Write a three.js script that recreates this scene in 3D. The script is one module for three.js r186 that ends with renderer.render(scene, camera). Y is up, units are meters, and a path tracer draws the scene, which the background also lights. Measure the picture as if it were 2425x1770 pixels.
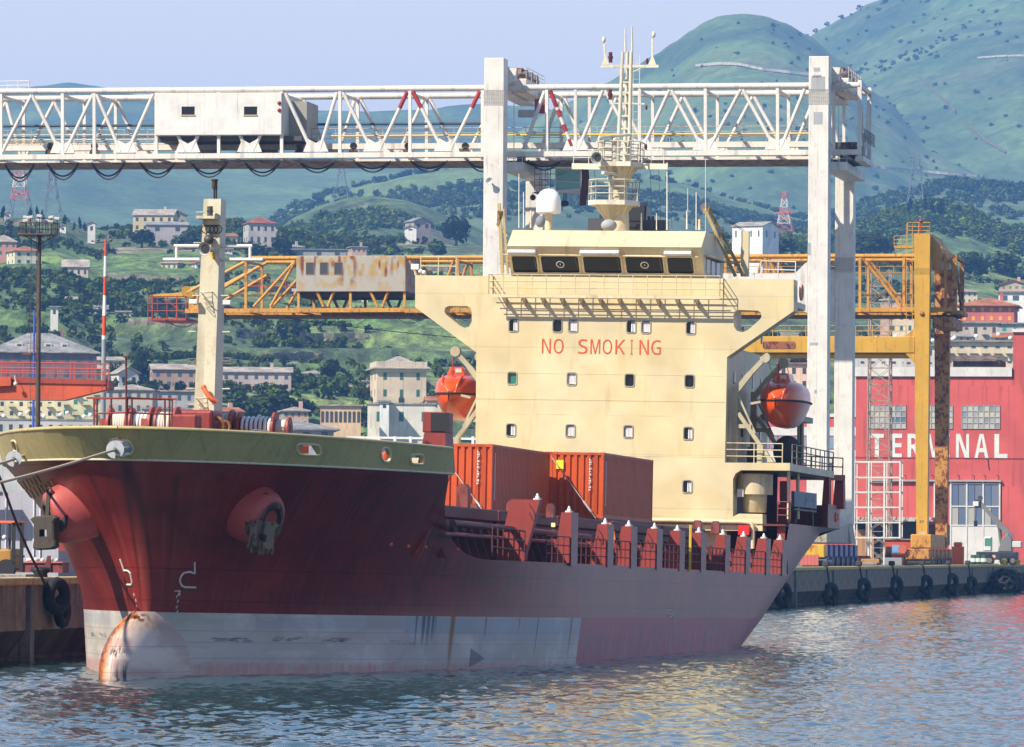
import * as THREE from 'three';
import { FontLoader } from 'three/addons/loaders/FontLoader.js';

// ---------- camera, sky, sun, exposure ----------
const F = 13470, CX = 1212.5, CY = 885, EYE = 4.55, R = Math.PI / 180;
const scene = new THREE.Scene();
const camera = new THREE.PerspectiveCamera(2 * Math.atan(CY / F) / R, 2425 / 1770, 1, 40000);
camera.rotation.order = 'YXZ';
camera.position.set(0, EYE, 0);
camera.rotation.set(1.79 * R, 9.6 * R, 0.4 * R);
camera.updateMatrixWorld(true);
const renderer = new THREE.WebGLRenderer({ antialias: true });
renderer.toneMapping = THREE.LinearToneMapping;
renderer.toneMappingExposure = 1.75;
renderer.shadowMap.enabled = true;
const SUN = new THREE.Vector3(-0.64, 0.92, 0.72).normalize();   // towards the sun: left of the camera and behind it
{
  const W = 512, H = 256, data = new Float32Array(W * H * 4), mix = (a, b, t) => a + (b - a) * t;
  const hor = [0.90, 0.79, 0.69], mid = [0.26, 0.36, 0.55], top = [0.05, 0.11, 0.27];
  for (let j = 0; j < H; j++) for (let i = 0; i < W; i++) {
    const up = ((j + 0.5) / H - 0.5) * Math.PI, e = Math.max(0, Math.sin(up)), o = (j * W + i) * 4;
    const a = Math.min(1, e / 0.28), b = Math.min(1, Math.max(0, (e - 0.2) / 0.8));
    for (let c = 0; c < 3; c++) data[o + c] = up < 0 ? hor[c] * 0.5 : mix(mix(hor[c], mid[c], a * a * (3 - 2 * a)), top[c], b);
    data[o + 3] = 1;
  }
  const sky = new THREE.DataTexture(data, W, H, THREE.RGBAFormat, THREE.FloatType);
  sky.mapping = THREE.EquirectangularReflectionMapping; sky.magFilter = THREE.LinearFilter; sky.needsUpdate = true;
  scene.background = sky; scene.environment = sky;
}
const sun = new THREE.DirectionalLight(new THREE.Color(1, 0.91, 0.76), 5);
sun.name = 'sun'; sun.position.copy(SUN).multiplyScalar(600).add(new THREE.Vector3(-45, 0, -250));
sun.target.position.set(-45, 0, -250); sun.castShadow = true;
Object.assign(sun.shadow.camera, { left: -300, right: 300, top: 300, bottom: -300, near: 10, far: 1500 });
sun.shadow.mapSize.set(4096, 4096);
scene.add(sun, sun.target);
scene.fog = new THREE.FogExp2(new THREE.Color(0.20, 0.48, 1.0), 0.00012);

// ---------- random numbers, noise ----------
let seed = 7;
const rnd = () => { seed = (seed + 0x6d2b79f5) | 0; let t = Math.imul(seed ^ (seed >>> 15), 1 | seed); t = (t + Math.imul(t ^ (t >>> 7), 61 | t)) ^ t; return ((t ^ (t >>> 14)) >>> 0) / 4294967296; };
const rr = (a, b) => a + (b - a) * rnd(), lerp = (a, b, t) => a + (b - a) * t, cl = (x, a = 0, b = 1) => Math.min(b, Math.max(a, x)), sm = (x, a, b) => { x = cl((x - a) / (b - a)); return x * x * (3 - 2 * x); };
const hash = (i, j, k = 0) => { let h = Math.imul(i, 374761393) ^ Math.imul(j, 668265263) ^ Math.imul(k + 11, 2147483647 - 1274126177); h = Math.imul(h ^ (h >>> 13), 1274126177); h ^= h >>> 16; h = Math.imul(h, 2246822519); return ((h ^ (h >>> 15)) >>> 0) / 4294967296; };
function vn(x, y, k = 0, per = 0) {   // value noise, tileable when per > 0
  const i = Math.floor(x), j = Math.floor(y), u = x - i, v = y - j, s = u * u * (3 - 2 * u), t = v * v * (3 - 2 * v);
  const w = per ? (a) => ((a % per) + per) % per : (a) => a;
  return lerp(lerp(hash(w(i), w(j), k), hash(w(i + 1), w(j), k), s), lerp(hash(w(i), w(j + 1), k), hash(w(i + 1), w(j + 1), k), s), t);
}
function fbm(x, y, o = 4, k = 0, per = 0) { let a = 0.5, s = 0, n = 0; for (let q = 0; q < o; q++) { s += a * vn(x, y, k + q, per); n += a; a *= 0.5; x *= 2; y *= 2; per *= 2; } return s / n; }

// ---------- pixel rays (photograph pixels to points that stand in the place) ----------
const V = (x = 0, y = 0, z = 0) => new THREE.Vector3(x, y, z);
const ray = (px, py) => V((px - CX) / F, (CY - py) / F, -1).transformDirection(camera.matrixWorld).multiplyScalar(Math.hypot((px - CX) / F, (CY - py) / F, 1));
const P = (px, py, d) => ray(px, py).multiplyScalar(d).add(camera.position);
const ZP = (px, py, z) => { const r = ray(px, py); return r.multiplyScalar(z / r.z).add(camera.position); };            // where a pixel meets the plane z
const YP = (px, py, y) => { const r = ray(px, py); return r.multiplyScalar((y - EYE) / r.y).add(camera.position); };
const invCam = camera.matrixWorld.clone().invert();
const toPx = (p) => { const q = p.clone().applyMatrix4(invCam); return [CX - q.x / q.z * F, CY + q.y / q.z * F, -q.z]; };
function planeHit(inv, px, py, axis, val) {
  const o = camera.position.clone().applyMatrix4(inv), r = ray(px, py), e = V(r.x, r.y, r.z).add(camera.position).applyMatrix4(inv).sub(o);
  return o.add(e.multiplyScalar((val - o.getComponent(axis)) / e.getComponent(axis)));
}

// ---------- geometry kit: every shape is a flat list of triangles with normals ----------
const flat = (g) => { const q = g.index ? g.toNonIndexed() : g; for (const k of Object.keys(q.attributes)) if (k !== 'position' && k !== 'normal' && k !== 'uv') q.deleteAttribute(k); return q; };
const tf = (g, m) => { g.applyMatrix4(m); return g; };
const box = (x0, x1, y0, y1, z0, z1) => { const g = new THREE.BoxGeometry(Math.abs(x1 - x0), Math.abs(y1 - y0), Math.abs(z1 - z0)); g.translate((x0 + x1) / 2, (y0 + y1) / 2, (z0 + z1) / 2); return g; };
const bev = (x0, x1, y0, y1, z0, z1, r = 0.03) => {   // box with chamfered edges
  const g = new THREE.BoxGeometry(x1 - x0, y1 - y0, z1 - z0, 3, 3, 3), p = g.attributes.position, h = [(x1 - x0) / 2, (y1 - y0) / 2, (z1 - z0) / 2], a = [0, 0, 0];
  for (let i = 0; i < p.count; i++) {
    a[0] = p.getX(i); a[1] = p.getY(i); a[2] = p.getZ(i);
    const on = a.map((q, k) => Math.abs(Math.abs(q) - h[k]) < 1e-4 ? 1 : 0), n = on[0] + on[1] + on[2];
    const s = a.map((q, k) => Math.sign(q) * (on[k] ? (n > 1 ? h[k] - r * (n > 1 ? 0.42 : 0) : h[k]) : h[k] - r));
    p.setXYZ(i, s[0], s[1], s[2]);
  }
  g.translate((x0 + x1) / 2, (y0 + y1) / 2, (z0 + z1) / 2); const q = g.toNonIndexed(); q.computeVertexNormals(); return q;
};
const UPV = V(0, 1, 0);
function frameM(p, q, upHint = UPV) {   // matrix: local y from p to q, centred
  const d = q.clone().sub(p), l = d.length(); d.divideScalar(l || 1);
  let x = V().crossVectors(Math.abs(d.dot(upHint)) > 0.98 ? V(1, 0, 0) : upHint, d).normalize(); const z = V().crossVectors(x, d);
  return { m: new THREE.Matrix4().makeBasis(x, d, z).setPosition(p.clone().add(q).multiplyScalar(0.5)), l };
}
const bar = (p, q, w, h = w) => { const { m, l } = frameM(p, q); return tf(new THREE.BoxGeometry(w, l, h), m); };
const cyl = (p, q, r, r2 = r, n = 8, open = false) => { const { m, l } = frameM(p, q); return tf(new THREE.CylinderGeometry(r2, r, l, n, 1, open), m); };
const tube = (pts, r, n = 6, seg = 0, closed = false) => new THREE.TubeGeometry(new THREE.CatmullRomCurve3(pts, closed), seg || Math.max(4, pts.length * 3), r, n, closed);
const ext = (pts, depth, holes = [], bevel = 0) => {
  const s = new THREE.Shape(pts.map((p) => new THREE.Vector2(p[0], p[1]))); for (const h of holes) s.holes.push(new THREE.Path(h.map((p) => new THREE.Vector2(p[0], p[1]))));
  return new THREE.ExtrudeGeometry(s, { depth, bevelEnabled: bevel > 0, bevelSize: bevel, bevelThickness: bevel, bevelOffset: -bevel, bevelSegments: 1, curveSegments: 6 });
};
const rrect = (cx, cy, w, h, r, n = 4) => { const o = []; for (const [sx, sy, a] of [[1, 1, 0], [-1, 1, 90], [-1, -1, 180], [1, -1, 270]]) for (let k = 0; k <= n; k++) { const t = (a + 90 * k / n) * R; o.push([cx + sx * (w / 2 - r) + r * Math.cos(t), cy + sy * (h / 2 - r) + r * Math.sin(t)]); } return o; };
const sph = (c, r, a = 12, b = 8, sy = 1) => { const g = new THREE.SphereGeometry(r, a, b); g.scale(1, sy, 1); g.translate(c.x, c.y, c.z); return g; };
const lathe = (pts, n = 16) => new THREE.LatheGeometry(pts.map((p) => new THREE.Vector2(p[0], p[1])), n);
const at = (g, x, y, z, ry = 0, rx = 0, rz = 0) => { if (rz) g.rotateZ(rz); if (rx) g.rotateX(rx); if (ry) g.rotateY(ry); g.translate(x, y, z); return g; };
function grid(nu, nv, f, flip = false) {   // parametric sheet
  const pos = [], uv = [], idx = [];
  for (let j = 0; j <= nv; j++) for (let i = 0; i <= nu; i++) { const p = f(i / nu, j / nv); pos.push(p.x, p.y, p.z); uv.push(p.u ?? i / nu, p.v ?? j / nv); }
  for (let j = 0; j < nv; j++) for (let i = 0; i < nu; i++) { const a = j * (nu + 1) + i, b = a + 1, c = a + nu + 1, d = c + 1; if (flip) idx.push(a, c, b, b, c, d); else idx.push(a, b, c, b, d, c); }
  const g = new THREE.BufferGeometry(); g.setAttribute('position', new THREE.Float32BufferAttribute(pos, 3)); g.setAttribute('uv', new THREE.Float32BufferAttribute(uv, 2)); g.setIndex(idx); g.computeVertexNormals(); return g;
}
function join(list, keepUv = false) {
  list = list.flat(9).map(flat); let n = 0; for (const g of list) n += g.attributes.position.count;
  const pos = new Float32Array(n * 3), nor = new Float32Array(n * 3), uv = new Float32Array(n * 2); let o = 0;
  for (const g of list) { pos.set(g.attributes.position.array, o * 3); nor.set(g.attributes.normal.array, o * 3); if (keepUv && g.attributes.uv) uv.set(g.attributes.uv.array, o * 2); o += g.attributes.position.count; }
  if (!keepUv) for (let i = 0; i < n; i += 3) {   // box projection in metres
    const ax = Math.abs(nor[i * 3] + nor[i * 3 + 3] + nor[i * 3 + 6]), ay = Math.abs(nor[i * 3 + 1] + nor[i * 3 + 4] + nor[i * 3 + 7]), az = Math.abs(nor[i * 3 + 2] + nor[i * 3 + 5] + nor[i * 3 + 8]);
    for (let k = i; k < i + 3; k++) { const x = pos[k * 3], y = pos[k * 3 + 1], z = pos[k * 3 + 2]; uv[k * 2] = ax >= az && ax >= ay ? z : x; uv[k * 2 + 1] = ay > ax && ay > az ? z : y; }
  }
  const g = new THREE.BufferGeometry();
  g.setAttribute('position', new THREE.BufferAttribute(pos, 3)); g.setAttribute('normal', new THREE.BufferAttribute(nor, 3)); g.setAttribute('uv', new THREE.BufferAttribute(uv, 2));
  return g;
}

// ---------- objects ----------
const used = new Map();
const numbered = (n) => { const k = used.get(n) ?? 0; used.set(n, k + 1); return k ? n + '_' + String(k).padStart(3, '0') : n; };
function mesh(name, geos, mat, parent, keepUv = false) {
  const m = new THREE.Mesh(join([geos], keepUv), mat); m.castShadow = m.receiveShadow = true;
  m.name = parent ? name : numbered(name); (parent ?? scene).add(m); return m;
}
const tag = (o, label, category, group) => { o.userData.label = label; o.userData.category = category; if (group) o.userData.group = group; return o; };
function thing(name, label, category, pos = V(), turn = 0, group) { const o = new THREE.Group(); o.name = numbered(name); o.position.copy(pos); o.rotation.y = turn; scene.add(o); return tag(o, label, category, group); }
const setting = (o) => { o.userData.kind = 'structure'; return o; };
function copyOf(src, pos, label, turn) { const c = src.clone(); c.name = numbered(src.name.replace(/_\d{3}$/, '')); c.userData = { ...src.userData }; if (label) c.userData.label = label; if (pos) c.position.copy(pos); if (turn !== undefined) c.rotation.y = turn; scene.add(c); return c; }
// a railing along a polyline: posts and horizontal rails joined into one part
function rail(pts, h, rails = 3, r = 0.025, step = 1.5) {
  const o = [];
  for (let i = 0; i + 1 < pts.length; i++) {
    const a = pts[i], b = pts[i + 1], L = a.distanceTo(b), n = Math.max(1, Math.round(L / step));
    for (let k = 0; k <= n; k++) { const p = a.clone().lerp(b, k / n); o.push(cyl(p, V(p.x, p.y + h, p.z), r, r, 5)); }
    for (let k = 1; k <= rails; k++) o.push(cyl(V(a.x, a.y + h * k / rails, a.z), V(b.x, b.y + h * k / rails, b.z), r, r, 5));
  }
  return o;
}
const ladder = (p, q, w, side, step = 0.35, r = 0.02) => { const s = side.clone().multiplyScalar(w / 2), o = [bar(p.clone().add(s), q.clone().add(s), r * 2), bar(p.clone().sub(s), q.clone().sub(s), r * 2)], L = p.distanceTo(q), n = Math.floor(L / step); for (let k = 1; k < n; k++) { const c = p.clone().lerp(q, k / n); o.push(bar(c.clone().add(s), c.clone().sub(s), r)); } return o; };

// ---------- textures and materials ----------
function tex(w, h, f, rep = 1, srgb = true) {
  const d = new Uint8Array(w * h * 4);
  for (let j = 0; j < h; j++) for (let i = 0; i < w; i++) { const c = f(i / w, j / h), o = (j * w + i) * 4; if (typeof c === 'number') d[o] = d[o + 1] = d[o + 2] = cl(c) * 255; else { d[o] = cl(c[0]) * 255; d[o + 1] = cl(c[1]) * 255; d[o + 2] = cl(c[2]) * 255; } d[o + 3] = 255; }
  const t = new THREE.DataTexture(d, w, h); t.wrapS = t.wrapT = THREE.RepeatWrapping; t.magFilter = THREE.LinearFilter; t.minFilter = THREE.LinearMipmapLinearFilter; t.generateMipmaps = true;
  if (srgb) t.colorSpace = THREE.SRGBColorSpace; if (Array.isArray(rep)) t.repeat.set(...rep); else t.repeat.set(rep, rep); t.needsUpdate = true; return t;
}
const mix3 = (a, b, t) => [lerp(a[0], b[0], t), lerp(a[1], b[1], t), lerp(a[2], b[2], t)];
// worn paint: near white with soft blotches, faint run marks and rust flecks; multiplies the paint's own colour
const wear = (k, rust, streak, size, rustCol = [0.45, 0.22, 0.09], n = 512) => tex(n, n, (u, v) => {
  const b = fbm(u * 4, v * 4, 5, k, 4), s = fbm(u * 48, v * 2, 3, k + 20, 48 > 2 ? 0 : 0), su = vn(u * 40, 3.5, k + 31, 40) * vn(u * 40, v * 3, k + 32, 40), fine = vn(u * 128, v * 128, k + 40, 128);
  let c = 0.9 + 0.13 * (b - 0.5) + 0.05 * (fine - 0.5) - streak * sm(su, 0.3, 0.8) * 0.35; const base = [c, c * 0.995, c * 0.985];
  const rs = sm(0.55 * fbm(u * 8, v * 8, 5, k + 50, 8) + 0.45 * fbm(u * 40, v * 16, 3, k + 60, 0), 0.60 - rust * 0.16, 0.76 - rust * 0.12) * rust + streak * rust * 0.8 * sm(su, 0.45, 0.85);
  return mix3(base, rustCol.map((q) => q * (0.8 + 0.5 * fine)), cl(rs));
}, 1 / size);
const T = {
  clean: wear(1, 0, 0.15, 6), light: wear(2, 0.12, 0.3, 7), mid: wear(3, 0.45, 0.5, 6), heavy: wear(4, 0.85, 0.8, 5),
  plate: tex(512, 512, (u, v) => { const b = fbm(u * 5, v * 5, 4, 61, 5), l = Math.min(Math.abs(((v * 3) % 1) - 0.02) * 1, 1); const r2 = fbm(u * 22, v * 3, 4, 63), y2 = fbm(u * 3 + 7, v * 4, 4, 64, 0), st = sm(r2, 0.64, 0.82) * 0.045; const q = 0.88 + 0.18 * (b - 0.3) - (l < 0.012 ? 0.05 : 0) - st * 0.6; return [q, q - 0.015 * sm(y2, 0.45, 0.65) - st * 0.3, q - 0.05 * sm(y2, 0.45, 0.65) - st]; }, 1 / 8),
  conc: tex(512, 512, (u, v) => { const b = fbm(u * 6, v * 6, 6, 71, 6), s = vn(u * 60, v * 2, 72, 60), f = vn(u * 200, v * 200, 73, 200); return 0.72 + 0.5 * (b - 0.5) + 0.2 * (f - 0.5) - 0.25 * sm(s, 0.6, 0.95) * b; }, 1 / 6),
  roof: tex(256, 256, (u, v) => { const b = fbm(u * 6, v * 6, 5, 81, 6), f = hash(Math.floor(u * 64), Math.floor(v * 48), 82); return 0.72 + 0.35 * (b - 0.5) + 0.2 * (f - 0.5); }, 1 / 10),
  plaster: tex(256, 256, (u, v) => 0.94 + 0.22 * (fbm(u * 5, v * 5, 5, 91, 5) - 0.5) - 0.12 * sm(vn(u * 50, v * 2, 92, 50), 0.6, 1), 1 / 14),
  grass: tex(512, 512, (u, v) => { const a = fbm(u * 10, v * 10, 5, 301, 10), b = vn(u * 90, v * 90, 302, 90), c = fbm(u * 30, v * 30, 3, 303, 30); return 0.72 + 0.75 * (a - 0.5) + 0.28 * (b - 0.5) + 0.4 * (c - 0.5); }),
  slope: tex(512, 512, (u, v) => { const a = fbm(u * 7, v * 7, 5, 311, 7), b = vn(u * 110, v * 110, 312, 110), c = fbm(u * 40, v * 40, 3, 313, 40); return 0.80 + 0.30 * (a - 0.5) + 0.16 * (b - 0.5) + 0.25 * (c - 0.5); }),
  dent: tex(256, 256, (u, v) => fbm(u * 4, v * 3, 3, 101, 0) * 0.5 + 0.5 * fbm(u * 3, v * 3, 3, 103, 3), 1 / 5, false),
};
const mats = new Map();
function M(r, g, b, rough = 0.55, map = null, o = {}) {
  const key = [r, g, b, rough, map?.uuid, JSON.stringify(o)].join(); if (mats.has(key)) return mats.get(key);
  const { bump, bs, ...rest } = o, m = new THREE.MeshPhysicalMaterial({ roughness: rough, ...rest }); m.color.setRGB(r, g, b); if (map) m.map = map; if (bump) { m.bumpMap = T[bump]; m.bumpScale = bs ?? 0.02; }
  mats.set(key, m); return m;
}
// ---------- water ----------
const YH = (px) => 1306 + 0.007 * (px - CX);
{
  const comp = []; seed = 21;
  for (let i = 0; i < 30; i++) { const L = 0.34 * Math.pow(7.5, i / 29), a = rr(-1.15, 1.15) + 0.5, k = 2 * Math.PI / L; comp.push({ kx: k * Math.cos(a), kz: k * Math.sin(a), L, p: rr(0, 6.28), A: 0.0066 * Math.pow(L, 0.62) }); }
  const wave = (x, z, cell) => { const gust = 0.55 + 0.9 * fbm(x * 0.05, z * 0.022, 3, 5); let y = 0; for (const c of comp) { if (c.L < cell * 1.6) continue; y += c.A * Math.sin(c.kx * x + c.kz * z + c.p + 2.2 * vn(x * 0.11, z * 0.11, 7)); } return y * gust; };
  const NR = 1300, NC = 390, A0 = -0.118, A1 = 0.118, d0 = 112, d1 = 800, g = grid(NC, NR, (u, v) => {
    const d = d0 * Math.pow(d1 / d0, v), p = V(Math.tan(lerp(A0, A1, u)) * d, 0, -d).applyAxisAngle(UPV, 9.6 * R), cell = d * Math.log(d1 / d0) / NR;
    const y = wave(p.x, p.z, cell); return { x: p.x, y, z: p.z, u: p.x, v: p.z };
  }, true);
  const rip = tex(512, 512, (u, v) => fbm(u * 14, v * 14, 5, 111, 14), 1 / 3.2, false);
  const wm = M(0.020, 0.060, 0.070, 0.06, null, { ior: 1.33 }); wm.bumpMap = rip; wm.bumpScale = 0.012;
  setting(mesh('harbour_water', g, wm, null, true));
  setting(mesh('open_water', new THREE.PlaneGeometry(9000, 9000).rotateX(-Math.PI / 2).translate(-300, -0.42, -3000), wm, null));
}
// ---------- quay ----------
const XQ = -57, YQ = 3.2;
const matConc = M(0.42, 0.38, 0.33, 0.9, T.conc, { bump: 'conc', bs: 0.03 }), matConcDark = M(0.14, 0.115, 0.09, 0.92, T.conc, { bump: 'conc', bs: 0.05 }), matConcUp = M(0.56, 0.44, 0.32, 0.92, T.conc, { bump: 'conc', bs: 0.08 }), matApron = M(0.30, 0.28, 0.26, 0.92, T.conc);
{
  const q = new THREE.Group(); q.name = numbered('quay'); scene.add(q); setting(q);
  mesh('apron', box(-1900, XQ - 1.2, -3, YQ, -1500, 60), matApron, q);
  const kerbY = M(0.74, 0.55, 0.22, 0.85, T.mid), bays = []; for (let z = 40; z > -900; z -= 29) bays.push(z);
  for (const z of bays) {
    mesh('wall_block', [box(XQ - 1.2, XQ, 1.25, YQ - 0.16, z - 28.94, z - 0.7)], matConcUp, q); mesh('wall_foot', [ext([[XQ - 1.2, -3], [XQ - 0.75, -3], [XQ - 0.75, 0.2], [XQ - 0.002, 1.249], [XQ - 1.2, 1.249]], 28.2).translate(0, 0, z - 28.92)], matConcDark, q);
    mesh('buttress', [box(XQ - 1.2, XQ + 0.16, -3, YQ - 0.2, z - 0.69, z - 0.02)], matConc, q);
    mesh('kerb', bev(XQ - 1.19, XQ + 0.10, YQ - 0.158, YQ + 0.16, z - 28.97, z - 0.01, 0.06), kerbY, q);
  }
}
// ---------- hills ----------
function pick(pts, x) { if (x <= pts[0][0]) return pts[0][1]; for (let i = 1; i < pts.length; i++) if (x <= pts[i][0]) { const [a, b] = pts[i - 1], [c, d] = pts[i], t = (x - a) / (c - a); return lerp(b, d, t * t * (3 - 2 * t) * 0.5 + t * 0.5); } return pts[pts.length - 1][1]; }
const hills = [];
function hill(name, D0, D1, h0, ridge, o) {
  const { amp = 0.03, pw = 1, seedK = 1, nu = 260, nv = 90, back = 0.35, freq = 0.004, terr = 0, cols } = o;
  const hh = (px, d) => {
    const t = (d - D0) / (D1 - D0), hr = EYE + (YH(px) - pick(ridge, px)) * D1 / F, x = (px - CX) / F * d; let h;
    const n = (fbm(x * freq, d * freq, 5, seedK) - 0.5), rg = Math.abs(fbm(x * freq * 0.6 + 9, d * freq * 0.25, 3, seedK + 40) - 0.5) * 2;
    if (t <= 1) h = lerp(h0, hr, Math.pow(cl(t), pw)); else h = hr * (1 - 0.5 * (t - 1) / back * (t - 1) / back) - (t - 1) * 0.2 * hr;
    const fade = cl(t * 4) * (1 - 0.75 * Math.exp(-Math.pow((t - 1) / 0.09, 2)));
    if (terr) { const st = 6 + 2 * vn(x * 0.004, d * 0.004, 77), k = h / st + 1.4 * fbm(x * 0.006, d * 0.003, 3, 78), f = k - Math.floor(k), tr = (Math.floor(k) + sm(f, 0.62, 0.98) - k) * st; h += tr * terr * cl(t * 5) * (1 - sm(t, 0.85, 0.98)) * sm(fbm(x * 0.007, d * 0.007, 3, 79), 0.36, 0.5); }
    return h + (n * 1.0 - rg * 0.55 + 0.18) * amp * hr * 2 * fade + (fbm(x * freq * 9, d * freq * 9, 3, seedK + 9) - 0.5) * hr * amp * 0.16;
  };
  const pxA = -420, pxB = 2850, g = grid(nu, nv, (u, v) => { const px = lerp(pxA, pxB, u), d = lerp(D0, D1 + (D1 - D0) * back, v), h = hh(px, d), p = P(px, YH(px), d); return { x: p.x, y: h, z: p.z, u: px / 100, v: d / 100 }; }, false), tile = D0 < 2000 ? 45 : D0 < 3000 ? 90 : 420;
  const n = g.attributes.position.count, c = new Float32Array(n * 3), ps = g.attributes.position;
  for (let i = 0; i < n; i++) { const x = ps.getX(i), z = ps.getZ(i), k = cols(x, z, ps.getY(i), g.attributes.uv.getX(i) * 100, g.attributes.uv.getY(i) * 100); c.set(k, i * 3); }
  g.setAttribute('color', new THREE.BufferAttribute(c, 3)); { const u = g.attributes.uv; for (let i = 0; i < n; i++) u.setXY(i, ps.getX(i) / tile, (ps.getZ(i) + ps.getY(i) * 1.4) / tile); }
  const m = new THREE.Mesh(g, new THREE.MeshStandardMaterial({ roughness: 1, vertexColors: true, map: D0 < 2900 ? T.grass : T.slope })); m.receiveShadow = m.castShadow = true; m.name = numbered(name); scene.add(m); setting(m);
  const H = { hh, D0, D1, mesh: m, onPx(px, py) { for (let d = D0; d < D1 * 1.02; d += (D1 - D0) / 600) if (hh(px, d) >= EYE + (YH(px) - py) * d / F) return d; return D1; } };
  hills.push(H); return H;
}
const GRASS = [0.25, 0.34, 0.08], LUSH = [0.15, 0.26, 0.05], SCRUB = [0.11, 0.17, 0.055], EARTH = [0.42, 0.32, 0.20], OLIVE = [0.12, 0.13, 0.06], DRY = [0.27, 0.27, 0.12];
const patch = (f, k) => (x, z) => { const a = fbm(x * f, z * f, 4, k), b = fbm(x * f * 3.3, z * f * 3.3, 4, k + 5), e = fbm(x * f * 2 + 40, z * f * 2, 4, k + 9); let c = mix3(GRASS, LUSH, sm(b, 0.35, 0.65)); c = mix3(c, SCRUB, sm(a, 0.46, 0.64)); return mix3(c, EARTH, sm(e, 0.66, 0.76) * 0.8); };
const farCol = (f, k, dry) => (x, z, y) => { const a = fbm(x * f, z * f, 5, k), b = fbm(x * f * 4, z * f * 4, 4, k + 3), e = fbm(x * f * 1.6, z * f * 5, 4, k + 8); let c = mix3([0.19, 0.29, 0.09], [0.10, 0.165, 0.07], sm(a * 0.6 + b * 0.4, 0.40, 0.58)); c = mix3(c, DRY, sm(e, 0.56, 0.75) * dry); return c; };
const hillNear = hill('near_hillside', 1080, 2150, 8, [[-420, 500], [0, 516], [130, 520], [210, 548], [300, 545], [450, 545], [520, 525], [640, 545], [760, 572], [900, 580], [1140, 584], [1300, 580], [1700, 566], [1800, 580], [1900, 590], [2060, 606], [2200, 610], [2330, 640], [2425, 660], [2850, 640]], { amp: 0.05, pw: 1.05, freq: 0.0065, nu: 300, nv: 420, terr: 0.85, cols: patch(0.009, 31) });
const hillMid = hill('green_hill', 2250, 2850, 90, [[-420, 640], [560, 600], [640, 545], [700, 505], [760, 480], [830, 464], [880, 462], [950, 470], [1000, 485], [1060, 510], [1140, 540], [1300, 560], [1700, 585], [1900, 566], [2050, 540], [2120, 510], [2200, 492], [2290, 515], [2350, 545], [2425, 560], [2850, 560]], { amp: 0.05, freq: 0.005, nu: 260, nv: 70, seedK: 4, cols: patch(0.006, 51) });
const hillScrub = hill('scrub_hill', 2950, 3900, 150, [[-420, 700], [480, 640], [600, 552], [690, 490], [780, 455], [880, 428], [980, 408], [1140, 388], [1300, 380], [1420, 400], [1600, 430], [1760, 480], [1900, 520], [2100, 470], [2250, 430], [2425, 440], [2850, 430]], { amp: 0.05, freq: 0.003, nu: 220, nv: 70, seedK: 14, cols: farCol(0.004, 71, 0.35) });
const hillLeft = hill('blue_mountain', 4300, 7400, 200, [[-420, 240], [0, 216], [90, 207], [150, 198], [220, 207], [300, 226], [400, 246], [520, 259], [700, 268], [900, 267], [1000, 264], [1050, 256], [1130, 250], [1250, 255], [1400, 300], [1600, 420], [2850, 560]], { amp: 0.05, pw: 0.85, freq: 0.0016, nu: 200, nv: 70, seedK: 24, cols: farCol(0.002, 91, 0.15) });
const hillPeak = hill('round_peak', 4000, 5600, 180, [[-420, 640], [700, 560], [1000, 420], [1200, 318], [1330, 246], [1425, 196], [1480, 165], [1540, 128], [1590, 96], [1630, 70], [1665, 48], [1700, 37], [1750, 32], [1800, 36], [1850, 52], [1905, 82], [1980, 140], [2080, 230], [2200, 330], [2425, 420], [2850, 470]], { amp: 0.06, pw: 0.9, freq: 0.0019, nu: 240, nv: 90, seedK: 34, cols: farCol(0.0032, 111, 0.5) });
const hillRight = hill('tall_mountain', 4700, 6700, 220, [[-420, 700], [1300, 470], [1600, 300], [1800, 150], [1900, 84], [1945, 56], [1990, 32], [2060, -5], [2150, -45], [2300, -100], [2425, -130], [2850, -190]], { amp: 0.06, pw: 0.9, freq: 0.0016, nu: 240, nv: 90, seedK: 44, cols: farCol(0.0026, 131, 0.4) });
// pale dirt roads cut into the slopes
const roadMat = M(0.42, 0.38, 0.26, 1, T.plaster);
function road(H, pts, w, mat = roadMat) {
  const o = []; let prev = null;
  for (let i = 0; i + 1 < pts.length; i++) for (let k = 0; k < 14; k++) {
    const t = k / 14, px = lerp(pts[i][0], pts[i + 1][0], t), py = lerp(pts[i][1], pts[i + 1][1], t), d = H.onPx(px, py), y = EYE + (YH(px) - py) * d / F + w * 0.26, p = P(px, YH(px), d); p.y = y;
    if (prev && Math.abs(prev.d - d) < 400) { const a = prev.p, s = V(a.x, 0, a.z).normalize().multiplyScalar(w / 2), q = [a.clone().add(s), a.clone().sub(s), p.clone().add(s), p.clone().sub(s)]; q[0].y += w * 0.22; q[2].y += w * 0.22; q[1].y -= w * 0.22; q[3].y -= w * 0.22; o.push(new THREE.BufferGeometry().setFromPoints([q[1], q[3], q[0], q[0], q[3], q[2]])); }
    prev = { p, d };
  }
  for (const g of o) { g.computeVertexNormals(); g.setAttribute('uv', new THREE.BufferAttribute(new Float32Array(12), 2)); }
  setting(mesh(mat === roadMat ? 'hill_road' : 'scree', o, mat));
}
road(hillPeak, [[1640, 157], [1700, 152], [1745, 154], [1800, 166], [1930, 180]], 7);
road(hillRight, [[2310, 137], [2360, 133], [2425, 131], [2480, 129]], 5);
road(hillRight, [[2040, 318], [2080, 313], [2130, 309]], 6);
road(hillPeak, [[2060, 398], [2150, 405], [2240, 414], [2330, 421], [2480, 430]], 6);
road(hillRight, [[2170, 180], [2200, 212], [2240, 248], [2260, 270]], 10, M(0.26, 0.22, 0.13, 1, T.grass));
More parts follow.
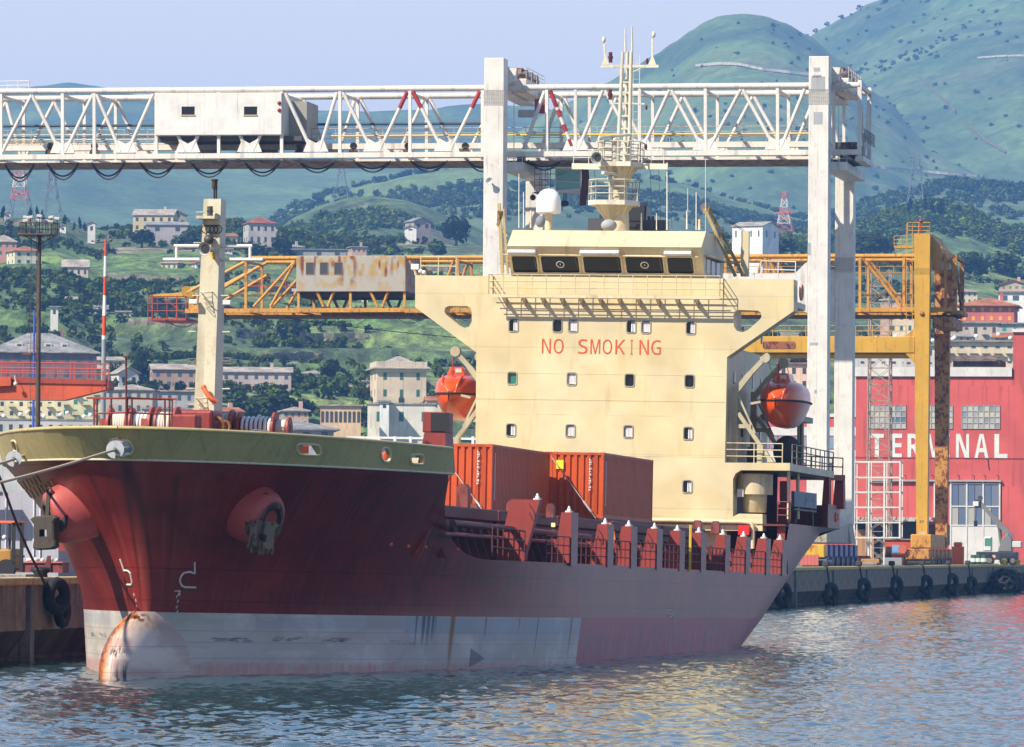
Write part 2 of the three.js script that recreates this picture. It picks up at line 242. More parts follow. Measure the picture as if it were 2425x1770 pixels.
road(hillRight, [[2290, 300], [2330, 335], [2380, 365]], 9, M(0.26, 0.22, 0.13, 1, T.grass));

// ---------- foliage ----------
function crownGeo(n, k, leaf, squash = 1, hollow = 0.45) {   // leaf faces gathered in clumps through a unit crown
  seed = k; const pos = [], nor = [], clumps = [];
  for (let i = 0; i < 9; i++) { const a = rr(0, 6.283), y = rr(-0.6, 0.75), r = Math.sqrt(1 - y * y) * rr(0.3, 0.62); clumps.push([Math.cos(a) * r, y * 0.7, Math.sin(a) * r, rr(0.32, 0.55)]); }
  for (let i = 0; i < n; i++) {
    const c = clumps[Math.floor(rnd() * clumps.length)], a = rr(0, 6.283), z = rr(-1, 1), q = Math.sqrt(1 - z * z), rad = c[3] * Math.pow(rr(hollow, 1), 0.5), dir = [q * Math.cos(a), z, q * Math.sin(a)];
    const p = V(c[0] + dir[0] * rad, (c[1] + dir[1] * rad) * squash, c[2] + dir[2] * rad), t = V(rr(-1, 1), rr(-1, 1), rr(-1, 1)).normalize(), nn = V(...dir).add(V(rr(-0.7, 0.7), rr(-0.2, 0.9), rr(-0.7, 0.7))).normalize(), u = t.clone().cross(nn).normalize(), w = u.clone().cross(nn), s = leaf * rr(0.6, 1.3);
    const A = p.clone().addScaledVector(u, s), B = p.clone().addScaledVector(w, s * 0.8), C = p.clone().addScaledVector(u, -s * 0.8), D = p.clone().addScaledVector(w, -s * 0.9);
    for (const e of [A, B, C, A, C, D]) { pos.push(e.x, e.y, e.z); nor.push(nn.x, nn.y, nn.z); }
  }
  const g = new THREE.BufferGeometry(); g.setAttribute('position', new THREE.Float32BufferAttribute(pos, 3)); g.setAttribute('normal', new THREE.Float32BufferAttribute(nor, 3)); return g;
}
const leafMat = new THREE.MeshPhysicalMaterial({ roughness: 1, side: THREE.DoubleSide, transmission: 0.45, thickness: 0 }); leafMat.color.setRGB(1, 1, 1);
function wood(name, label, H, n, k, size, colsets, dens, thr = 0.55) {
  seed = k; const sets = [crownGeo(70, k + 1, 0.26), crownGeo(70, k + 2, 0.26, 0.8)], list = [[], []];
  for (let i = 0; i < n * 6 && list[0].length + list[1].length < n; i++) {
    const px = rr(-420, 2850), d = lerp(H.D0, H.D1 + (H.D1 - H.D0) * 0.06, Math.sqrt(rnd())), x = (px - CX) / F * d;
    if (fbm(x * dens, d * dens, 4, k) + rr(-0.15, 0.15) < thr) continue;
    const p = P(px, YH(px), d), s = rr(size[0], size[1]) * (0.7 + 0.6 * vn(x * 0.02, d * 0.02, k)); p.y = H.hh(px, d) + s * 0.45;
    list[i & 1].push([p, s, colsets[Math.floor(rnd() * colsets.length)], rr(0.75, 1.25)]);
  }
  const g = new THREE.Group(); g.name = numbered(name); scene.add(g); g.userData = { label, category: 'woodland', kind: 'stuff' };
  list.forEach((L, s) => {
    const im = new THREE.InstancedMesh(sets[s], leafMat, L.length), m = new THREE.Matrix4(), q = new THREE.Quaternion(), c = new THREE.Color(); im.name = 'tree_crowns'; im.castShadow = im.receiveShadow = true; im.userData.kind = 'stuff';
    L.forEach(([p, r, col, f], i) => { q.setFromAxisAngle(UPV, rnd() * 6.28); m.compose(p, q, V(r, r * rr(0.75, 1.15), r)); im.setMatrixAt(i, m); c.setRGB(col[0] * f * 3.7, col[1] * f * 3.5, col[2] * f * 2.0); im.setColorAt(i, c); });
    g.add(im);
  });
}
const GREENS = [[0.045, 0.085, 0.022], [0.03, 0.062, 0.02], [0.07, 0.12, 0.025], [0.022, 0.048, 0.02], [0.09, 0.12, 0.04]];
wood('hillside_wood', 'trees and scrub covering the terraced hillside behind the port', hillNear, 8200, 301, [0.8, 2.4], GREENS, 0.016, 0.63);
wood('green_hill_wood', 'dense bright green wood covering the rounded hill', hillMid, 9000, 311, [2.0, 4.4], [[0.075, 0.13, 0.025], [0.05, 0.095, 0.022], [0.10, 0.15, 0.035], [0.06, 0.11, 0.025]], 0.006, 0.6);
wood('scrub_hill_bushes', 'dark bushes scattered over the scrub covered hill', hillScrub, 4500, 321, [1.8, 3.8], [[0.05, 0.085, 0.025], [0.04, 0.07, 0.022], [0.07, 0.10, 0.03]], 0.006, 0.6);
wood('peak_bushes', 'dark bushes scattered on the round mountain peak', hillPeak, 800, 331, [1.5, 3.4], [[0.035, 0.07, 0.022], [0.05, 0.08, 0.025]], 0.0035);
wood('mountain_bushes', 'dark bushes scattered on the tall mountain slope', hillRight, 800, 341, [1.6, 3.8], [[0.035, 0.07, 0.022], [0.05, 0.08, 0.025]], 0.003);
// single trees that can be told apart
const barkMat = M(0.10, 0.075, 0.05, 0.95), crowns = [0, 1, 2].map((i) => crownGeo(420, 401 + i, 0.15, 0.95, 0.3));
const cypGeo = (() => { seed = 77; const g = crownGeo(420, 78, 0.13, 1, 0.3), p = g.attributes.position; for (let i = 0; i < p.count; i++) { const y = p.getY(i), f = Math.max(0.12, 1 - Math.pow(cl((y + 1) / 2), 1.6)); p.setX(i, p.getX(i) * f); p.setZ(i, p.getZ(i) * f); } return g; })();
let treeK = 0; const treeMats = new Map();
function tree(px, py, w, h, d, label, category, col, cyp = false, group = 'trees on the hillside') {
  const Hl = d > 2500 ? hillMid : hillNear; d = Hl.onPx(px, py); const p = P(px, py, d), s = d / F, W = w * s, Hh = h * s; p.y = Math.min(p.y, Hl.hh(px, d)) - 0.1; const t = thing(cyp ? 'cypress_tree' : 'broadleaf_tree', label, category, p, treeK * 1.7, group); treeK++;
  const th = Hh * (cyp ? 0.16 : 0.34), o = [cyl(V(0, -0.8, 0), V(0.02 * W, th, 0), W * 0.045 + 0.1, W * 0.03 + 0.06, 7)];
  if (!cyp) for (let i = 0; i < 4; i++) { const a = i * 1.6 + 0.4; o.push(cyl(V(0.01 * W, th * 0.85, 0), V(Math.cos(a) * W * 0.22, Hh * 0.6, Math.sin(a) * W * 0.22), W * 0.025 + 0.03, 0.03, 5)); }
  mesh('trunk', o, barkMat, t);
  const lm = leafMat.clone(), key = col.join(); lm.color.setRGB(...col); const mm = treeMats.get(key) ?? treeMats.set(key, lm).get(key);
  const c = new THREE.Mesh(cyp ? cypGeo : crowns[treeK % 3], mm); c.name = 'crown'; c.castShadow = c.receiveShadow = true; c.position.y = cyp ? Hh * 0.52 : Hh * 0.50; c.scale.set(W * 0.58, Hh * (cyp ? 0.52 : 0.56), W * 0.58); t.add(c);
}

// ---------- cargo ship ----------
const font = await new FontLoader().loadAsync('fonts/droid/droid_sans_regular.typeface.json'), fontB = await new FontLoader().loadAsync('fonts/droid/droid_sans_bold.typeface.json');
function letterGeo(ch, f, x0, x1, y0, y1, depth) {   // one letter fitted into a rectangle
  const g = new THREE.ExtrudeGeometry(f.generateShapes(ch, 1), { depth, bevelEnabled: false, curveSegments: 6 }); g.computeBoundingBox(); const b = g.boundingBox;
  g.translate(-b.min.x, -b.min.y, 0); g.scale((x1 - x0) / (b.max.x - b.min.x), (y1 - y0) / (b.max.y - b.min.y), 1); g.translate(x0, y0, 0); return g;
}
const CREAM = M(0.76, 0.645, 0.39, 0.42, T.plate, { bump: 'dent', bs: 0.03 }), CREAMS = M(0.76, 0.65, 0.42, 0.45, T.light), WHITE = M(0.82, 0.81, 0.77, 0.4, T.clean), MAROON = M(0.33, 0.045, 0.035, 0.5, T.light), DKRED = M(0.16, 0.03, 0.028, 0.6, T.light), BLACK = M(0.012, 0.012, 0.014, 0.5), STEEL = M(0.20, 0.19, 0.18, 0.5, T.mid), ORANGE = M(0.80, 0.10, 0.012, 0.28, T.clean, { clearcoat: 0.4 });
const GLASS = M(0.008, 0.010, 0.013, 0.06, null, { specularIntensity: 0.6 }), HULLG = M(0.22, 0.028, 0.02, 0.4, T.light);
const ship = thing('cargo_ship', 'cargo ship with red hull, cream superstructure marked no smoking and bulbous bow', 'ship', P(345, 1450, 201));
ship.rotation.order = 'YXZ'; ship.rotation.set(-0.61 * R, -2.1 * R, -0.65 * R); ship.updateMatrixWorld(true);
const shipInv = ship.matrixWorld.clone().invert(), S = (px, py, z) => planeHit(shipInv, px, py, 2, z), SX = (px, py, x) => planeHit(shipInv, px, py, 0, x);
const sAt = (px, x, v) => { let a = -8, b = 112; for (let i = 0; i < 40; i++) { const m = (a + b) / 2; if (toPx(V(x, v, -m).applyMatrix4(ship.matrixWorld))[0] < px) a = m; else b = m; } return a; };
const BEAM = 9.3, KN = 5.3, DK = 2.2, SB = 13.1;
const plan0 = (s) => s <= 0 ? 0 : s < 35 ? BEAM * (1 - Math.pow(1 - s / 35, 2.2)) : BEAM, plan1 = (s) => s <= 0 ? 0 : s < 22 ? BEAM * Math.pow(1 - Math.pow(1 - s / 22, 2.2), 0.62) : BEAM;
function halfB(s, v) {
  if (s < 0.01) return 0;
  let b = v > 0 ? lerp(plan0(s), plan1(s), Math.pow(cl(v / KN), 1.55)) : plan0(s) * (1 + 0.012 * v);
  if (v > -1 && s < 14) b += 0.42 * Math.sqrt(Math.min(s, 0.55) / 0.55) * Math.exp(-s / 5) * cl(v + 0.6);
  const w = (4.75 - v) / 4.75, s0 = 92 - 17 * w, k = 0.0058 + 0.0042 * w; if (s > s0 && w > 0) b -= k * (s - s0) * (s - s0);
  return Math.max(0.02, b);
}
const stemX = (v) => v > 0 ? -4.1 * Math.pow(v / 6.35, 1.55) : 0, sReal = (s, v) => s + stemX(v) * Math.max(0, 1 - s / 30);
const bulTop = (s) => lerp(6.38, 6.22, cl(s / SB));
function hullTop(s) { if (s < SB) return KN; if (s < SB + 8) { const t = (s - SB) / 8; return DK + (KN - 0.25 - DK) * Math.pow(1 - t, 3.2); } if (s < 85) return DK; if (s < 86.6) return lerp(DK, 4.75, Math.pow((s - 85) / 1.6, 1.5)); return 4.75; }
const SEND = 104.5;
function hullSheet(side, s0, s1, n, nv, va, vb, warp = 1) {
  const g = grid(n, nv, (u, w) => { const s = lerp(s0, s1, Math.pow(u, warp)), v = lerp(va(s), vb(s), w), b = halfB(s, v); return { x: side * b, y: v, z: -sReal(s, v), u: s, v }; }, side < 0);
  if (s0 < 0.1) { const N = g.attributes.normal; for (let j = 0; j <= nv; j++) { const i = j * (n + 1), y = N.getY(i), z = Math.max(0.2, N.getZ(i)), L = Math.hypot(y, z); N.setXYZ(i, 0, y / L, z / L); } }   // round the stem over
  return g;
}
// hull paint: canvas maps (stains, runs, scrapes) laid out in metres along the plating
function hullTex(s0, s1, v0, v1, ppm, draw) {
  const c = document.createElement('canvas'); c.width = Math.round((s1 - s0) * ppm); c.height = Math.round((v1 - v0) * ppm); const x = c.getContext('2d'); seed = Math.round(900 + s0 * 7 + v0 * 13);
  draw(x, (s) => (s - s0) * ppm, (v) => (v1 - v) * ppm, ppm, c.width, c.height);
  const t = new THREE.CanvasTexture(c); t.colorSpace = THREE.SRGBColorSpace; t.wrapS = t.wrapT = THREE.ClampToEdgeWrapping; t.repeat.set(1 / (s1 - s0), 1 / (v1 - v0)); t.offset.set(-s0 / (s1 - s0), -v0 / (v1 - v0)); return t;
}
const speck = (x, W, H, n, col, a, r0, r1, sx = 1, sy = 1) => { for (let i = 0; i < n; i++) { x.globalAlpha = a * rnd(); x.fillStyle = col; x.beginPath(); x.ellipse(rnd() * W, rnd() * H, rr(r0, r1) * sx, rr(r0, r1) * sy, 0, 0, 7); x.fill(); } x.globalAlpha = 1; };
const runs = (x, X, Y, list, col, a, ppm) => { for (const [s, va, vb, w] of list) { const g = x.createLinearGradient(0, Y(va), 0, Y(vb)); g.addColorStop(0, col); g.addColorStop(1, col.replace(/[\d.]+\)$/, '0)')); x.fillStyle = g; x.globalAlpha = a; for (let k = 0; k < 5; k++) x.fillRect(X(s) + rr(-w, w) * ppm * 0.5, Y(va), Math.max(1, w * ppm * rr(0.15, 0.5)), Y(vb - rr(0, 0.5)) - Y(va)); } x.globalAlpha = 1; };
function paintUpper(x, X, Y, ppm, W, H, s0, s1) {
  x.fillStyle = '#7c241d'; x.fillRect(0, 0, W, H); speck(x, W, H, 500, '#5a1612', 0.16, 8, 60, 1.6, 1); speck(x, W, H, 400, '#b04030', 0.12, 6, 46, 1.4, 1);
  for (let i = 0; i < 900; i++) { x.globalAlpha = 0.05 + 0.1 * rnd(); x.fillStyle = rnd() < 0.6 ? '#84605a' : '#94726a'; x.fillRect(rnd() * W, rnd() * H, rr(1, 5), rr(20, H * 0.6)); }   // chalky run marks all along the plating
  x.globalAlpha = 1; const L = []; for (let i = 0; i < 90; i++) { const s = lerp(s0, s1, rnd()); L.push([s, hullTop(s) - rr(0, 0.6), rr(0.1, 1.2), rr(0.05, 0.2)]); } runs(x, X, Y, L, 'rgba(60,22,14,0.9)', 0.2, ppm);
  x.strokeStyle = 'rgba(40,12,10,0.55)'; x.lineWidth = 1.2; for (let s = Math.ceil(s0 / 6) * 6; s < s1; s += 6) { x.beginPath(); x.moveTo(X(s), 0); x.lineTo(X(s + 0.1), H); x.stroke(); } x.beginPath(); x.moveTo(0, Y(0.42)); x.lineTo(W, Y(0.42)); x.stroke(); x.beginPath(); x.moveTo(0, Y(1.55)); x.lineTo(W, Y(1.55)); x.stroke();
  if (s0 < 5) { speck(x, W, H * 0.25, 60, '#3a0f0a', 0.35, 4, 16, 0.5, 2.2); }
}
const upF = hullTex(-2, 40, -0.2, 5.5, 48, (x, X, Y, p, W, H) => paintUpper(x, X, Y, p, W, H, -2, 40)), upA = hullTex(38, 106, -0.2, 5.5, 30, (x, X, Y, p, W, H) => paintUpper(x, X, Y, p, W, H, 38, 106));
const bootW = hullTex(-4, 33, -3, 0.1, 54, (x, X, Y, p, W, H) => {
  x.fillStyle = '#b3aaa1'; x.fillRect(0, 0, W, H); speck(x, W, H, 260, '#b9b4b4', 0.18, 6, 50, 2, 0.8); speck(x, W, H, 160, '#eee8dc', 0.2, 6, 40, 2, 0.8);
  x.globalAlpha = 0.5; x.fillStyle = '#8d94a8'; x.fillRect(X(14), Y(-0.05), X(33) - X(14), Y(-0.62) - Y(-0.05)); x.globalAlpha = 0.28; x.fillRect(X(5), Y(-0.12), X(14) - X(5), Y(-0.5) - Y(-0.12)); x.fillRect(X(20), Y(-0.62), X(33) - X(20), Y(-0.95) - Y(-0.62)); x.globalAlpha = 1;
  for (let i = 0; i < 900; i++) { x.globalAlpha = 0.22; x.fillStyle = '#c08a86'; const v = -1.72 - rnd() * 0.2; x.fillRect(rnd() * W, Y(v), rr(3, 14), H); }
  x.globalAlpha = 1; x.strokeStyle = 'rgba(70,60,60,0.25)'; x.lineWidth = 1.2; for (const v of [-0.64, -1.05, -1.62]) { x.beginPath(); x.moveTo(0, Y(v)); x.lineTo(W, Y(v)); x.stroke(); }
  runs(x, X, Y, [[17.5, 0.1, -2, 0.22], [17.6, 0.1, -2.2, 0.3], [20.5, 0.1, -0.9, 0.2], [24, 0.1, -0.8, 0.16], [26.2, 0.1, -1.7, 0.22], [31.3, 0.1, -1.8, 0.26], [31.2, 0.1, -1.4, 0.2]], 'rgba(120,70,16,0.95)', 0.6, p);
  runs(x, X, Y, [[15.4, 0.1, -1.2, 0.5], [16, 0.1, -1.0, 0.4], [14.8, 0.1, -1.3, 0.2]], 'rgba(40,46,66,0.9)', 0.55, p);
  for (const [s0, v0, n] of [[4, -0.95, 40], [7, -0.9, 26], [9.5, -0.92, 50], [14, -1.0, 12]]) for (let i = 0; i < n; i++) { x.globalAlpha = rr(0.1, 0.4); x.fillStyle = '#3c3e4c'; x.beginPath(); x.ellipse(X(s0 + rr(-0.9, 0.9)), Y(v0 + rr(-0.07, 0.07)), rr(3, 16), rr(0.6, 1.6), rr(-0.1, 0.1), 0, 7); x.fill(); }
  x.globalAlpha = 0.6; x.fillStyle = '#4a4a58'; x.beginPath(); x.moveTo(X(19.4), Y(-1.2)); x.lineTo(X(20.8), Y(-1.6)); x.lineTo(X(19.4), Y(-1.95)); x.fill(); x.globalAlpha = 1;
});
const bootR = hullTex(31, 106, -3, 0.1, 26, (x, X, Y, p, W, H) => {
  x.fillStyle = '#a83c52'; x.fillRect(0, 0, W, H); speck(x, W, H, 500, '#8a3e50', 0.2, 5, 40, 1, 1); for (let i = 0; i < 700; i++) { x.globalAlpha = 0.22 * rnd(); x.fillStyle = rnd() < 0.5 ? '#c4aaa6' : '#8c6a70'; x.fillRect(rnd() * W, Y(rr(0, -1.2)), rr(1, 6), rr(8, 40)); }
  for (let i = 0; i < 26; i++) { const s = rr(34, 92); x.globalAlpha = rr(0.25, 0.6); x.fillStyle = '#5a4a4c'; x.beginPath(); x.ellipse(X(s), Y(rr(-0.7, -1.5)), rr(3, 9), rr(6, 16), rr(-0.2, 0.2), 0, 7); x.fill(); } x.globalAlpha = 1;
});
const hullMat = (t, r = 0.4) => new THREE.MeshPhysicalMaterial({ map: t, roughness: r });
const hull = new THREE.Group(); hull.name = 'hull'; ship.add(hull);
const mUF = hullMat(upF), mUA = hullMat(upA), mBW = hullMat(bootW, 0.45), mBR = hullMat(bootR, 0.42), SW = 33;
const zero = () => 0, deep = () => -3.2;
const keep = true;
mesh('fore_plating', [hullSheet(1, 0.001, 38.5, 90, 34, zero, hullTop, 1.5), hullSheet(-1, 0.001, 38.5, 90, 34, zero, hullTop, 1.5)], mUF, hull, keep);
mesh('aft_plating', [hullSheet(1, 38.5, SEND, 90, 20, zero, hullTop), hullSheet(-1, 38.5, SEND, 60, 14, zero, hullTop)], mUA, hull, keep);
mesh('boot_topping', [hullSheet(1, 0.001, SW, 60, 8, deep, zero, 1.5), hullSheet(-1, 0.001, SW, 60, 8, deep, zero, 1.5)], mBW, hull, keep).userData.label = 'pale worn boot topping at the bow';
mesh('boot_topping', [hullSheet(1, SW, SEND, 60, 8, deep, zero), hullSheet(-1, SW, SEND, 50, 8, deep, zero)], mBR, hull, keep).userData.label = 'pink red boot topping along the side';
{ // transom, decks
  const tr = []; for (let v = -3.2; v < 4.74; v += 0.5) { const a = halfB(SEND, v), b = halfB(SEND, v + 0.5); tr.push(ext([[-a, v], [a, v], [b, v + 0.5], [-b, v + 0.5]], 0.02).translate(0, 0, -SEND + 0.02)); }
  mesh('transom', tr, HULLG, hull);
  const deckShape = (s0, s1, v, inset) => { const a = [], n = 24; for (let i = 0; i <= n; i++) { const s = lerp(s0, s1, i / n); a.push([halfB(s, v) - inset, -sReal(s, v)]); } return [...a, ...a.slice().reverse().map(([x, z]) => [-x, z])]; };
  const deck = (s0, s1, v, inset, th = 0.1) => ext(deckShape(s0, s1, v, inset), th).rotateX(Math.PI / 2).translate(0, v, 0);
  const flip = (g) => { g.scale(1, 1, 1); return g; };
  const mk = (s0, s1, v, inset) => flip(tf(ext(deckShape(s0, s1, v, inset).map(([x, z]) => [x, -z]), 0.1), new THREE.Matrix4().makeRotationX(-Math.PI / 2)).translate(0, v - 0.1, 0));
  mesh('deck', [mk(0.3, SB - 0.1, KN - 0.05, 0.1), mk(SB - 0.3, 86, DK - 0.06, 0.06), mk(86, SEND, 4.7, 0.06)], DKRED, hull);
  mesh('forecastle_bulkhead', [ext([[-7.0, DK], [7.0, DK], [8.1, KN], [-8.1, KN]], 0.15).translate(0, 0, -SB + 0.1)], MAROON, hull);
}
{ // bulwark: welded plates along the forecastle, with real openings for the fairleads
  const khaki = M(0.54, 0.45, 0.20, 0.5, T.light), n1 = 34, marks = [];
  const hole = (pxC, side, vC, w, h, r) => { let a = 0, b = SB - 0.1; for (let i = 0; i < 40; i++) { const m = (a + b) / 2, q = toPx(V(side * halfB(m, KN), vC, -sReal(m, vC)).applyMatrix4(ship.matrixWorld))[0]; if ((q < pxC) === (side > 0)) a = m; else b = m; } marks.push({ side, s: a, v: vC, w, h, r }); };
  hole(727, 1, 5.86, 1.15, 0.36, 0.17); hole(908, 1, 5.83, 0.62, 0.5, 0.24); hole(982, 1, 5.74, 0.95, 0.34, 0.15); hole(40, -1, 5.82, 0.7, 0.36, 0.16);
  const bp = (side, s, v, off) => { const e = 0.05, b0 = halfB(s, KN), b1 = halfB(s + e, KN), nx = e, nb = b1 - b0, L = Math.hypot(nx, nb), f = (v - KN) * 0.10; return V(side * (b0 + (off + f) * nx / L), v, -(sReal(s, v) - (off + f) * nb / L)); };
  const arc = [0]; const ss = []; for (let i = 0; i <= 400; i++) ss.push(0.002 + SB * Math.pow(i / 400, 2)); for (let i = 1; i <= 400; i++) arc.push(arc[i - 1] + Math.hypot(ss[i] - ss[i - 1], halfB(ss[i], KN) - halfB(ss[i - 1], KN)));
  const sOfU = (u) => { let lo = 0, hi = 400; while (hi - lo > 1) { const m = (lo + hi) >> 1; if (arc[m] < u) lo = m; else hi = m; } return lerp(ss[lo], ss[hi], cl((u - arc[lo]) / (arc[hi] - arc[lo] || 1))); }, uOfS = (s) => { let i = 0; while (i < 400 && ss[i] < s) i++; return arc[i]; };
  const U = arc[400], rims = [], bull = { u: 0, v: 5.72, w: 0.84, h: 0.62 };
  for (const side of [1, -1]) {
    const hs = marks.filter((m) => m.side === side).map((m) => ({ ...m, u: uOfS(m.s) })); let cuts = [0.62]; hs.sort((a, b) => a.u - b.u);
    for (const h of hs) cuts.push(h.u - h.w / 2 - 0.22, h.u + h.w / 2 + 0.22);
    for (let u = 1.6; u < U - 0.4; u += 0.98) if (!hs.some((h) => Math.abs(h.u - u) < h.w / 2 + 0.6)) cuts.push(u);
    cuts.push(U); cuts.sort((a, b) => a - b);
    for (let i = 0; i + 1 < cuts.length; i++) {
      const u0 = cuts[i], u1 = cuts[i + 1], h = hs.find((q) => q.u > u0 && q.u < u1), N = 4, edge = []; for (let k = 0; k <= N; k++) edge.push([lerp(u0, u1, k / N), KN]); for (let k = 0; k <= N; k++) edge.push([lerp(u1, u0, k / N), 9]);
      const ring = h ? rrect(h.u, h.v, h.w, h.h, h.r, 5) : null, g = ext(edge, 0.1, ring ? [ring] : []), p = g.attributes.position;
      for (let k = 0; k < p.count; k++) { const s = sOfU(p.getX(k)), v = p.getY(k) > 8 ? bulTop(s) : p.getY(k), q = bp(side, s, v, p.getZ(k) - 0.08 + (i % 2) * 0.004); p.setXYZ(k, q.x, q.y, q.z); }
      if (side < 0) { const a = p.array; for (let k = 0; k < p.count; k += 3) for (let c = 0; c < 3; c++) { const t = a[(k + 1) * 3 + c]; a[(k + 1) * 3 + c] = a[(k + 2) * 3 + c]; a[(k + 2) * 3 + c] = t; } }
      const f = flat(g); f.computeVertexNormals(); mesh('bulwark_plate', f, khaki, ship);
      if (ring) mesh('fairlead_roller', at(bev(-h.w * 0.75, h.w * 0.75, -0.35, 0.3, -0.3, 0.3, 0.1), ...bp(side, h.s, h.v - 0.05, -1.0).toArray(), side * 1.1), M(0.62, 0.11, 0.06, 0.5, T.light), ship);
      if (ring) mesh('fairlead', tube(ring.map(([u, v]) => bp(side, sOfU(u), v, 0.03)), 0.045, 6, 60, true), CREAMS, ship);
    }
  }
  { // rounded nose plate with the big oval bull ring
    const ring = []; for (let k = 0; k < 24; k++) { const t = k / 24 * Math.PI * 2; ring.push([0.42 * Math.cos(t) - 0.05, 5.72 + 0.31 * Math.sin(t)]); }
    const edge = []; for (let k = 0; k <= 8; k++) edge.push([lerp(-0.62, 0.62, k / 8), KN]); for (let k = 0; k <= 8; k++) edge.push([lerp(0.62, -0.62, k / 8), 9]);
    const g = ext(edge, 0.1, [ring]), p = g.attributes.position, nose = (u, v, off) => { const side = u < 0 ? -1 : 1; const q = bp(side, sOfU(Math.abs(u)), v, off); if (Math.abs(u) < 0.02) q.x = 0; return q; };
    for (let k = 0; k < p.count; k++) { const v = p.getY(k) > 8 ? 6.38 : p.getY(k), q = nose(p.getX(k), v, p.getZ(k) - 0.08); p.setXYZ(k, q.x, q.y, q.z); }
    const f = flat(g); f.computeVertexNormals(); mesh('bulwark_plate', f, khaki, ship); mesh('bull_ring', tube(ring.map(([u, v]) => nose(u, v, 0.04)), 0.05, 6, 60, true), CREAMS, ship);
  }
  const cap = (side) => tube(Array.from({ length: 40 }, (_, i) => { const s = sOfU(U * i / 39); return bp(side, s, bulTop(s), -0.03); }), 0.07, 6, 120); mesh('bulwark_capping', [cap(1), cap(-1)], khaki, ship);
  const lip = (side) => tube(Array.from({ length: 40 }, (_, i) => { const s = sOfU(U * i / 39); return bp(side, s, KN, 0.02); }), 0.045, 6, 120); mesh('knuckle_line', [lip(1), lip(-1)], M(0.75, 0.7, 0.5, 0.5, T.light), ship);
  mesh('bulwark_plate', [box(-8.3, -8.2, KN, 6.2, -SB - 0.05, -SB + 0.05)], khaki, ship);
}
{ // bulbous bow
  const bt = tex(512, 512, (u, v) => {   // u round the nose from starboard to port, v up
    const b = fbm(u * 9, v * 9, 5, 401), f = fbm(u * 60, v * 14, 4, 411), g2 = fbm(u * 30, v * 30, 4, 421); let c = mix3([0.80, 0.72, 0.67], [0.70, 0.60, 0.57], sm(b, 0.35, 0.65));
    const ridge = 0.385 + 0.04 * (fbm(3, v * 6, 3, 431) - 0.5) + 0.10 * Math.pow(cl((v - 0.62) / 0.38), 1.5), rust = Math.exp(-Math.pow((u - ridge) / 0.045, 2)) * 1.3 * sm(f, 0.12, 0.42) + Math.exp(-Math.pow((v - 0.93) / 0.035, 2)) * sm(g2, 0.38, 0.6) * sm(u, 0.25, 0.4) * (1 - sm(u, 0.62, 0.75));
    c = mix3(c, mix3([0.62, 0.30, 0.10], [0.30, 0.13, 0.05], sm(g2, 0.4, 0.6)), cl(rust * 1.25)); c = mix3(c, [0.78, 0.52, 0.28], cl(Math.exp(-Math.pow((u - ridge - 0.03) / 0.06, 2)) * 0.5 * f + Math.exp(-Math.pow((v - 0.86) / 0.08, 2)) * sm(f, 0.45, 0.7) * 0.5 * (1 - sm(u, 0.7, 0.8))));
    const scr = Math.exp(-Math.pow((u - 0.52) / 0.05, 2) - Math.pow((v - 0.56) / 0.05, 2)) * sm(f, 0.4, 0.55) + Math.exp(-Math.pow((u - 0.56) / 0.035, 2)) * (1 - sm(v, 0.3, 0.5)) * sm(fbm(u * 90, v * 6, 3, 441), 0.45, 0.6); c = mix3(c, [0.17, 0.12, 0.13], cl(scr));
    const seam = Math.min(Math.abs(v - 0.62), Math.abs(v - 0.34), Math.abs(u - 0.5) * 1.0); return seam < 0.003 ? mix3(c, [0.35, 0.26, 0.22], 0.4) : c;
  }); bt.wrapS = bt.wrapT = THREE.ClampToEdgeWrapping;
  // a rounded nose: horizontal sections are half ellipses that run aft into the hull
  const g = grid(48, 22, (u, w) => {
    const v = lerp(0.02, -3.2, w), h = cl(-v / 2.1), wid = 1.12 * Math.pow(Math.sin(Math.min(1, 0.05 + h * 1.0) * Math.PI / 2), 0.55), len = lerp(0.9, 4.4, Math.pow(Math.sin(Math.min(1, h * 0.95 + 0.02) * Math.PI / 2), 0.6)), a = lerp(-1, 1, u), t = Math.abs(a), side = Math.sign(a);
    if (t < 0.62) { const q = t / 0.62 * Math.PI / 2; return { x: side * wid * Math.sin(q), y: v, z: len * Math.cos(q), u, v: 1 - w }; }
    const k = (t - 0.62) / 0.38, sz = 9 * k, bx = Math.max(wid * (1 - k * 0.1), halfB(sz, v) + 0.012 * (1 - k)); return { x: side * lerp(wid, bx, sm(k, 0, 1)) * (k > 0.98 ? 0.97 : 1), y: v, z: -sz, u, v: 1 - w };
  }, true);
  const bm = new THREE.MeshPhysicalMaterial({ map: bt, roughness: 0.5 }); mesh('bulbous_bow', g, bm, ship, true);
}
// marks on the plating, laid on the surface as thin raised paint
const paintWhite = M(0.72, 0.70, 0.64, 0.6, T.light);
const onHull = (side, px, py, sMax = 95) => { let best = null, e = 1e9; for (let s = 0.1; s < sMax; s += s < 20 ? 0.05 : 0.25) for (let v = -1.8; v < 5.2; v += 0.05) { const q = toPx(V(side * halfB(s, v), v, -sReal(s, v)).applyMatrix4(ship.matrixWorld)), k = (q[0] - px) ** 2 + (q[1] - py) ** 2; if (k < e) { e = k; best = [s, v]; } } return best; };
const hp = (side, s, v, off = 0) => { const e = 0.05, p = V(side * halfB(s, v), v, -sReal(s, v)); if (!off) return p; const a = V(side * halfB(s + e, v), v, -sReal(s + e, v)).sub(p), b = V(side * halfB(s, v + e), v + e, -sReal(s, v + e)).sub(p); return p.addScaledVector(a.cross(b).multiplyScalar(side).normalize().negate(), -off * -1); };
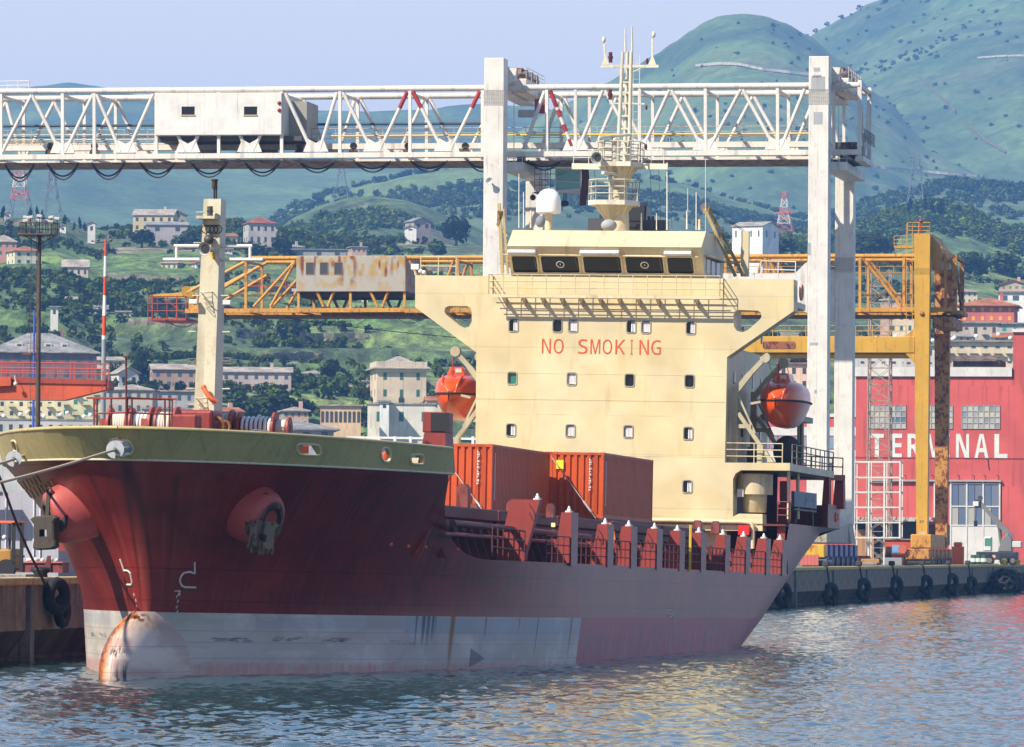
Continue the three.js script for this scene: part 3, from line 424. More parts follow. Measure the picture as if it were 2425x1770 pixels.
const stroke = (side, pts, w, off = 0.012) => { const o = []; for (let i = 0; i + 1 < pts.length; i++) { const n = Math.max(1, Math.ceil(Math.hypot(pts[i + 1][0] - pts[i][0], pts[i + 1][1] - pts[i][1]) / 0.25)); for (let k = 0; k < n; k++) { const a = [0, 1].map((j) => { const t = (k + j) / n; return hp(side, lerp(pts[i][0], pts[i + 1][0], t), lerp(pts[i][1], pts[i + 1][1], t)); }); o.push(cyl(a[0], a[1], w / 2, w / 2, 6)); } } return o; };
{
  const sym = (side, pts) => mesh('bulbous_bow_mark', stroke(side, pts.map(([x, y]) => onHull(side, x, y, side < 0 ? 4 : 20)), 0.085), paintWhite, ship);
  sym(1, [[460, 1331], [460, 1358], [447, 1356], [434, 1359], [426, 1368], [425, 1379], [430, 1387], [438, 1390], [462, 1392]]);
  sym(-1, [[284, 1326], [293, 1353], [303, 1352], [310, 1360], [314, 1378], [312, 1386], [300, 1387]]);
  const dm = []; const tick = (side, x, y, w, h) => { const [s, v] = onHull(side, x, y, side < 0 ? 4 : 20); dm.push(stroke(side, [[s, v + h / 2], [s, v - h / 2]], w)); };
  for (const [x, y] of [[424, 1408], [420, 1424], [418, 1437], [420, 1449]]) tick(1, x, y, 0.06, 0.1); for (const [x, y] of [[317, 1409], [321, 1424], [323, 1435]]) tick(-1, x, y, 0.05, 0.1);
  const [s7, v7] = onHull(1, 418, 1407); dm.push(stroke(1, [[s7 - 0.1, v7 + 0.11], [s7 + 0.16, v7 + 0.11], [s7, v7 - 0.13]], 0.05));
  for (let i = 0; i < 13; i++) { const [s, v] = onHull(1, 1596, 1425 + i * 8); dm.push(stroke(1, [[s, v + 0.05], [s, v - 0.05]], 0.06)); }
  const [sp, vp] = onHull(1, 1587, 1453), ring = []; for (let k = 0; k <= 16; k++) ring.push([sp + 0.55 * Math.cos(k / 8 * Math.PI), vp + 0.16 * Math.sin(k / 8 * Math.PI)]); dm.push(stroke(1, ring, 0.05), stroke(1, [[sp - 0.9, vp], [sp + 0.9, vp]], 0.05));
  mesh('draught_marks', dm, paintWhite, ship);
  // faded yellow name on the starboard bow: rows of worn strokes
  const nm = []; seed = 5; for (const [x0, y0, n] of [[30, 1150, 8], [56, 1166, 9]]) for (let i = 0; i < n; i++) { const x = x0 + i * 8, y = y0 - i * 3.4, a = onHull(-1, x, y, 11), b = onHull(-1, x + 10, y + 17, 11); nm.push(stroke(-1, [a, b], 0.1)); }
  mesh('painted_name', nm, M(0.45, 0.30, 0.10, 0.7, T.mid), ship);
  for (const [x, y] of [[924, 1291], [965, 1293], [1007, 1297], [1083, 1301]]) { const [s, v] = onHull(1, x, y), p = hp(1, s, v); mesh('scupper', sph(p, 0.085, 8, 6), M(0.75, 0.14, 0.06, 0.5), ship); }
}
// ---------- superstructure ----------
const MASTC = M(0.78, 0.74, 0.60, 0.42, T.light), ZF = -86, fp = (px, py, z = ZF) => { const p = S(px, py, z); return [p.x, p.y]; };
const outline = [[983, 652], [983, 728], [1128, 835], [1124, 1252], [1806, 1258], [1806, 1218], [1750, 1217], [1736, 1224], [1736, 1135], [1742, 1122], [1755, 1114], [1871, 1115], [1871, 1097], [1717, 1096], [1722, 846], [1880, 737], [1880, 662]].map(([x, y]) => fp(x, y));
const wingHoles = [[[1062, 725], [1106, 725], [1114, 730], [1117, 738], [1117, 762], [1111, 774], [1099, 777], [1089, 773], [1057, 746], [1052, 738], [1054, 729]], [[1749, 734], [1795, 736], [1802, 741], [1804, 749], [1800, 757], [1769, 784], [1758, 787], [1745, 784], [1738, 773], [1737, 747], [1741, 738]]].map((h) => h.map(([x, y]) => fp(x, y)));
const wins = [[1216, 771, 1], [1320, 772, 0], [1357, 772, 2], [1495, 774, 1], [1530, 775, 2], [1636, 777, 1], [1213, 896, 3], [1354, 898, 2], [1491, 901, 0], [1633, 903, 0], [1210, 1019, 1], [1351, 1021, 2], [1488, 1023, 2], [1630, 1027, 1], [1628, 1153, 1]];
const winRing = (px, py, g = 0) => { const [x, y] = fp(px, py); return rrect(x, y, 0.43 + g, 0.59 + g, 0.11, 3); };
const ss = mesh('superstructure', [ext(outline, 0.14, [...wingHoles, ...wins.map(([x, y]) => winRing(x, y))]).translate(0, 0, ZF - 0.14), ext(outline, 1.1, wingHoles).translate(0, 0, ZF - 1.25)], CREAM, ship);
for (const [x, y, k] of wins) {
  const [cx, cy] = fp(x, y), z = ZF - 0.138;
  mesh('window', ext(winRing(x, y, -0.005), 0.02).translate(0, 0, z), k === 3 ? M(0.02, 0.16, 0.13, 0.15) : GLASS, ss);
  mesh('window_rim', ext(winRing(x, y, 0.10), 0.03, [winRing(x, y, 0.012)]).translate(0, 0, ZF), k === 3 ? M(0.35, 0.33, 0.2, 0.4) : M(0.30, 0.29, 0.24, 0.35), ss);
  if (k === 1 || k === 2) { const o = [], n = k === 1 ? 3 : 6, x0 = k === 1 ? cx - 0.02 : cx - 0.2, x1 = cx + 0.2; for (let i = 0; i < n; i++) { const a = lerp(x0, x1, (i + 0.5) / n); o.push(cyl(V(a, cy - 0.25, z + 0.045), V(a, cy + 0.26, z + 0.045), 0.034 - (i % 2) * 0.01, 0.03, 6)); } mesh('curtain', o, M(0.72, 0.72, 0.74, 0.9), ss); }
}
{
  const [xl] = fp(1128, 900), [xr] = fp(1719, 900), yTop = fp(1420, 660)[1], zA = ZF - 1.26;
  mesh('accommodation_block', [box(xl, xr, DK, fp(1420, 815)[1], ZF - 13.5, zA), box(xl, xr, fp(1420, 815)[1], yTop - 0.5, ZF - 4.4, zA), box(fp(985, 700)[0], fp(1878, 700)[0], yTop - 1.3, yTop - 1.0, ZF - 4.2, zA)], CREAMS, ship);
  const sideWin = (z, y) => mesh('side_window', box(xr - 0.02, xr + 0.03, y, y + 0.6, z - 0.22, z + 0.22), GLASS, ss);
  for (let k = 0; k < 4; k++) for (const dz of [-2.6, -5.2, -8.4, -11]) sideWin(ZF + dz, fp(1720, [790, 905, 1028, 1150][k])[1]);
  // lettering
  const L = []; for (const [ch, x0, x1] of [['N', 1283, 1305], ['O', 1311, 1335], ['S', 1369, 1392], ['M', 1398, 1422], ['O', 1427, 1450], ['K', 1457, 1481], ['I', 1493, 1499], ['N', 1514, 1537], ['G', 1542, 1566]]) { const dy = (x0 - 1283) * 0.0135, a = fp(x0, 837 + dy), b = fp(x1, 802.5 + dy); L.push(letterGeo(ch, font, a[0], b[0], a[1], b[1], 0.012).translate(0, 0, ZF)); }
  mesh('lettering', L, M(0.72, 0.10, 0.02, 0.5, T.clean), ss).userData.label = 'red lettering reading no smoking';
  // weld seams standing proud across the front
  const seams = []; for (const [x0, x1, y] of [[1128, 1716, 944], [1127, 1716, 1075], [1128, 1716, 882]]) { const a = fp(x0, y), b = fp(x1, y + 9); seams.push(bar(V(a[0], a[1], ZF), V(b[0], b[1], ZF), 0.02, 0.012)); } mesh('weld_seam', seams[0], CREAM, ss); mesh('weld_seam', seams[1], CREAM, ss); mesh('weld_seam', seams[2], CREAM, ss);
  const pz = ZF + 0.2, pp = (x, y) => { const q = S(x, y, pz); return V(q.x, q.y, pz); };
  mesh('fire_main_pipe', tube([pp(1530, 1232), pp(1600, 1233), pp(1700, 1236), pp(1770, 1238), pp(1780, 1241), pp(1783, 1250), pp(1783, 1300)], 0.11, 8, 60), CREAMS, ss);
}
// bridge house
{
  const x0 = fp(1196, 620)[0], x1 = fp(1657, 620)[0], yb = fp(1420, 656)[1], yw = fp(1420, 583)[1], yt = fp(1420, 541)[1], zb = ZF - 1.7, zw = ZF - 0.42, zt = ZF - 1.75, zk = ZF - 7.4;
  const prof = [[zb, yb - 1.2], [zb, yb], [zw, yw], [zt, yt], [zk, yt], [zk + 0.6, yb - 1.2]], g = ext(prof, x1 - x0).rotateY(-Math.PI / 2).translate(x1, 0, 0);
  g.scale(1, 1, 1); const br = mesh('bridge_house', tf(ext(prof.map(([z, y]) => [-z, y]), x1 - x0).rotateY(Math.PI / 2), new THREE.Matrix4().makeTranslation(x0, 0, 0)), CREAMS, ship);
  const th = Math.atan2(zw - zb, yw - yb), wm = new THREE.Matrix4().makeRotationX(th).setPosition(0, yb, zb), onW = (px, py) => { const a = fp(px, py, (zb + zw) / 2); return [a[0], (a[1] - yb) / Math.cos(th)]; };
  for (const [a, b] of [[1213, 1272], [1282, 1371], [1382, 1471], [1482, 1571], [1581, 1642]]) {
    const dy = (a - 1213) * 0.008, p = onW(a, 643 + dy), q = onW(b, 606.5 + dy), cx = (p[0] + q[0]) / 2, cy = (p[1] + q[1]) / 2, w = q[0] - p[0], h = q[1] - p[1];
    mesh('window', tf(ext(rrect(cx, cy, w, h, 0.12), 0.02), wm), GLASS, br);
    mesh('window_frame', tf(ext(rrect(cx, cy, w + 0.16, h + 0.16, 0.17), 0.06, [rrect(cx, cy, w, h, 0.12)]), wm), CREAMS, br);
    mesh('wiper', tf(bar(V(cx + w * 0.42, cy + h * 0.42, 0.05), V(cx + w * 0.45, cy - h * 0.3, 0.05), 0.02), wm), STEEL, br);
    if (a === 1282 || a === 1482) mesh('clear_view_screen', tf(new THREE.TorusGeometry(0.19, 0.026, 8, 24).translate(cx, cy, 0.04), wm), WHITE, br), mesh('screen_motor', tf(bar(V(cx, cy - 0.06, 0.04), V(cx, cy + 0.06, 0.04), 0.03), wm), WHITE, br);
  }
  for (const [a, b] of [[1207, 1274], [1378, 1472], [1577, 1643]]) { const dy = (a - 1207) * 0.009, p = onW(a, 599 + dy), q = onW(b, 592 + dy); mesh('sun_visor_box', tf(bev(p[0], q[0], p[1], q[1] + 0.02, 0.02, 0.26, 0.05), wm), WHITE, br); }
  { const p = onW(1196, 601), q = onW(1657, 607); mesh('visor_rail', tf(bar(V(p[0], p[1], 0.12), V(q[0], q[1], 0.12), 0.05), wm), CREAMS, br); }
  for (let k = 0; k < 3; k++) mesh('side_window', box(x1 - 0.01, x1 + 0.03, yb + 0.35, yb + 1.25, zb - 1.2 - k * 1.5, zb - 0.2 - k * 1.5), M(0.01, 0.012, 0.015, 0.04), br);
  mesh('side_visor', [ext([[-zb - 0.3, yw - 0.4], [-zb + 5, yw - 0.4], [-zb + 5, yw - 0.3], [-zb - 0.3, yw - 0.3]], 0.3).rotateY(Math.PI / 2).translate(x1, 0, 0)], CREAMS, br);
  // front catwalk: edge beams, grating bars, brackets and railing
  const cx0 = fp(1166, 700)[0], cx1 = fp(1712, 700)[0], yf = fp(1420, 706)[1], zo = ZF + 0.95, cw = [box(cx0, cx1, yf - 0.06, yf + 0.10, zo - 0.06, zo)];
  for (let k = 1; k < 4; k++) cw.push(box(cx0, cx1, yf, yf + 0.03, ZF + k * 0.24, ZF + 0.03 + k * 0.24));
  const walk = mesh('catwalk', cw, CREAMS, ship); for (let k = 0; k < 11; k++) { const x = lerp(fp(1200, 700)[0], fp(1654, 700)[0], k / 10); mesh('bracket', ext([[0, 0], [0.93, 0], [0.93, -0.09], [0, -0.42]], 0.05).rotateY(-Math.PI / 2).translate(x, yf - 0.005, ZF + 0.002), CREAMS, walk); }
  const h = 1.0; mesh('railing', [...rail([V(cx0, yf + 0.1, ZF + 0.05), V(cx0, yf + 0.1, zo - 0.03), V(cx1, yf + 0.1, zo - 0.03), V(cx1, yf + 0.1, ZF + 0.05)], h, 3, 0.024, 0.75)], CREAMS, walk);
  // monkey island fittings
  const zM = ZF - 4.4, mp = (px, py, z = zM) => { const q = S(px, py, z); return V(q.x, q.y, z); };
  const rad = mesh('satellite_dome', lathe([[0.02, 1.28], [0.25, 1.24], [0.45, 1.1], [0.58, 0.88], [0.63, 0.6], [0.64, 0.08], [0.6, 0.0], [0.02, 0]], 24).translate(...mp(1299, 506).toArray()), M(0.85, 0.85, 0.84, 0.3), ship); mesh('dome_pedestal', cyl(mp(1299, 545), mp(1299, 504), 0.2, 0.2, 10), CREAMS, rad);
  const mast = new THREE.Group(); mast.name = 'radar_mast'; ship.add(mast);
  const q0 = mp(1466, 548), q1 = mp(1466, 498), q2 = mp(1468, 400);
  mesh('mast_column', [cyl(q0, q1, 0.55, 0.5, 10), cyl(q1, q2, 0.46, 0.36, 10)], CREAMS, mast);
  const plat = (px0, px1, py, d, flare) => { const a = mp(px0, py), b = mp(px1, py), c = a.clone().add(b).multiplyScalar(0.5), w = (b.x - a.x) / 2, oct = [[-w, -d * 0.5], [-w * 0.62, -d], [w * 0.62, -d], [w, -d * 0.5], [w, d * 0.5], [w * 0.62, d], [-w * 0.62, d], [-w, d * 0.5]]; mesh('platform', ext(oct, 0.24).rotateX(Math.PI / 2).translate(c.x, c.y, c.z), MASTC, mast); if (flare) for (const [sx, sz] of [[-1, 1], [1, 1], [-0.3, 1.3], [0.5, 1.3]]) mesh('platform_strut', bar(V(c.x + sx * w * 0.62, c.y - 0.2, c.z + sz * d * 0.6), V(c.x + sx * 0.3, c.y - 1.0, c.z + sz * 0.25), 0.09), CREAMS, mast); mesh('platform_gusset', lathe([[0.42, -1.0], [w * 0.82, -0.24]], 8).translate(c.x, c.y, c.z), CREAMS, mast); return [c, w, oct]; };
  const p1 = plat(1398, 1511, 477, 1.15, true), p2 = plat(1420, 1522, 386, 1.1, true);
  for (const [c, w, oct] of [p1, p2]) mesh('railing', rail([...oct, oct[0]].map(([x, z]) => V(c.x + x * 0.97, c.y, c.z - z * 0.97)), 1.05, 3, 0.028, 0.7), MASTC, mast);
  for (const [a, b] of [[1355, 1440], [1505, 1582]]) mesh('side_arm', bar(mp(a, 394), mp(b, 395), 0.2, 0.3), MASTC, mast);
  for (const [a, b] of [[1358, 1430], [1512, 1572]]) mesh('arm_railing', rail([mp(a, 392), mp(b, 392)], 0.8, 2, 0.022, 0.8), MASTC, mast);
  const legs = [[1463, 386, 1475, 122], [1490, 386, 1495, 122], [1480, 384, 1486, 122]]; legs.forEach(([a, b, c, d], i) => { const z = i === 2 ? zM - 0.7 : zM; mesh('mast_leg', cyl(mp(a, b, z), mp(c, d, z), 0.12, 0.085, 8), MASTC, mast); });
  for (const y of [160, 195, 220, 245, 275, 305, 335, 362]) { const t = (386 - y) / 264, l = lerp(1463, 1475, t), r = lerp(1490, 1495, t); mesh('mast_crossbar', [bar(mp(l, y), mp(r, y), 0.09), bar(mp(l, y), mp(lerp(1480, 1486, t), y, zM - 0.7), 0.05), bar(mp(r, y), mp(lerp(1480, 1486, t), y, zM - 0.7), 0.05)], y === 245 || y === 195 ? CREAMS : MASTC, mast); }
  mesh('mast_ladder', ladder(mp(1507, 380), mp(1507, 130), 0.34, V(1, 0, 0), 0.4, 0.015), MASTC, mast);
  mesh('yard', [bar(mp(1423, 157), mp(1560, 157), 0.1, 0.14), bar(mp(1495, 172), mp(1525, 158), 0.05), bar(mp(1474, 172), mp(1450, 158), 0.05)], MASTC, mast); mesh('yard', [bar(mp(1444, 245), mp(1527, 246), 0.08)], MASTC, mast);
  for (const [x, y0, y1] of [[1434, 155, 104], [1545, 155, 92]]) { mesh('antenna_post', [bar(mp(x, y0), mp(x - (x < 1500 ? 3 : 0), y1), 0.09), ext([[-0.22, 0], [0.22, 0], [0, 0.55]], 0.05).translate(mp(x, y0).x, mp(x, y0).y, zM)], MASTC, mast); mesh('antenna_cap', sph(mp(x - (x < 1500 ? 4 : -3), y1 - 10), 0.1, 10, 8, 1.7), MASTC, mast); }
  for (const [x, y, r] of [[1446, 136, 0.11], [1445, 224, 0.11], [1533, 145, 0.06], [1531, 255, 0.05], [1530, 348, 0.06]]) mesh('signal_lamp', [cyl(mp(x, y + r * 110), mp(x, y - r * 110), r * 0.9, r * 0.9, 10), cyl(mp(x, y + 3), mp(x, y - 3), r * 1.2, r * 1.2, 10)], M(0.10, 0.012, 0.014, 0.25), mast);
  for (const [x, y0, y1] of [[1481, 125, 67], [1497, 125, 62]]) mesh('whip_antenna', cyl(mp(x, y0), mp(x, y1), 0.06, 0.035, 6), MASTC, mast);
  mesh('radar_scanner', bev(-0.95, 0.95, -0.07, 0.07, -0.1, 0.1, 0.03).rotateZ(0.13).rotateY(0.7).translate(...mp(1457, 322, zM + 0.8).toArray()), MASTC, mast); mesh('radar_gearbox', [sph(mp(1456, 333, zM + 0.8), 0.2), cyl(mp(1457, 382, zM + 0.8), mp(1456, 338, zM + 0.8), 0.13, 0.12, 8)], MASTC, mast);
  mesh('radar_scanner', bev(-0.7, 0.7, -0.08, 0.08, -0.1, 0.1, 0.03).rotateY(1.1).translate(...mp(1447, 412, zM + 1.0).toArray()), MASTC, mast); mesh('radar_gearbox', [sph(mp(1447, 424, zM + 1), 0.2), cyl(mp(1447, 476, zM + 1), mp(1447, 430, zM + 1), 0.12, 0.12, 8)], MASTC, mast);
  { const p = mp(1417, 375, zM + 1.2); const hn = mesh('fog_horn', [lathe([[0.08, -0.5], [0.12, -0.3], [0.2, 0.0], [0.3, 0.2], [0.32, 0.22], [0.28, 0.2], [0.1, -0.1], [0.02, -0.12]], 18).rotateX(Math.PI / 2).rotateY(-0.25).translate(p.x, p.y, p.z)], M(0.25, 0.25, 0.24, 0.4), mast); mesh('horn_throat', new THREE.CylinderGeometry(0.24, 0.12, 0.06, 16).rotateX(Math.PI / 2).rotateY(-0.25).translate(p.x - 0.02, p.y, p.z + 0.02), BLACK, hn); }
  mesh('funnel', [ext([[0, 0], [2.4, 0], [2.2, 1.3], [1.7, 1.5], [0.9, 1.0]].map(([a, b]) => [a, b]), 1.5, [], 0.1).rotateY(-Math.PI / 2).translate(mp(1522, 545, ZF - 7).x, mp(1522, 545, ZF - 7).y, ZF - 9.6)], M(0.015, 0.017, 0.022, 0.35, T.clean), ship);
  const hz = ZF - 6; mesh('locker', [box(mp(1392, 545, hz).x, mp(1440, 545, hz).x, mp(1392, 546, hz).y, mp(1392, 517, hz).y, hz - 1, hz)], M(0.05, 0.055, 0.07, 0.6), ship); mesh('ventilator', [box(mp(1525, 545, hz).x, mp(1575, 545, hz).x, mp(1525, 548, hz).y, mp(1525, 521, hz).y, hz - 1, hz), cyl(mp(1537, 522, hz - 0.3), mp(1537, 512, hz - 0.3), 0.08, 0.08), cyl(mp(1546, 522, hz - 0.3), mp(1546, 512, hz - 0.3), 0.08, 0.08)], M(0.04, 0.05, 0.08, 0.5), ship);
  mesh('covered_compass', sph(mp(1442, 534, zM + 1.2), 0.42, 10, 6, 0.75), M(0.30, 0.31, 0.32, 0.9), ship); mesh('covered_searchlight', sph(mp(1280, 525, zM + 1.4), 0.26, 8, 6, 1.2), M(0.20, 0.21, 0.23, 0.9), ship);
  for (const [x, y0, y1, r] of [[1229, 540, 412, 0.03], [1240, 540, 455, 0.035], [1257, 540, 498, 0.05], [1302, 545, 500, 0.04], [1580, 545, 385, 0.04], [1627, 543, 500, 0.05], [1629, 500, 445, 0.02], [1649, 545, 455, 0.035], [1657, 545, 520, 0.09], [1519, 545, 505, 0.05], [1555, 545, 505, 0.03], [1671, 500, 378, 0.02]]) mesh('whip_antenna', cyl(mp(x, y0), mp(x, y1), r, r * 0.7, 6), x === 1257 || x === 1657 ? CREAMS : WHITE, ship);
  for (const [xa, ya, xb, yb2] of [[1540, 400, 1545, 540], [1560, 402, 1566, 540], [1582, 402, 1592, 540], [1408, 400, 1413, 545], [1512, 420, 1505, 470]]) mesh('mast_stay', cyl(mp(xa, ya), mp(xb, yb2, zM - 1.5), 0.015, 0.015, 5), M(0.15, 0.16, 0.18, 0.6), mast);
  // stores derricks on the bridge wings
  const zD = ZF - 4.5, dp = (px, py, z = zD) => { const q = S(px, py, z); return V(q.x, q.y, z); };
  const dk = mesh('stores_derrick', [bar(dp(1672, 500), dp(1742, 655), 0.16), bar(dp(1680, 497, zD - 1), dp(1760, 652, zD - 1), 0.16), bar(dp(1672, 500), dp(1680, 497, zD - 1), 0.3), ...[0.2, 0.4, 0.6, 0.8].map((t) => bar(dp(1672, 500).lerp(dp(1742, 655), t), dp(1680, 497, zD - 1).lerp(dp(1760, 652, zD - 1), t), 0.08))], M(0.42, 0.33, 0.14, 0.55, T.mid), ship);
  mesh('derrick_post', bar(dp(1764, 655, zD - 2), dp(1766, 548, zD - 2), 0.32, 0.4), CREAMS, ship); mesh('derrick_sheave', cyl(dp(1670, 492), dp(1674, 492, zD - 0.8), 0.25, 0.25, 12), STEEL, dk); for (const k of [0, 1]) mesh('derrick_wire', cyl(dp(1676, 490 + k * 4), dp(1764, 546 + k * 4, zD - 2), 0.015, 0.015, 5), BLACK, dk);
  mesh('derrick_wire', cyl(dp(1671, 380), dp(1671, 550), 0.014, 0.014, 5), WHITE, dk);
  const dl = mesh('stores_derrick', [bar(dp(1182, 482), dp(1190, 650), 0.16), bar(dp(1192, 495, zD - 1), dp(1203, 650, zD - 1), 0.12), bar(dp(1175, 530), dp(1202, 560), 0.08), bar(dp(1182, 590), dp(1204, 592), 0.06), bar(dp(1182, 625), dp(1204, 627), 0.06)], M(0.50, 0.40, 0.18, 0.55, T.mid), ship); mesh('derrick_hook', cyl(dp(1185, 500), dp(1181, 535), 0.16, 0.1, 8), M(0.25, 0.2, 0.1, 0.6, T.heavy), dl);
  mesh('wing_railing', [...rail([dp(996, 652), dp(1080, 653)], 0.95, 2, 0.03, 1.0)], CREAMS, ship); mesh('wing_railing', rail([dp(1802, 658, ZF - 3), dp(1884, 660, ZF - 3)], 0.85, 2, 0.03, 0.9), WHITE, ship);
  for (const [x, y] of [[983, 632], [1786, 640]]) mesh('wing_floodlight', [box(-0.2, 0.2, -0.14, 0.14, -0.1, 0.1).translate(...dp(x, y).toArray()), cyl(dp(x, y + 20), dp(x, y), 0.03, 0.03, 6)], M(0.7, 0.7, 0.68, 0.4), ship);
  for (const [x, y] of [[996, 643], [1004, 646]]) mesh('wing_lamp', sph(dp(x, y), 0.13, 10, 8), WHITE, ship); mesh('life_ring', new THREE.TorusGeometry(0.36, 0.07, 8, 20).rotateY(Math.PI / 2).translate(fp(1884, 690)[0] + 0.15, fp(1884, 690)[1], ZF - 1), M(0.75, 0.35, 0.25, 0.6), ship);
}
// ---------- port quarter: boat deck, engine casing space, stern ----------
const zP = (px, py, z) => { const q = S(px, py, z); return V(q.x, q.y, z); };
{
  const xi = fp(1718, 1100)[0], xo = fp(1871, 1100)[0], yt = fp(1800, 1097)[1], yb = fp(1800, 1114)[1], zB = ZF - 15;
  mesh('boat_deck', [box(xi, xo, yb, yt - 0.01, zB, ZF - 1.26), box(-xo - 0.6, -xi - 0.6, yb, yt, zB, ZF - 0.2)], CREAMS, ship);
  mesh('boat_deck_railing', [...rail([V(xi, yt, ZF - 0.1), V(xo - 0.4, yt, ZF - 0.1)], 0.98, 3, 0.03, 1.3)], CREAMS, ship);
  mesh('boat_deck_railing', [...rail([V(xo - 0.05, yt, ZF - 1), V(xo - 0.05, yt, zB)], 0.98, 3, 0.03, 1.5)], M(0.28, 0.27, 0.24, 0.6, T.mid), ship);
  const vent = mesh('engine_room_ventilator', [lathe([[0.02, 1.05], [0.86, 1.05], [0.9, 1.0], [0.9, 0.0], [0.84, 0], [0.62, 0.0], [0.6, -0.9], [0.02, -0.9]], 26).translate(...zP(1788, 1172, ZF - 1.4).toArray())], CREAMS, ship); mesh('ventilator_lamp', box(-0.16, 0.16, -0.2, 0.2, -0.1, 0.1).translate(...zP(1754, 1168, ZF - 0.6).toArray()), WHITE, vent);
  mesh('casing_wall', [box(xi, xi + 0.1, DK, yb, zB, ZF - 1.27), box(xi + 0.11, 7.4, DK, yb, ZF - 9, ZF - 8.9)], DKRED, ship);
  for (const [x, z] of [[1868, ZF - 1.4], [1890, ZF - 5]]) mesh('deck_pillar', cyl(zP(x, 1230, z), zP(x, 1113, z), 0.09, 0.09, 8), CREAMS, ship);
  mesh('inner_post', [bar(zP(1858, 1240, ZF - 3), zP(1858, 1140, ZF - 3), 0.5, 0.4)], DKRED, ship);
  mesh('poop_railing', rail([zP(1842, 1236, ZF - 0.4), zP(1868, 1237, ZF - 0.4), zP(1872, 1236, ZF - 3)], 1.0, 3, 0.03, 0.6), MAROON, ship);
  mesh('stair', [...Array.from({ length: 9 }, (_, k) => box(zP(1812, 1300, ZF - 1).x, zP(1836, 1300, ZF - 1).x, DK + k * 0.28, DK + k * 0.28 + 0.05, ZF - 1.2 - k * 0.22, ZF - 0.95 - k * 0.22))], DKRED, ship);
  mesh('poop_front', [box(zP(1838, 1300, ZF).x, 9.2, DK, 4.7, ZF - 0.4, ZF - 0.3)], MAROON, ship);
  mesh('fire_box', box(-0.28, 0.28, -0.24, 0.24, -0.1, 0.1).translate(...zP(1762, 1256, ZF + 0.4).toArray()), M(0.6, 0.02, 0.02, 0.4), ship);
  // rolled gangway panel, stern bulwark, stern posts and upper rail
  mesh('stowed_gangway', [0, 1, 2, 3].map((k) => { const a = zP(1878, 1168 + k * 9, ZF - 4), b = zP(1931, 1174 + k * 9, ZF - 7); return bar(a, b, 0.17, 0.2); }), M(0.20, 0.27, 0.36, 0.45, T.mid), ship);
  mesh('gangway_frame', [bar(zP(1885, 1240, ZF - 5), zP(1885, 1200, ZF - 5), 0.08), bar(zP(1925, 1245, ZF - 7), zP(1925, 1205, ZF - 7), 0.08), bar(zP(1880, 1206, ZF - 4.2), zP(1932, 1212, ZF - 7), 0.1)], STEEL, ship);
  const sz0 = -SEND + 4.2, xq = 9.15; mesh('stern_bulwark', [box(xq - 0.15, xq + 0.1, 4.74, 6.0, -SEND, sz0), box(-xq, xq - 0.16, 4.74, 6.0, -SEND, -SEND + 0.15)], HULLG, ship);
  for (const y of [0]) mesh('stern_fairlead', [tube(rrect(0, 0, 0.7, 0.42, 0.16).map(([z, y]) => V(xq + 0.12, 5.35 + y, -SEND + 1.3 + z)), 0.05, 6, 50, true), box(xq + 0.101, xq + 0.115, 5.18, 5.52, -SEND + 1.0, -SEND + 1.6)], M(0.75, 0.12, 0.06, 0.5), ship);
  for (const [x, w, z, t] of [[1955, 0.42, -SEND + 2.6, 1118], [1985, 0.6, -SEND + 0.6, 1128]]) mesh('stern_post', ext([[-w / 2, 0], [w / 2, 0], [w / 2 - 0.05, 1], [-w / 2 + 0.12, 1]].map(([a, b]) => [a, b * (zP(x, t, z).y - zP(x, 1206, z).y)]), 0.7).translate(zP(x, 1206, z).x, zP(x, 1206, z).y, z - 0.7), MAROON, ship);
  mesh('stern_rail', rail([zP(1872, 1122, -SEND + 6), zP(1996, 1128, -SEND + 0.5)], 0.95, 2, 0.035, 1.1), MAROON, ship); mesh('stern_beam', bar(zP(1872, 1130, -SEND + 6), zP(1996, 1132, -SEND + 0.5), 0.3, 0.3), MAROON, ship);
  mesh('rescue_boat_deck', [box(zP(1815, 1000, ZF - 11).x, zP(1905, 1000, ZF - 11).x, zP(1815, 998, ZF - 11).y, zP(1815, 985, ZF - 11).y, ZF - 14, ZF - 9)], M(0.36, 0.33, 0.25, 0.5, T.light), ship); for (const x of [1892, 1900]) mesh('deck_pillar', cyl(zP(x, 1100, ZF - 11), zP(x, 995, ZF - 11), 0.09, 0.09, 8), M(0.36, 0.33, 0.25, 0.5, T.light), ship);
  mesh('rescue_deck_railing', rail([zP(1870, 985, ZF - 9.2), zP(1902, 985, ZF - 9.2)], 0.95, 3, 0.025, 0.7), STEEL, ship);
  const rb = mesh('winch', [cyl(zP(1775, 1082, ZF - 4), zP(1795, 1082, ZF - 4), 0.36, 0.36, 16), cyl(zP(1772, 1082, ZF - 4), zP(1775, 1082, ZF - 4), 0.5, 0.5, 16), cyl(zP(1795, 1082, ZF - 4), zP(1798, 1082, ZF - 4), 0.5, 0.5, 16)], M(0.07, 0.07, 0.07, 0.6), ship);
  mesh('covered_gear', sph(zP(1865, 1070, ZF - 6), 0.75, 10, 8, 1.1), M(0.05, 0.055, 0.05, 0.95), ship);
}
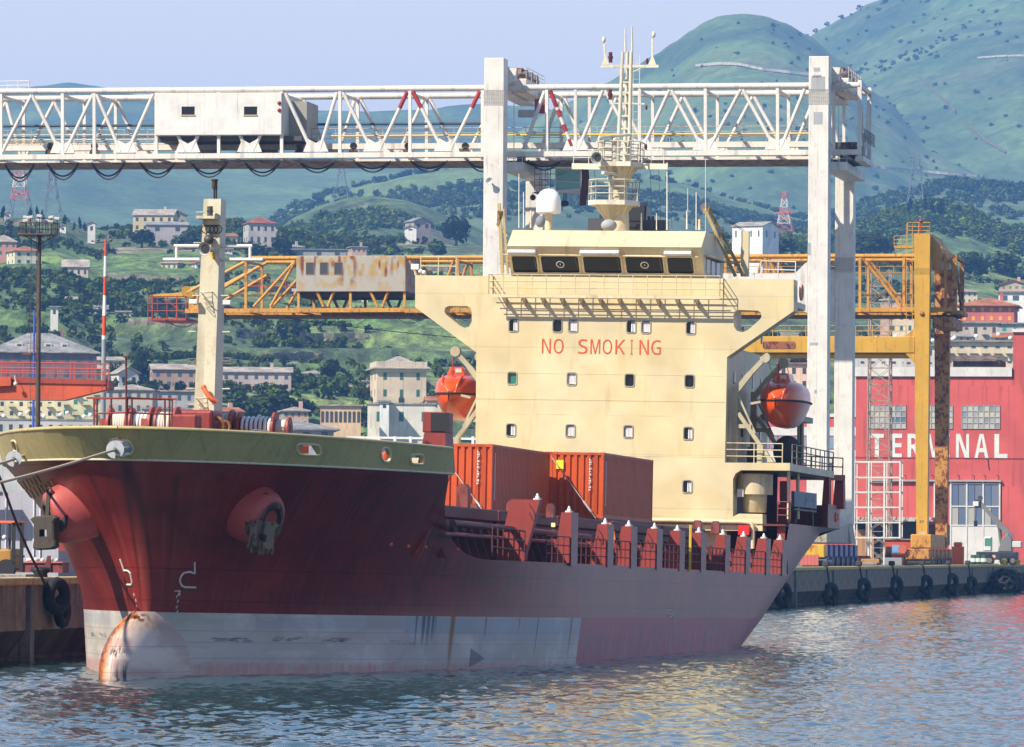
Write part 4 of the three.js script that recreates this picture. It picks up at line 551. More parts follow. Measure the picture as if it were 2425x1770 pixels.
// lifeboats and their davits
function lifeboat(cx, cy, flip, label) {
  const z0 = ZF - 1.3, c = S(cx, cy, z0), t = thing('lifeboat', label, 'lifeboat', V(c.x, c.y, z0).applyMatrix4(ship.matrixWorld), 0, 'enclosed orange lifeboats of the ship'); t.quaternion.copy(ship.quaternion);
  const L = 6.6, sec = (u) => { const e = Math.abs(u * 2 - 1), f = Math.pow(1 - Math.pow(e, 2.6), 0.5); return { w: 1.16 * Math.max(0.03, f), keel: -1.32 + 0.95 * Math.pow(e, 3.2), top: 0.1 + 0.95 * Math.pow(Math.max(0, 1 - Math.pow(e, 3.4)), 0.6) }; };
  const hullG = grid(30, 14, (u, v) => { const q = sec(u), a = lerp(-1, 1, v), k = Math.abs(a); return { x: q.w * Math.sign(a) * Math.pow(k, 0.62), y: lerp(q.keel, 0, Math.pow(k, 1.7)), z: -L * u }; }, true);
  const top = grid(30, 16, (u, v) => { const q = sec(u), a = lerp(-1, 1, v) * Math.PI / 2; return { x: q.w * 0.98 * Math.sign(a) * Math.pow(Math.abs(Math.sin(a)), 0.7), y: 0.02 + q.top * Math.pow(Math.cos(a), 0.6), z: -L * u }; });
  mesh('hull', hullG, ORANGE, t); mesh('canopy', top, ORANGE, t);
  mesh('fender_rail', tube(Array.from({ length: 41 }, (_, i) => { const u = i / 40 * 2, q = sec(u < 1 ? u : 2 - u); return V((u < 1 ? 1 : -1) * (q.w + 0.03), 0.01, -L * (u < 1 ? u : 2 - u)); }), 0.055, 6, 120, true), M(0.03, 0.015, 0.012, 0.7), t);
  const cab = mesh('conning_cabin', ext([[-0.66, 0.5], [0.66, 0.5], [0.36, 1.42], [-0.3, 1.42]], 1.5, [], 0.06).translate(0, 0, -3.2), ORANGE, t); mesh('cabin_window', box(-0.02, 0.3, 1.13, 1.33, -1.64, -1.61), M(0.5, 0.5, 0.48, 0.2), cab);
  for (const sx of [-1, 1]) mesh('canopy_chine', tube([V(sx * 0.3, 0.05, -0.18), V(sx * 0.42, 0.55, -0.35), V(sx * 0.5, 0.92, -0.9)], 0.07, 8, 20), ORANGE, t);
  mesh('lifting_hook', [cyl(V(0, 0.95, -0.9), V(0, 1.9, -0.9), 0.035, 0.035, 6), box(-0.08, 0.08, 1.0, 1.2, -0.95, -0.85)], M(0.35, 0.03, 0.03, 0.5), t);
  // davit
  const dv = new THREE.Group(); dv.name = 'lifeboat_davit'; ship.add(dv); const m = flip ? -1 : 1, O = V(c.x, c.y, z0), D = (x, y, z) => V(O.x + m * x, O.y + y, O.z + z), cm = M(0.55, 0.50, 0.34, 0.5, T.light);
  for (const z of [0.5, -5.4]) {
    mesh('davit_post', [bar(D(-1.95, -3.55, z), D(-1.95, 0.6, z), 0.4, 0.3)], cm, dv); mesh('davit_arm', [bar(D(-1.9, 0.4, z), D(-1.2, 1.3, z), 0.34, 0.28), bar(D(-1.2, 1.3, z), D(-0.45, 2.1, z), 0.28, 0.24)], cm, dv); mesh('davit_sheave', cyl(D(-0.45, 2.1, z - 0.2), D(-0.45, 2.1, z + 0.2), 0.26, 0.26, 14), cm, dv);
    mesh('davit_brace', [bar(D(-1.75, -0.7, z), D(0.1, -3.3, z), 0.36, 0.2), bar(D(-1.8, 0.2, z), D(-0.9, -1.7, z), 0.1)], cm, dv); mesh('davit_crossbeam', bar(D(-1.95, -1.35, z), D(-1.1, -1.35, z), 0.26, 0.2), cm, dv); mesh('davit_cradle', bar(D(-1.2, -0.2, z - 0.3), D(-0.7, -0.1, z - 0.3), 0.12), cm, dv); mesh('davit_base', bar(D(-0.6, -3.55, z), D(-0.6, -2.3, z), 0.55, 0.3), cm, dv);
    mesh('fall_wire', cyl(D(-0.35, 2.1, z), D(-0.1, 0.9, z - 1), 0.018, 0.018, 5), STEEL, dv);
  }
  return t;
}
lifeboat(1836, 948, false, 'orange enclosed lifeboat hanging on the right of the superstructure, beside the white crane leg');
lifeboat(1062, 932, true, 'orange enclosed lifeboat hanging on the left of the superstructure, above the red vent trunk');
// ---------- hatch, deck edge supports, railings ----------
const Lp = (x, y, s) => V(x, y, -s);
const onShip = (name, label, category, p, group) => { const t = thing(name, label, category, p.clone().applyMatrix4(ship.matrixWorld), 0, group); t.quaternion.copy(ship.quaternion); return t; };
{
  for (const [a, b] of [[14.5, 26], [26.4, 38], [38.4, 50.4], [50.8, 62.6], [63, 74.6]]) mesh('hatch_cover', [bev(-7.2, 7.2, 3.75, 4.22, -b, -a, 0.05), box(-7.0, 7.0, DK, 3.745, -b + 0.1, -a - 0.1)], DKRED, ship);
  for (let s = 15; s < 82; s += 1.55) mesh('coaming_stay', ext([[0, 0], [0.55, 0], [0.1, 1.3], [0, 1.3]], 0.06).translate(7.01, DK, -s), DKRED, ship);
  // supports along the port deck edge: tapered box pillars whose outer face is flush with the side
  const ps = [[1280, 1, 1194], [1352, 0, 1194], [1438, 0, 1233], [1494, 0, 1238], [1555, 0, 1246], [1609, 0, 1250], [1660, 0, 1254], [1717, 0, 1260], [1766, 0, 1264], [1814, 0, 1268], [1852, 0, 1272]];
  ps.forEach(([px, slant, ty], i) => {
    const s = sAt(px, BEAM, 3.9), top = lerp(4.75, 3.9, cl((s - 22) / 14)), h = top - DK, f = ext(slant ? [[-1.05, 0], [0, 0], [0.62, h], [-0.55, h]] : [[-0.72, 0], [0, 0], [0, h], [-0.42, h]], slant ? 0.5 : 1.35).translate(slant ? BEAM - 0.66 : BEAM + 0.02, DK, -s - (slant ? 0.5 : 1.35));
    const post = mesh('container_support', f, MAROON, ship), xo = slant ? BEAM - 0.04 : BEAM + 0.02;
    if (!slant) mesh('support_outer_face', box(xo + 0.001, xo + 0.02, DK - 0.1, top, -s - 1.35, -s), HULLG, post);
    mesh('twist_lock', [cyl(V(xo - 0.2, top, -s - 0.5), V(xo - 0.2, top + 0.07, -s - 0.5), 0.17, 0.17, 8), cyl(V(xo - 0.2, top + 0.07, -s - 0.5), V(xo - 0.2, top + 0.26, -s - 0.5), 0.1, 0.03, 8)], M(0.6, 0.6, 0.58, 0.4), post);
    if (i % 2 === 0) mesh('support_grip', tube([V(xo - 0.42, top - 0.2, -s + 0.01), V(xo - 0.2, top - 0.5, -s + 0.02), V(xo - 0.2, top - 0.85, -s + 0.02), V(xo - 0.42, top - 0.5, -s + 0.01)], 0.014, 4, 16), BLACK, post);
    const s2 = i + 1 < ps.length ? sAt(ps[i + 1][0], BEAM, 3.9) : s + 2.2; if (s2 - s > 2) mesh('deck_railing', rail([V(BEAM - 0.03, DK, -s - 1.4), V(BEAM - 0.03, DK, -s2 + 0.05)], 1.05, 3, 0.026, 1.1), DKRED, ship);
    mesh('deck_fitting', [box(BEAM - 1.5, BEAM - 1.2, DK, DK + 1.0, -s - 3.2, -s - 3.0), cyl(V(BEAM - 1.1, DK, -s - 2.6), V(BEAM - 1.1, DK + 0.8, -s - 2.6), 0.08, 0.08, 6)], MAROON, ship);
  });
  mesh('deck_railing', rail([V(BEAM - 0.25, DK + 0.1, -16.2), V(BEAM - 0.06, DK, -21.4)], 1.15, 3, 0.03, 0.9), DKRED, ship);
  mesh('deck_pipe', [cyl(Lp(8.2, 3.5, 13), Lp(8.2, 3.35, 40), 0.13, 0.13, 10)], DKRED, ship); mesh('deck_pipe', cyl(Lp(7.9, 3.1, 13), Lp(7.9, 3.0, 84), 0.08, 0.08, 8), MAROON, ship);
  // lashing posts on the hatch edge
  for (const [px, py0, py1, w, x] of [[1100, 1222, 1147, 0.45, 6.9], [1125, 1226, 1193, 0.3, 7.0], [1213, 1232, 1187, 0.34, 7.2], [1305, 1262, 1193, 0.32, 7.4], [1654, 1265, 1233, 0.4, 6.9], [1697, 1268, 1235, 0.4, 6.9]]) { const p = SX(px, py0, x), q = SX(px, py1, x); mesh('lashing_post', ext([[-w / 2, 0], [w / 2, 0], [w / 2, q.y - 4.1 - 0.15], [w / 4, q.y - 4.1], [-w / 4, q.y - 4.1], [-w / 2, q.y - 4.1 - 0.15]], w * 1.2).translate(p.x, 4.1, p.z), M(0.26, 0.06, 0.05, 0.55, T.mid), ship); }
  { const p = SX(1325, 1244, BEAM + 0.03); mesh('warning_sign', [ext(rrect(0, 0, 0.17, 0.17, 0.03), 0.012).translate(p.x - 0.25, p.y, p.z + 0.02)], M(0.75, 0.7, 0.3, 0.5), ship); }
  for (const dx of [0, 0.34]) { const p = SX(1632, 1335, BEAM + 0.05); mesh('boarding_ladder', cyl(V(BEAM + 0.06, DK - 0.1, p.z - dx), V(BEAM + 0.06, DK + 2.0, p.z - dx), 0.03, 0.03, 6), M(0.75, 0.5, 0.03, 0.5), ship); }
  // vent trunk and locker behind the forecastle
  const vt = mesh('vent_trunk', [bev(-0.5, 0.38, 0, 0.78, -0.7, 0.7, 0.03).translate(...S(1040, 1026, -17).toArray().map((q, i) => i === 2 ? -17 : q)), ext([[-0.42, 0], [0.38, 0], [0.5, -1.5], [-0.72, -1.5]], 1.4).translate(S(1040, 1026, -17).x, S(1040, 1026, -17).y, -17.7)], MAROON, ship); { const p = S(1046, 1022, -16.3); mesh('vent_opening', box(p.x - 0.42, p.x + 0.30, p.y + 0.0, p.y + 0.70, -16.3, -16.25), BLACK, vt); }
}
// ---------- containers ----------
const contMat = [M(0.62, 0.095, 0.014, 0.5, T.light), M(0.58, 0.085, 0.016, 0.5, T.mid)], corr = (w, h, pitch, dep) => { const o = [], n = Math.round(w / pitch), p = w / n; for (let i = 0; i < n; i++) o.push([i * p, 0], [i * p + p * 0.5, 0], [i * p + p * 0.62, -dep], [i * p + p * 0.88, -dep]); o.push([w, 0], [w, -dep - 0.03], [0, -dep - 0.03]); return tf(ext(o.map(([a, b]) => [a, -b]), h), new THREE.Matrix4().makeRotationX(-Math.PI / 2)); };
function container(p, label, k, code) {   // p: lower forward port corner in ship space
  const t = onShip('shipping_container', label, 'container', p, 'orange containers on the hatch covers'), W = 2.44, H = 2.9, L = 12.19, m = contMat[k];
  const fr = []; for (const x of [-W, -0.14]) for (const z of [-L, -0.14]) fr.push(bev(x, x + 0.14, 0, H, z, z + 0.14, 0.02)); mesh('frame', [...fr, box(-W, 0, 0, 0.16, -0.1, -0.01), box(-W, 0, H - 0.12, H - 0.005, -0.1, -0.01), box(-W, 0, 0, 0.16, -L + 0.01, -L + 0.1), box(-0.1, -0.01, 0, 0.16, -L, 0), box(-0.1, -0.01, H - 0.1, H - 0.005, -L, 0), box(-W + 0.01, -W + 0.1, 0, 0.16, -L, 0), box(-W + 0.01, -W + 0.1, H - 0.1, H, -L, 0)], m, t);
  mesh('end_wall', corr(W - 0.28, H - 0.28, 0.30, 0.075).translate(-W + 0.14, 0.16, -0.02), m, t); mesh('end_wall', box(-W + 0.14, -0.14, 0.16, H - 0.12, -L + 0.02, -L + 0.08), m, t);
  mesh('side_wall', corr(L - 0.28, H - 0.26, 0.278, 0.04).rotateY(Math.PI / 2).translate(-0.02, 0.16, -0.14), m, t); mesh('side_wall', box(-W + 0.02, -W + 0.06, 0.16, H - 0.1, -L + 0.14, -0.14), m, t); mesh('roof', box(-W + 0.05, -0.05, H - 0.06, H - 0.02, -L + 0.05, -0.05), m, t);
  for (const [x, z] of [[0, 0], [-W + 0.17, 0], [0, -L + 0.17], [-W + 0.17, -L + 0.17]]) for (const y of [-0.002, H - 0.115]) mesh('corner_casting', box(x - (x ? 0 : 0.17), x - (x ? 0 : 0.17) + 0.172, y, y + 0.12, z - 0.17, z + 0.004), m, t);
  const code1 = []; for (let i = 0; i < 11; i++) { const y = H - 0.36 - i * 0.135; code1.push(box(-0.66, -0.635, y, y + 0.1, 0, 0.01), box(-0.635, -0.57, y + (i % 3) * 0.038, y + (i % 3) * 0.038 + 0.024, 0, 0.01)); if (i % 2) code1.push(box(-0.595, -0.57, y, y + 0.1, 0, 0.0095)); }; mesh('code_plate', code1, M(0.8, 0.78, 0.74, 0.6), t);
  mesh('side_code', box(-0.02, -0.008, 0.55, H - 0.35, -0.66, -0.56), M(0.62, 0.6, 0.58, 0.6), t);
  if (code) mesh('yellow_notice', box(-2.15, -1.82, H - 0.75, H - 0.36, 0.0, 0.012), M(0.85, 0.68, 0.02, 0.5), t);
  return t;
}
{
  const a = S(1164, 1216, -39), b = S(1428, 1228, -52);
  container(V(a.x, a.y, -39), 'orange red container nearest the bow, partly behind the bulwark', 0, false);
  container(V(b.x, b.y, -52), 'orange red container with yellow notice in front of the superstructure', 0, true);
  container(V(b.x - 2.5, b.y, -52.05), 'orange red container hidden between the two other containers, only a strip showing', 1, false);
  mesh('container_base', box(b.x - 5.2, b.x + 0.05, 4.225, b.y - 0.002, -64.2, -52), DKRED, ship); mesh('container_base', box(a.x - 2.5, a.x + 0.05, 4.225, Math.max(4.24, a.y - 0.002), -51.2, -39), DKRED, ship);
  const rod = (p, q) => { const u = S(...p), w = S(...q); mesh('lashing_rod', [cyl(u, w, 0.02, 0.02, 6), cyl(u.clone().lerp(w, 0.72), u.clone().lerp(w, 0.9), 0.05, 0.05, 8)], M(0.55, 0.52, 0.5, 0.4, T.mid), ship); };
  rod([1064, 1100, -38.8], [1146, 1213, -38]); rod([1306, 1083, -51.8], [1411, 1228, -51.2]);
}
// ---------- person in orange overalls on the side deck ----------
{
  const base = SX(1441, 1338, 8.4), wp = V(base.x, DK, base.z), t = onShip('person', 'person in orange overalls and helmet standing at the side deck railing', 'person', wp), k = 1;
  const limb = (a, b, r1, r2) => cyl(a, b, r1, r2, 9);
  const prof = [[0.001, 0.88], [0.12, 0.88], [0.165, 0.95], [0.15, 1.1], [0.185, 1.32], [0.19, 1.42], [0.13, 1.5], [0.065, 1.54], [0.06, 1.58], [0.001, 1.6]], torso = lathe(prof, 14); torso.scale(1.12, 1, 0.7);
  const body = [torso]; for (const s of [-1, 1]) { body.push(limb(V(s * 0.09, 0.92, 0), V(s * 0.1, 0.5, 0.03), 0.092, 0.07), limb(V(s * 0.1, 0.52, 0.03), V(s * 0.1, 0.06, 0), 0.068, 0.048), limb(V(s * 0.2, 1.43, 0), V(s * 0.26, 1.15, 0.02), 0.058, 0.046), limb(V(s * 0.26, 1.16, 0.02), V(s * 0.22, 0.93, 0.14), 0.045, 0.034), sph(V(s * 0.1, 0.5, 0.03), 0.07, 8, 6), sph(V(s * 0.2, 1.42, 0), 0.062, 8, 6), sph(V(s * 0.26, 1.155, 0.02), 0.046, 8, 6)); }
  mesh('overalls', body, M(0.75, 0.17, 0.03, 0.8), t);
  mesh('boot', [bev(-0.15, -0.05, 0, 0.09, -0.08, 0.18, 0.03)], BLACK, t); mesh('boot', [bev(0.05, 0.15, 0, 0.09, -0.08, 0.18, 0.03)], BLACK, t);
  const hd = mesh('head', [sph(V(0, 1.67, 0.01), 0.095, 12, 10, 1.22), cyl(V(0, 1.52, 0), V(0, 1.62, 0), 0.055, 0.05, 8), sph(V(0, 1.66, 0.105), 0.018, 6, 5), sph(V(-0.095, 1.67, 0.01), 0.022, 6, 5), sph(V(0.095, 1.67, 0.01), 0.022, 6, 5)], M(0.5, 0.3, 0.2, 0.6), t); mesh('eyes', [sph(V(-0.035, 1.69, 0.09), 0.012, 6, 5), sph(V(0.035, 1.69, 0.09), 0.012, 6, 5)], BLACK, hd);
  mesh('helmet', lathe([[0.14, 1.72], [0.115, 1.725], [0.11, 1.78], [0.07, 1.83], [0.001, 1.845]], 14), M(0.85, 0.25, 0.03, 0.35), t);
  for (const s of [-1, 1]) { const h = [bev(s * 0.21 - 0.035, s * 0.21 + 0.035, 0.86, 0.94, 0.125, 0.16, 0.012)]; for (let f = 0; f < 4; f++) h.push(cyl(V(s * 0.21 - 0.027 + f * 0.018, 0.87, 0.145), V(s * 0.21 - 0.027 + f * 0.018, 0.80 + Math.abs(f - 1.5) * 0.008, 0.165), 0.009, 0.007, 5)); h.push(cyl(V(s * 0.21 - s * 0.03, 0.92, 0.15), V(s * 0.21 - s * 0.055, 0.87, 0.175), 0.01, 0.008, 5)); mesh('hand', h, M(0.5, 0.3, 0.2, 0.6), t); }
}
// ---------- forecastle: mast, winches, rails ----------
{
  const zm = -8.4, fm = (px, py, z = zm) => { const q = S(px, py, z); return V(q.x, q.y, z); };
  const mast = new THREE.Group(); mast.name = 'foremast'; ship.add(mast);
  const A = [[457, 1010], [505, 1010], [523, 471], [482, 471]].map(([x, y]) => fm(x, y)); const dz0 = 1.25, dz1 = 0.75, vs = [];
  const col = new THREE.BoxGeometry(1, 1, 1, 1, 8, 1), p = col.attributes.position; for (let i = 0; i < p.count; i++) { const u = p.getX(i) + 0.5, v = p.getY(i) + 0.5, w = 0.5 - p.getZ(i), a = A[0].clone().lerp(A[1], u), b = A[3].clone().lerp(A[2], u), q = a.lerp(b, v); p.setXYZ(i, q.x, q.y, zm - w * lerp(dz0, dz1, v)); } const cf = col.toNonIndexed(); cf.computeVertexNormals();
  const mastMat = M(0.74, 0.68, 0.50, 0.45, T.light); mesh('mast_column', cf, mastMat, mast);
  mesh('masthead_lamp', [cyl(fm(507, 470), fm(507, 445), 0.035, 0.035, 6), cyl(fm(512, 470), fm(512, 445), 0.035, 0.035, 6), cyl(fm(508, 447), fm(508, 428), 0.11, 0.11, 10), cyl(fm(508, 428), fm(508, 425), 0.14, 0.14, 10)], M(0.10, 0.05, 0.03, 0.5, T.heavy), mast);
  const lampB = mesh('lamp_bracket', [box(-0.42, 0.28, -0.05, 0.05, -0.1, 0.55).translate(...fm(499, 517).toArray())], mastMat, mast); mesh('bracket_lamp', [cyl(fm(497, 512, zm + 0.3), fm(497, 489, zm + 0.3), 0.11, 0.11, 10), cyl(fm(497, 501, zm + 0.3), fm(497, 499, zm + 0.3), 0.14, 0.14, 10)], M(0.06, 0.06, 0.055, 0.4), lampB);
  for (let k = 0; k < 4; k++) mesh('cable_coil', new THREE.TorusGeometry(0.15, 0.018, 6, 16).rotateY(0.3).translate(...fm(487 + k * 9.5, 543, zm + 0.12).toArray()), BLACK, mast);
  { const c = fm(485, 590, zm + 0.9), h = mesh('ship_horn', [lathe([[0.07, -0.7], [0.09, -0.35], [0.15, -0.1], [0.24, 0.05], [0.26, 0.06], [0.2, 0.0], [0.06, -0.3]], 20).rotateX(Math.PI / 2).rotateY(-0.2).translate(c.x, c.y, c.z)], M(0.42, 0.42, 0.40, 0.4), mast); mesh('horn_throat', new THREE.CylinderGeometry(0.17, 0.1, 0.05, 16).rotateX(Math.PI / 2).rotateY(-0.2).translate(c.x, c.y, c.z - 0.06), BLACK, h); mesh('horn_motor', [sph(fm(494, 568, zm + 0.3), 0.19), cyl(fm(489, 566, zm + 0.2), fm(502, 562, zm + 0.2), 0.14, 0.14, 10)], M(0.05, 0.045, 0.04, 0.5), h); mesh('horn_bracket', bar(fm(494, 590, zm + 0.1), fm(506, 612, zm + 0.3), 0.1), M(0.6, 0.35, 0.05, 0.5), h); }
  for (const [y0, a, b] of [[583, 412, 472], [615, 386, 472], [583, 522, 597], [615, 522, 622]]) mesh('crosstree', cyl(fm(a, y0, zm - 0.3), fm(b, y0, zm - 0.3), 0.07, 0.07, 8), WHITE, mast); for (const x of [418, 592]) mesh('crosstree_strut', cyl(fm(x, 583, zm - 0.3), fm(x, 615, zm - 0.3), 0.06, 0.06, 8), WHITE, mast);
  for (const [x, y] of [[459, 715], [538, 717]]) { mesh('deck_floodlight', bev(-0.15, 0.15, -0.09, 0.09, -0.12, 0.12, 0.02).translate(...fm(x, y, zm + 0.2).toArray()), WHITE, mast); mesh('floodlight_bracket', [bar(fm(x, y + 6), fm(x < 500 ? 470 : 520, y + 4), 0.05)], STEEL, mast); }
  for (const [x, y] of [[454, 857], [536, 855]]) mesh('floodlight_cage', [0, 1, 2].map((k) => bar(fm(x - 9, y - 7 + k * 7), fm(x + 9, y - 7 + k * 7), 0.03)).concat([-9, 9].map((k) => bar(fm(x + k, y - 9), fm(x + k, y + 9), 0.03))), STEEL, mast);
  for (const [x, y] of [[453, 785], [534, 786], [463, 700], [531, 700], [450, 920], [534, 921], [466, 575], [472, 502]]) mesh('mast_step', bar(fm(x - 8, y), fm(x + 10, y), 0.04), mastMat, mast);
  for (const [x, y] of [[489, 692], [478, 943]]) { const o = [tube([fm(x - 14, y, zm), fm(x - 12, y, zm + 0.55), fm(x + 12, y, zm + 0.55), fm(x + 14, y, zm)], 0.018, 5, 20)]; for (let k = 0; k < 4; k++) o.push(tube([fm(x - 13 + k * 3, y + k * 11, zm), fm(x - 8 + k * 3, y + 3 + k * 11, zm + 0.3), fm(x + 13, y + k * 11, zm)], 0.014, 5, 12)); mesh('ladder_cage', o, mastMat, mast); }
  const cv = [fm(482, 918, zm + 0.25), fm(488, 930, zm + 0.3), fm(500, 945, zm + 0.3), fm(512, 952, zm + 0.2)]; mesh('orange_cover', [tube(cv, 0.09, 8, 20), sph(cv[0], 0.11)], M(0.75, 0.13, 0.03, 0.6), mast);
  // winches: drums with flanges and pale rope
  const winch = (px, py, z, r, n, label) => { const c = fm(px, py, z), w = mesh('mooring_winch', [cyl(V(c.x - n, c.y, z), V(c.x - n + 0.08, c.y, z), r, r, 22), cyl(V(c.x + n - 0.08, c.y, z), V(c.x + n, c.y, z), r, r, 22), box(c.x - n - 0.3, c.x - n + 0.01, c.y - r, c.y + 0.2, z - 0.4, z + 0.4), cyl(V(c.x - n, c.y, z), V(c.x + n, c.y, z), r * 0.4, r * 0.4, 10)], M(0.42, 0.075, 0.05, 0.5, T.mid), ship); mesh('rope_drum', Array.from({ length: 7 }, (_, k) => new THREE.TorusGeometry(r * 0.62, 0.07, 6, 18).rotateY(Math.PI / 2).translate(lerp(c.x - n + 0.18, c.x + n - 0.18, k / 6), c.y, z)), label ? WHITE : M(0.55, 0.5, 0.42, 0.9), w); return w; };
  winch(288, 1006, -6.5, 0.62, 0.45, 0); winch(340, 1005, -6.6, 0.62, 0.6, 1); winch(390, 1006, -6.5, 0.66, 0.5, 0); winch(515, 1005, -10.2, 0.55, 0.6, 0); winch(610, 1013, -10.6, 0.58, 0.7, 1); winch(665, 1016, -10.8, 0.45, 0.35, 0);
  mesh('mast_base', bev(-0.75, 0.75, -0.6, 0.55, -0.6, 0.9, 0.12).translate(...fm(470, 1008, zm).toArray()), MAROON, ship); mesh('windlass', [bev(-0.5, 0.5, -0.5, 0.4, -0.4, 0.4, 0.08).translate(...fm(440, 1008, -6).toArray())], MAROON, ship);
  mesh('chain_gear', [new THREE.TorusGeometry(0.3, 0.08, 8, 16).translate(...fm(512, 1010, -8).toArray()), new THREE.TorusGeometry(0.22, 0.06, 8, 16).translate(...fm(530, 1012, -8).toArray())], M(0.30, 0.14, 0.03, 0.6, T.heavy), ship);
  mesh('forecastle_rail', [...rail([fm(222, 1015, 0.5), fm(300, 1013, 1.5), fm(406, 1017, 0.4)], 1.05, 2, 0.03, 1.3), bar(fm(205, 943, -0.4), fm(418, 946, -0.4), 0.07)], MAROON, ship); for (const [x, z] of [[222, -0.4], [229, -0.4], [263, 0], [312, 0], [390, -0.4], [401, -0.4]]) mesh('awning_post', cyl(fm(x, 1015, z), fm(x, 944, z), 0.035, 0.035, 6), DKRED, ship);
  mesh('jack_staff', [cyl(fm(299, 1015, 1.6), fm(298, 845, 1.6), 0.045, 0.035, 8), box(-0.1, 0.1, -0.03, 0.03, -0.1, 0.1).translate(...fm(298, 845, 1.6).toArray())], DKRED, ship);
  mesh('deck_hoop', tube([fm(597, 1022, -9), fm(600, 1019, -9), fm(616, 1020, -9), fm(633, 1022, -9), fm(634, 1030, -9)], 0.03, 6, 30), STEEL, ship);
}
// ---------- anchors with their bolsters, rat guards, mooring lines ----------
{
  const bol = (side, pxc, pyc, rot) => {
    const [s, v] = onHull(side, pxc, pyc, side < 0 ? 9 : 16), c = hp(side, s, v), out = V(side * 0.80, -0.34, 0.50).normalize();
    const m = frameM(c.clone().addScaledVector(out, -1.4), c.clone().addScaledVector(out, 1.15)), L = m.l, g = lathe([[0.95, -L / 2], [0.88, L * 0.1], [0.8, L * 0.36], [0.72, L * 0.45], [0.56, L * 0.5], [0.3, L * 0.46], [0.02, L * 0.44]], 28); g.scale(1, 1, 1.28); tf(g, m.m);
    mesh('anchor_bolster', g, M(0.50, 0.085, 0.075, 0.5, T.light), ship); const ringM = new THREE.TorusGeometry(0.47, 0.13, 10, 28).rotateX(Math.PI / 2).translate(0, L * 0.47, 0); ringM.scale(1, 1, 1.28); mesh('bolster_lip', tf(ringM, m.m), M(0.14, 0.09, 0.06, 0.6, T.heavy), ship);
    return { c, out };
  };
  const anchor = (side, px, py, z, label, tilt) => { const rust = side < 0 ? M(0.05, 0.042, 0.036, 0.8, T.mid) : M(0.16, 0.10, 0.055, 0.85, T.heavy), tex2 = side < 0 ? M(0.07, 0.055, 0.042, 0.85, T.mid) : M(0.22, 0.17, 0.12, 0.9, T.heavy);
    const c = S(px, py, z), t = onShip('anchor', label, 'anchor', V(c.x, c.y, z), 'ship bow anchors'); t.rotateY(side * 0.35); t.rotateZ(tilt); t.scale.setScalar(0.8);
    mesh('shank', [bar(V(0, 0.65, -0.05), V(0.02, 1.75, -0.18), 0.16, 0.2), new THREE.TorusGeometry(0.13, 0.05, 8, 14).translate(0.02, 1.85, -0.18)], rust, t);
    const plate = ext([[-0.72, 0.62], [-0.5, 0.74], [0.5, 0.74], [0.72, 0.62], [0.55, 0.4], [0.56, -0.3], [0.62, -0.46], [0.62, -0.66], [0.4, -0.76], [-0.4, -0.76], [-0.62, -0.66], [-0.6, -0.46], [-0.55, -0.3], [-0.55, 0.4]], 0.28, [[[-0.26, -0.24], [-0.26, 0.2], [0.2, 0.2], [0.26, 0.14], [0.26, -0.24]]], 0.06);
    mesh('crown_plate', plate, tex2, t); mesh('fluke', ext([[0.5, 0.5], [0.9, 0.75], [0.8, 0.2], [0.56, 0.0]], 0.16, [], 0.04).translate(0, 0, -0.35), rust, t); mesh('fluke', ext([[-0.5, 0.5], [-0.78, 0.65], [-0.72, 0.2], [-0.56, 0.0]], 0.16, [], 0.04).translate(0, 0, -0.35), rust, t);
    return t;
  };
  const bp1 = bol(1, 592, 1212), bp2 = bol(-1, 186, 1205);
  anchor(1, 618, 1274, bp1.c.z + 1.0, 'rusty anchor housed on the dark port bow, right of the stem', -0.1); anchor(-1, 112, 1262, bp2.c.z + 1.1, 'dark anchor housed on the sunlit starboard bow, at the left edge', 0.06);
  const guard = (px, py, d, r, label) => { const p = P(px, py, d), t = thing('rat_guard', label, 'rat guard', p, 0.15, 'rat guards on the mooring lines'), n = 26, pts = []; for (let k = 0; k <= n; k++) { const a = (-70 + 320 * k / n) * R; pts.push([r * Math.cos(a + 0.35), r * Math.sin(a + 0.35)]); } pts.push([0.04, 0.02]); mesh('disc', ext(pts, 0.015), M(0.62, 0.65, 0.70, 0.35, T.clean), t); mesh('collar', cyl(V(0, 0, -0.12), V(0, 0, 0.12), 0.07, 0.07, 8), STEEL, t); };
  guard(272, 1065, 195.4, 0.31, 'round grey rat guard on the mooring line under the bull ring'); guard(32, 1087, 199, 0.28, 'round grey rat guard at the left edge of the bulwark');
  const rope = M(0.50, 0.36, 0.25, 0.9), line = (pts, r, m, label) => tag(mesh('mooring_line', tube(pts, r, 6, 40), m), label, 'rope', 'mooring lines of the ship');
  line([P(300, 1062, 198), P(272, 1066, 195.4), P(140, 1106, 190), P(0, 1143, 185), P(-220, 1192, 178)], 0.05, rope, 'tan mooring line running from the bull ring to the left edge');
  line([P(60, 1078, 204), P(32, 1088, 199), P(0, 1098, 196), P(-220, 1150, 188)], 0.05, rope, 'tan mooring line leaving the starboard fairlead');
  line([P(-60, 985, 214), P(0, 1135, 219), P(50, 1268, 224), P(108, 1388, 229)], 0.06, M(0.05, 0.025, 0.02, 0.8), 'dark mooring line slanting down to the quay bollard');
}
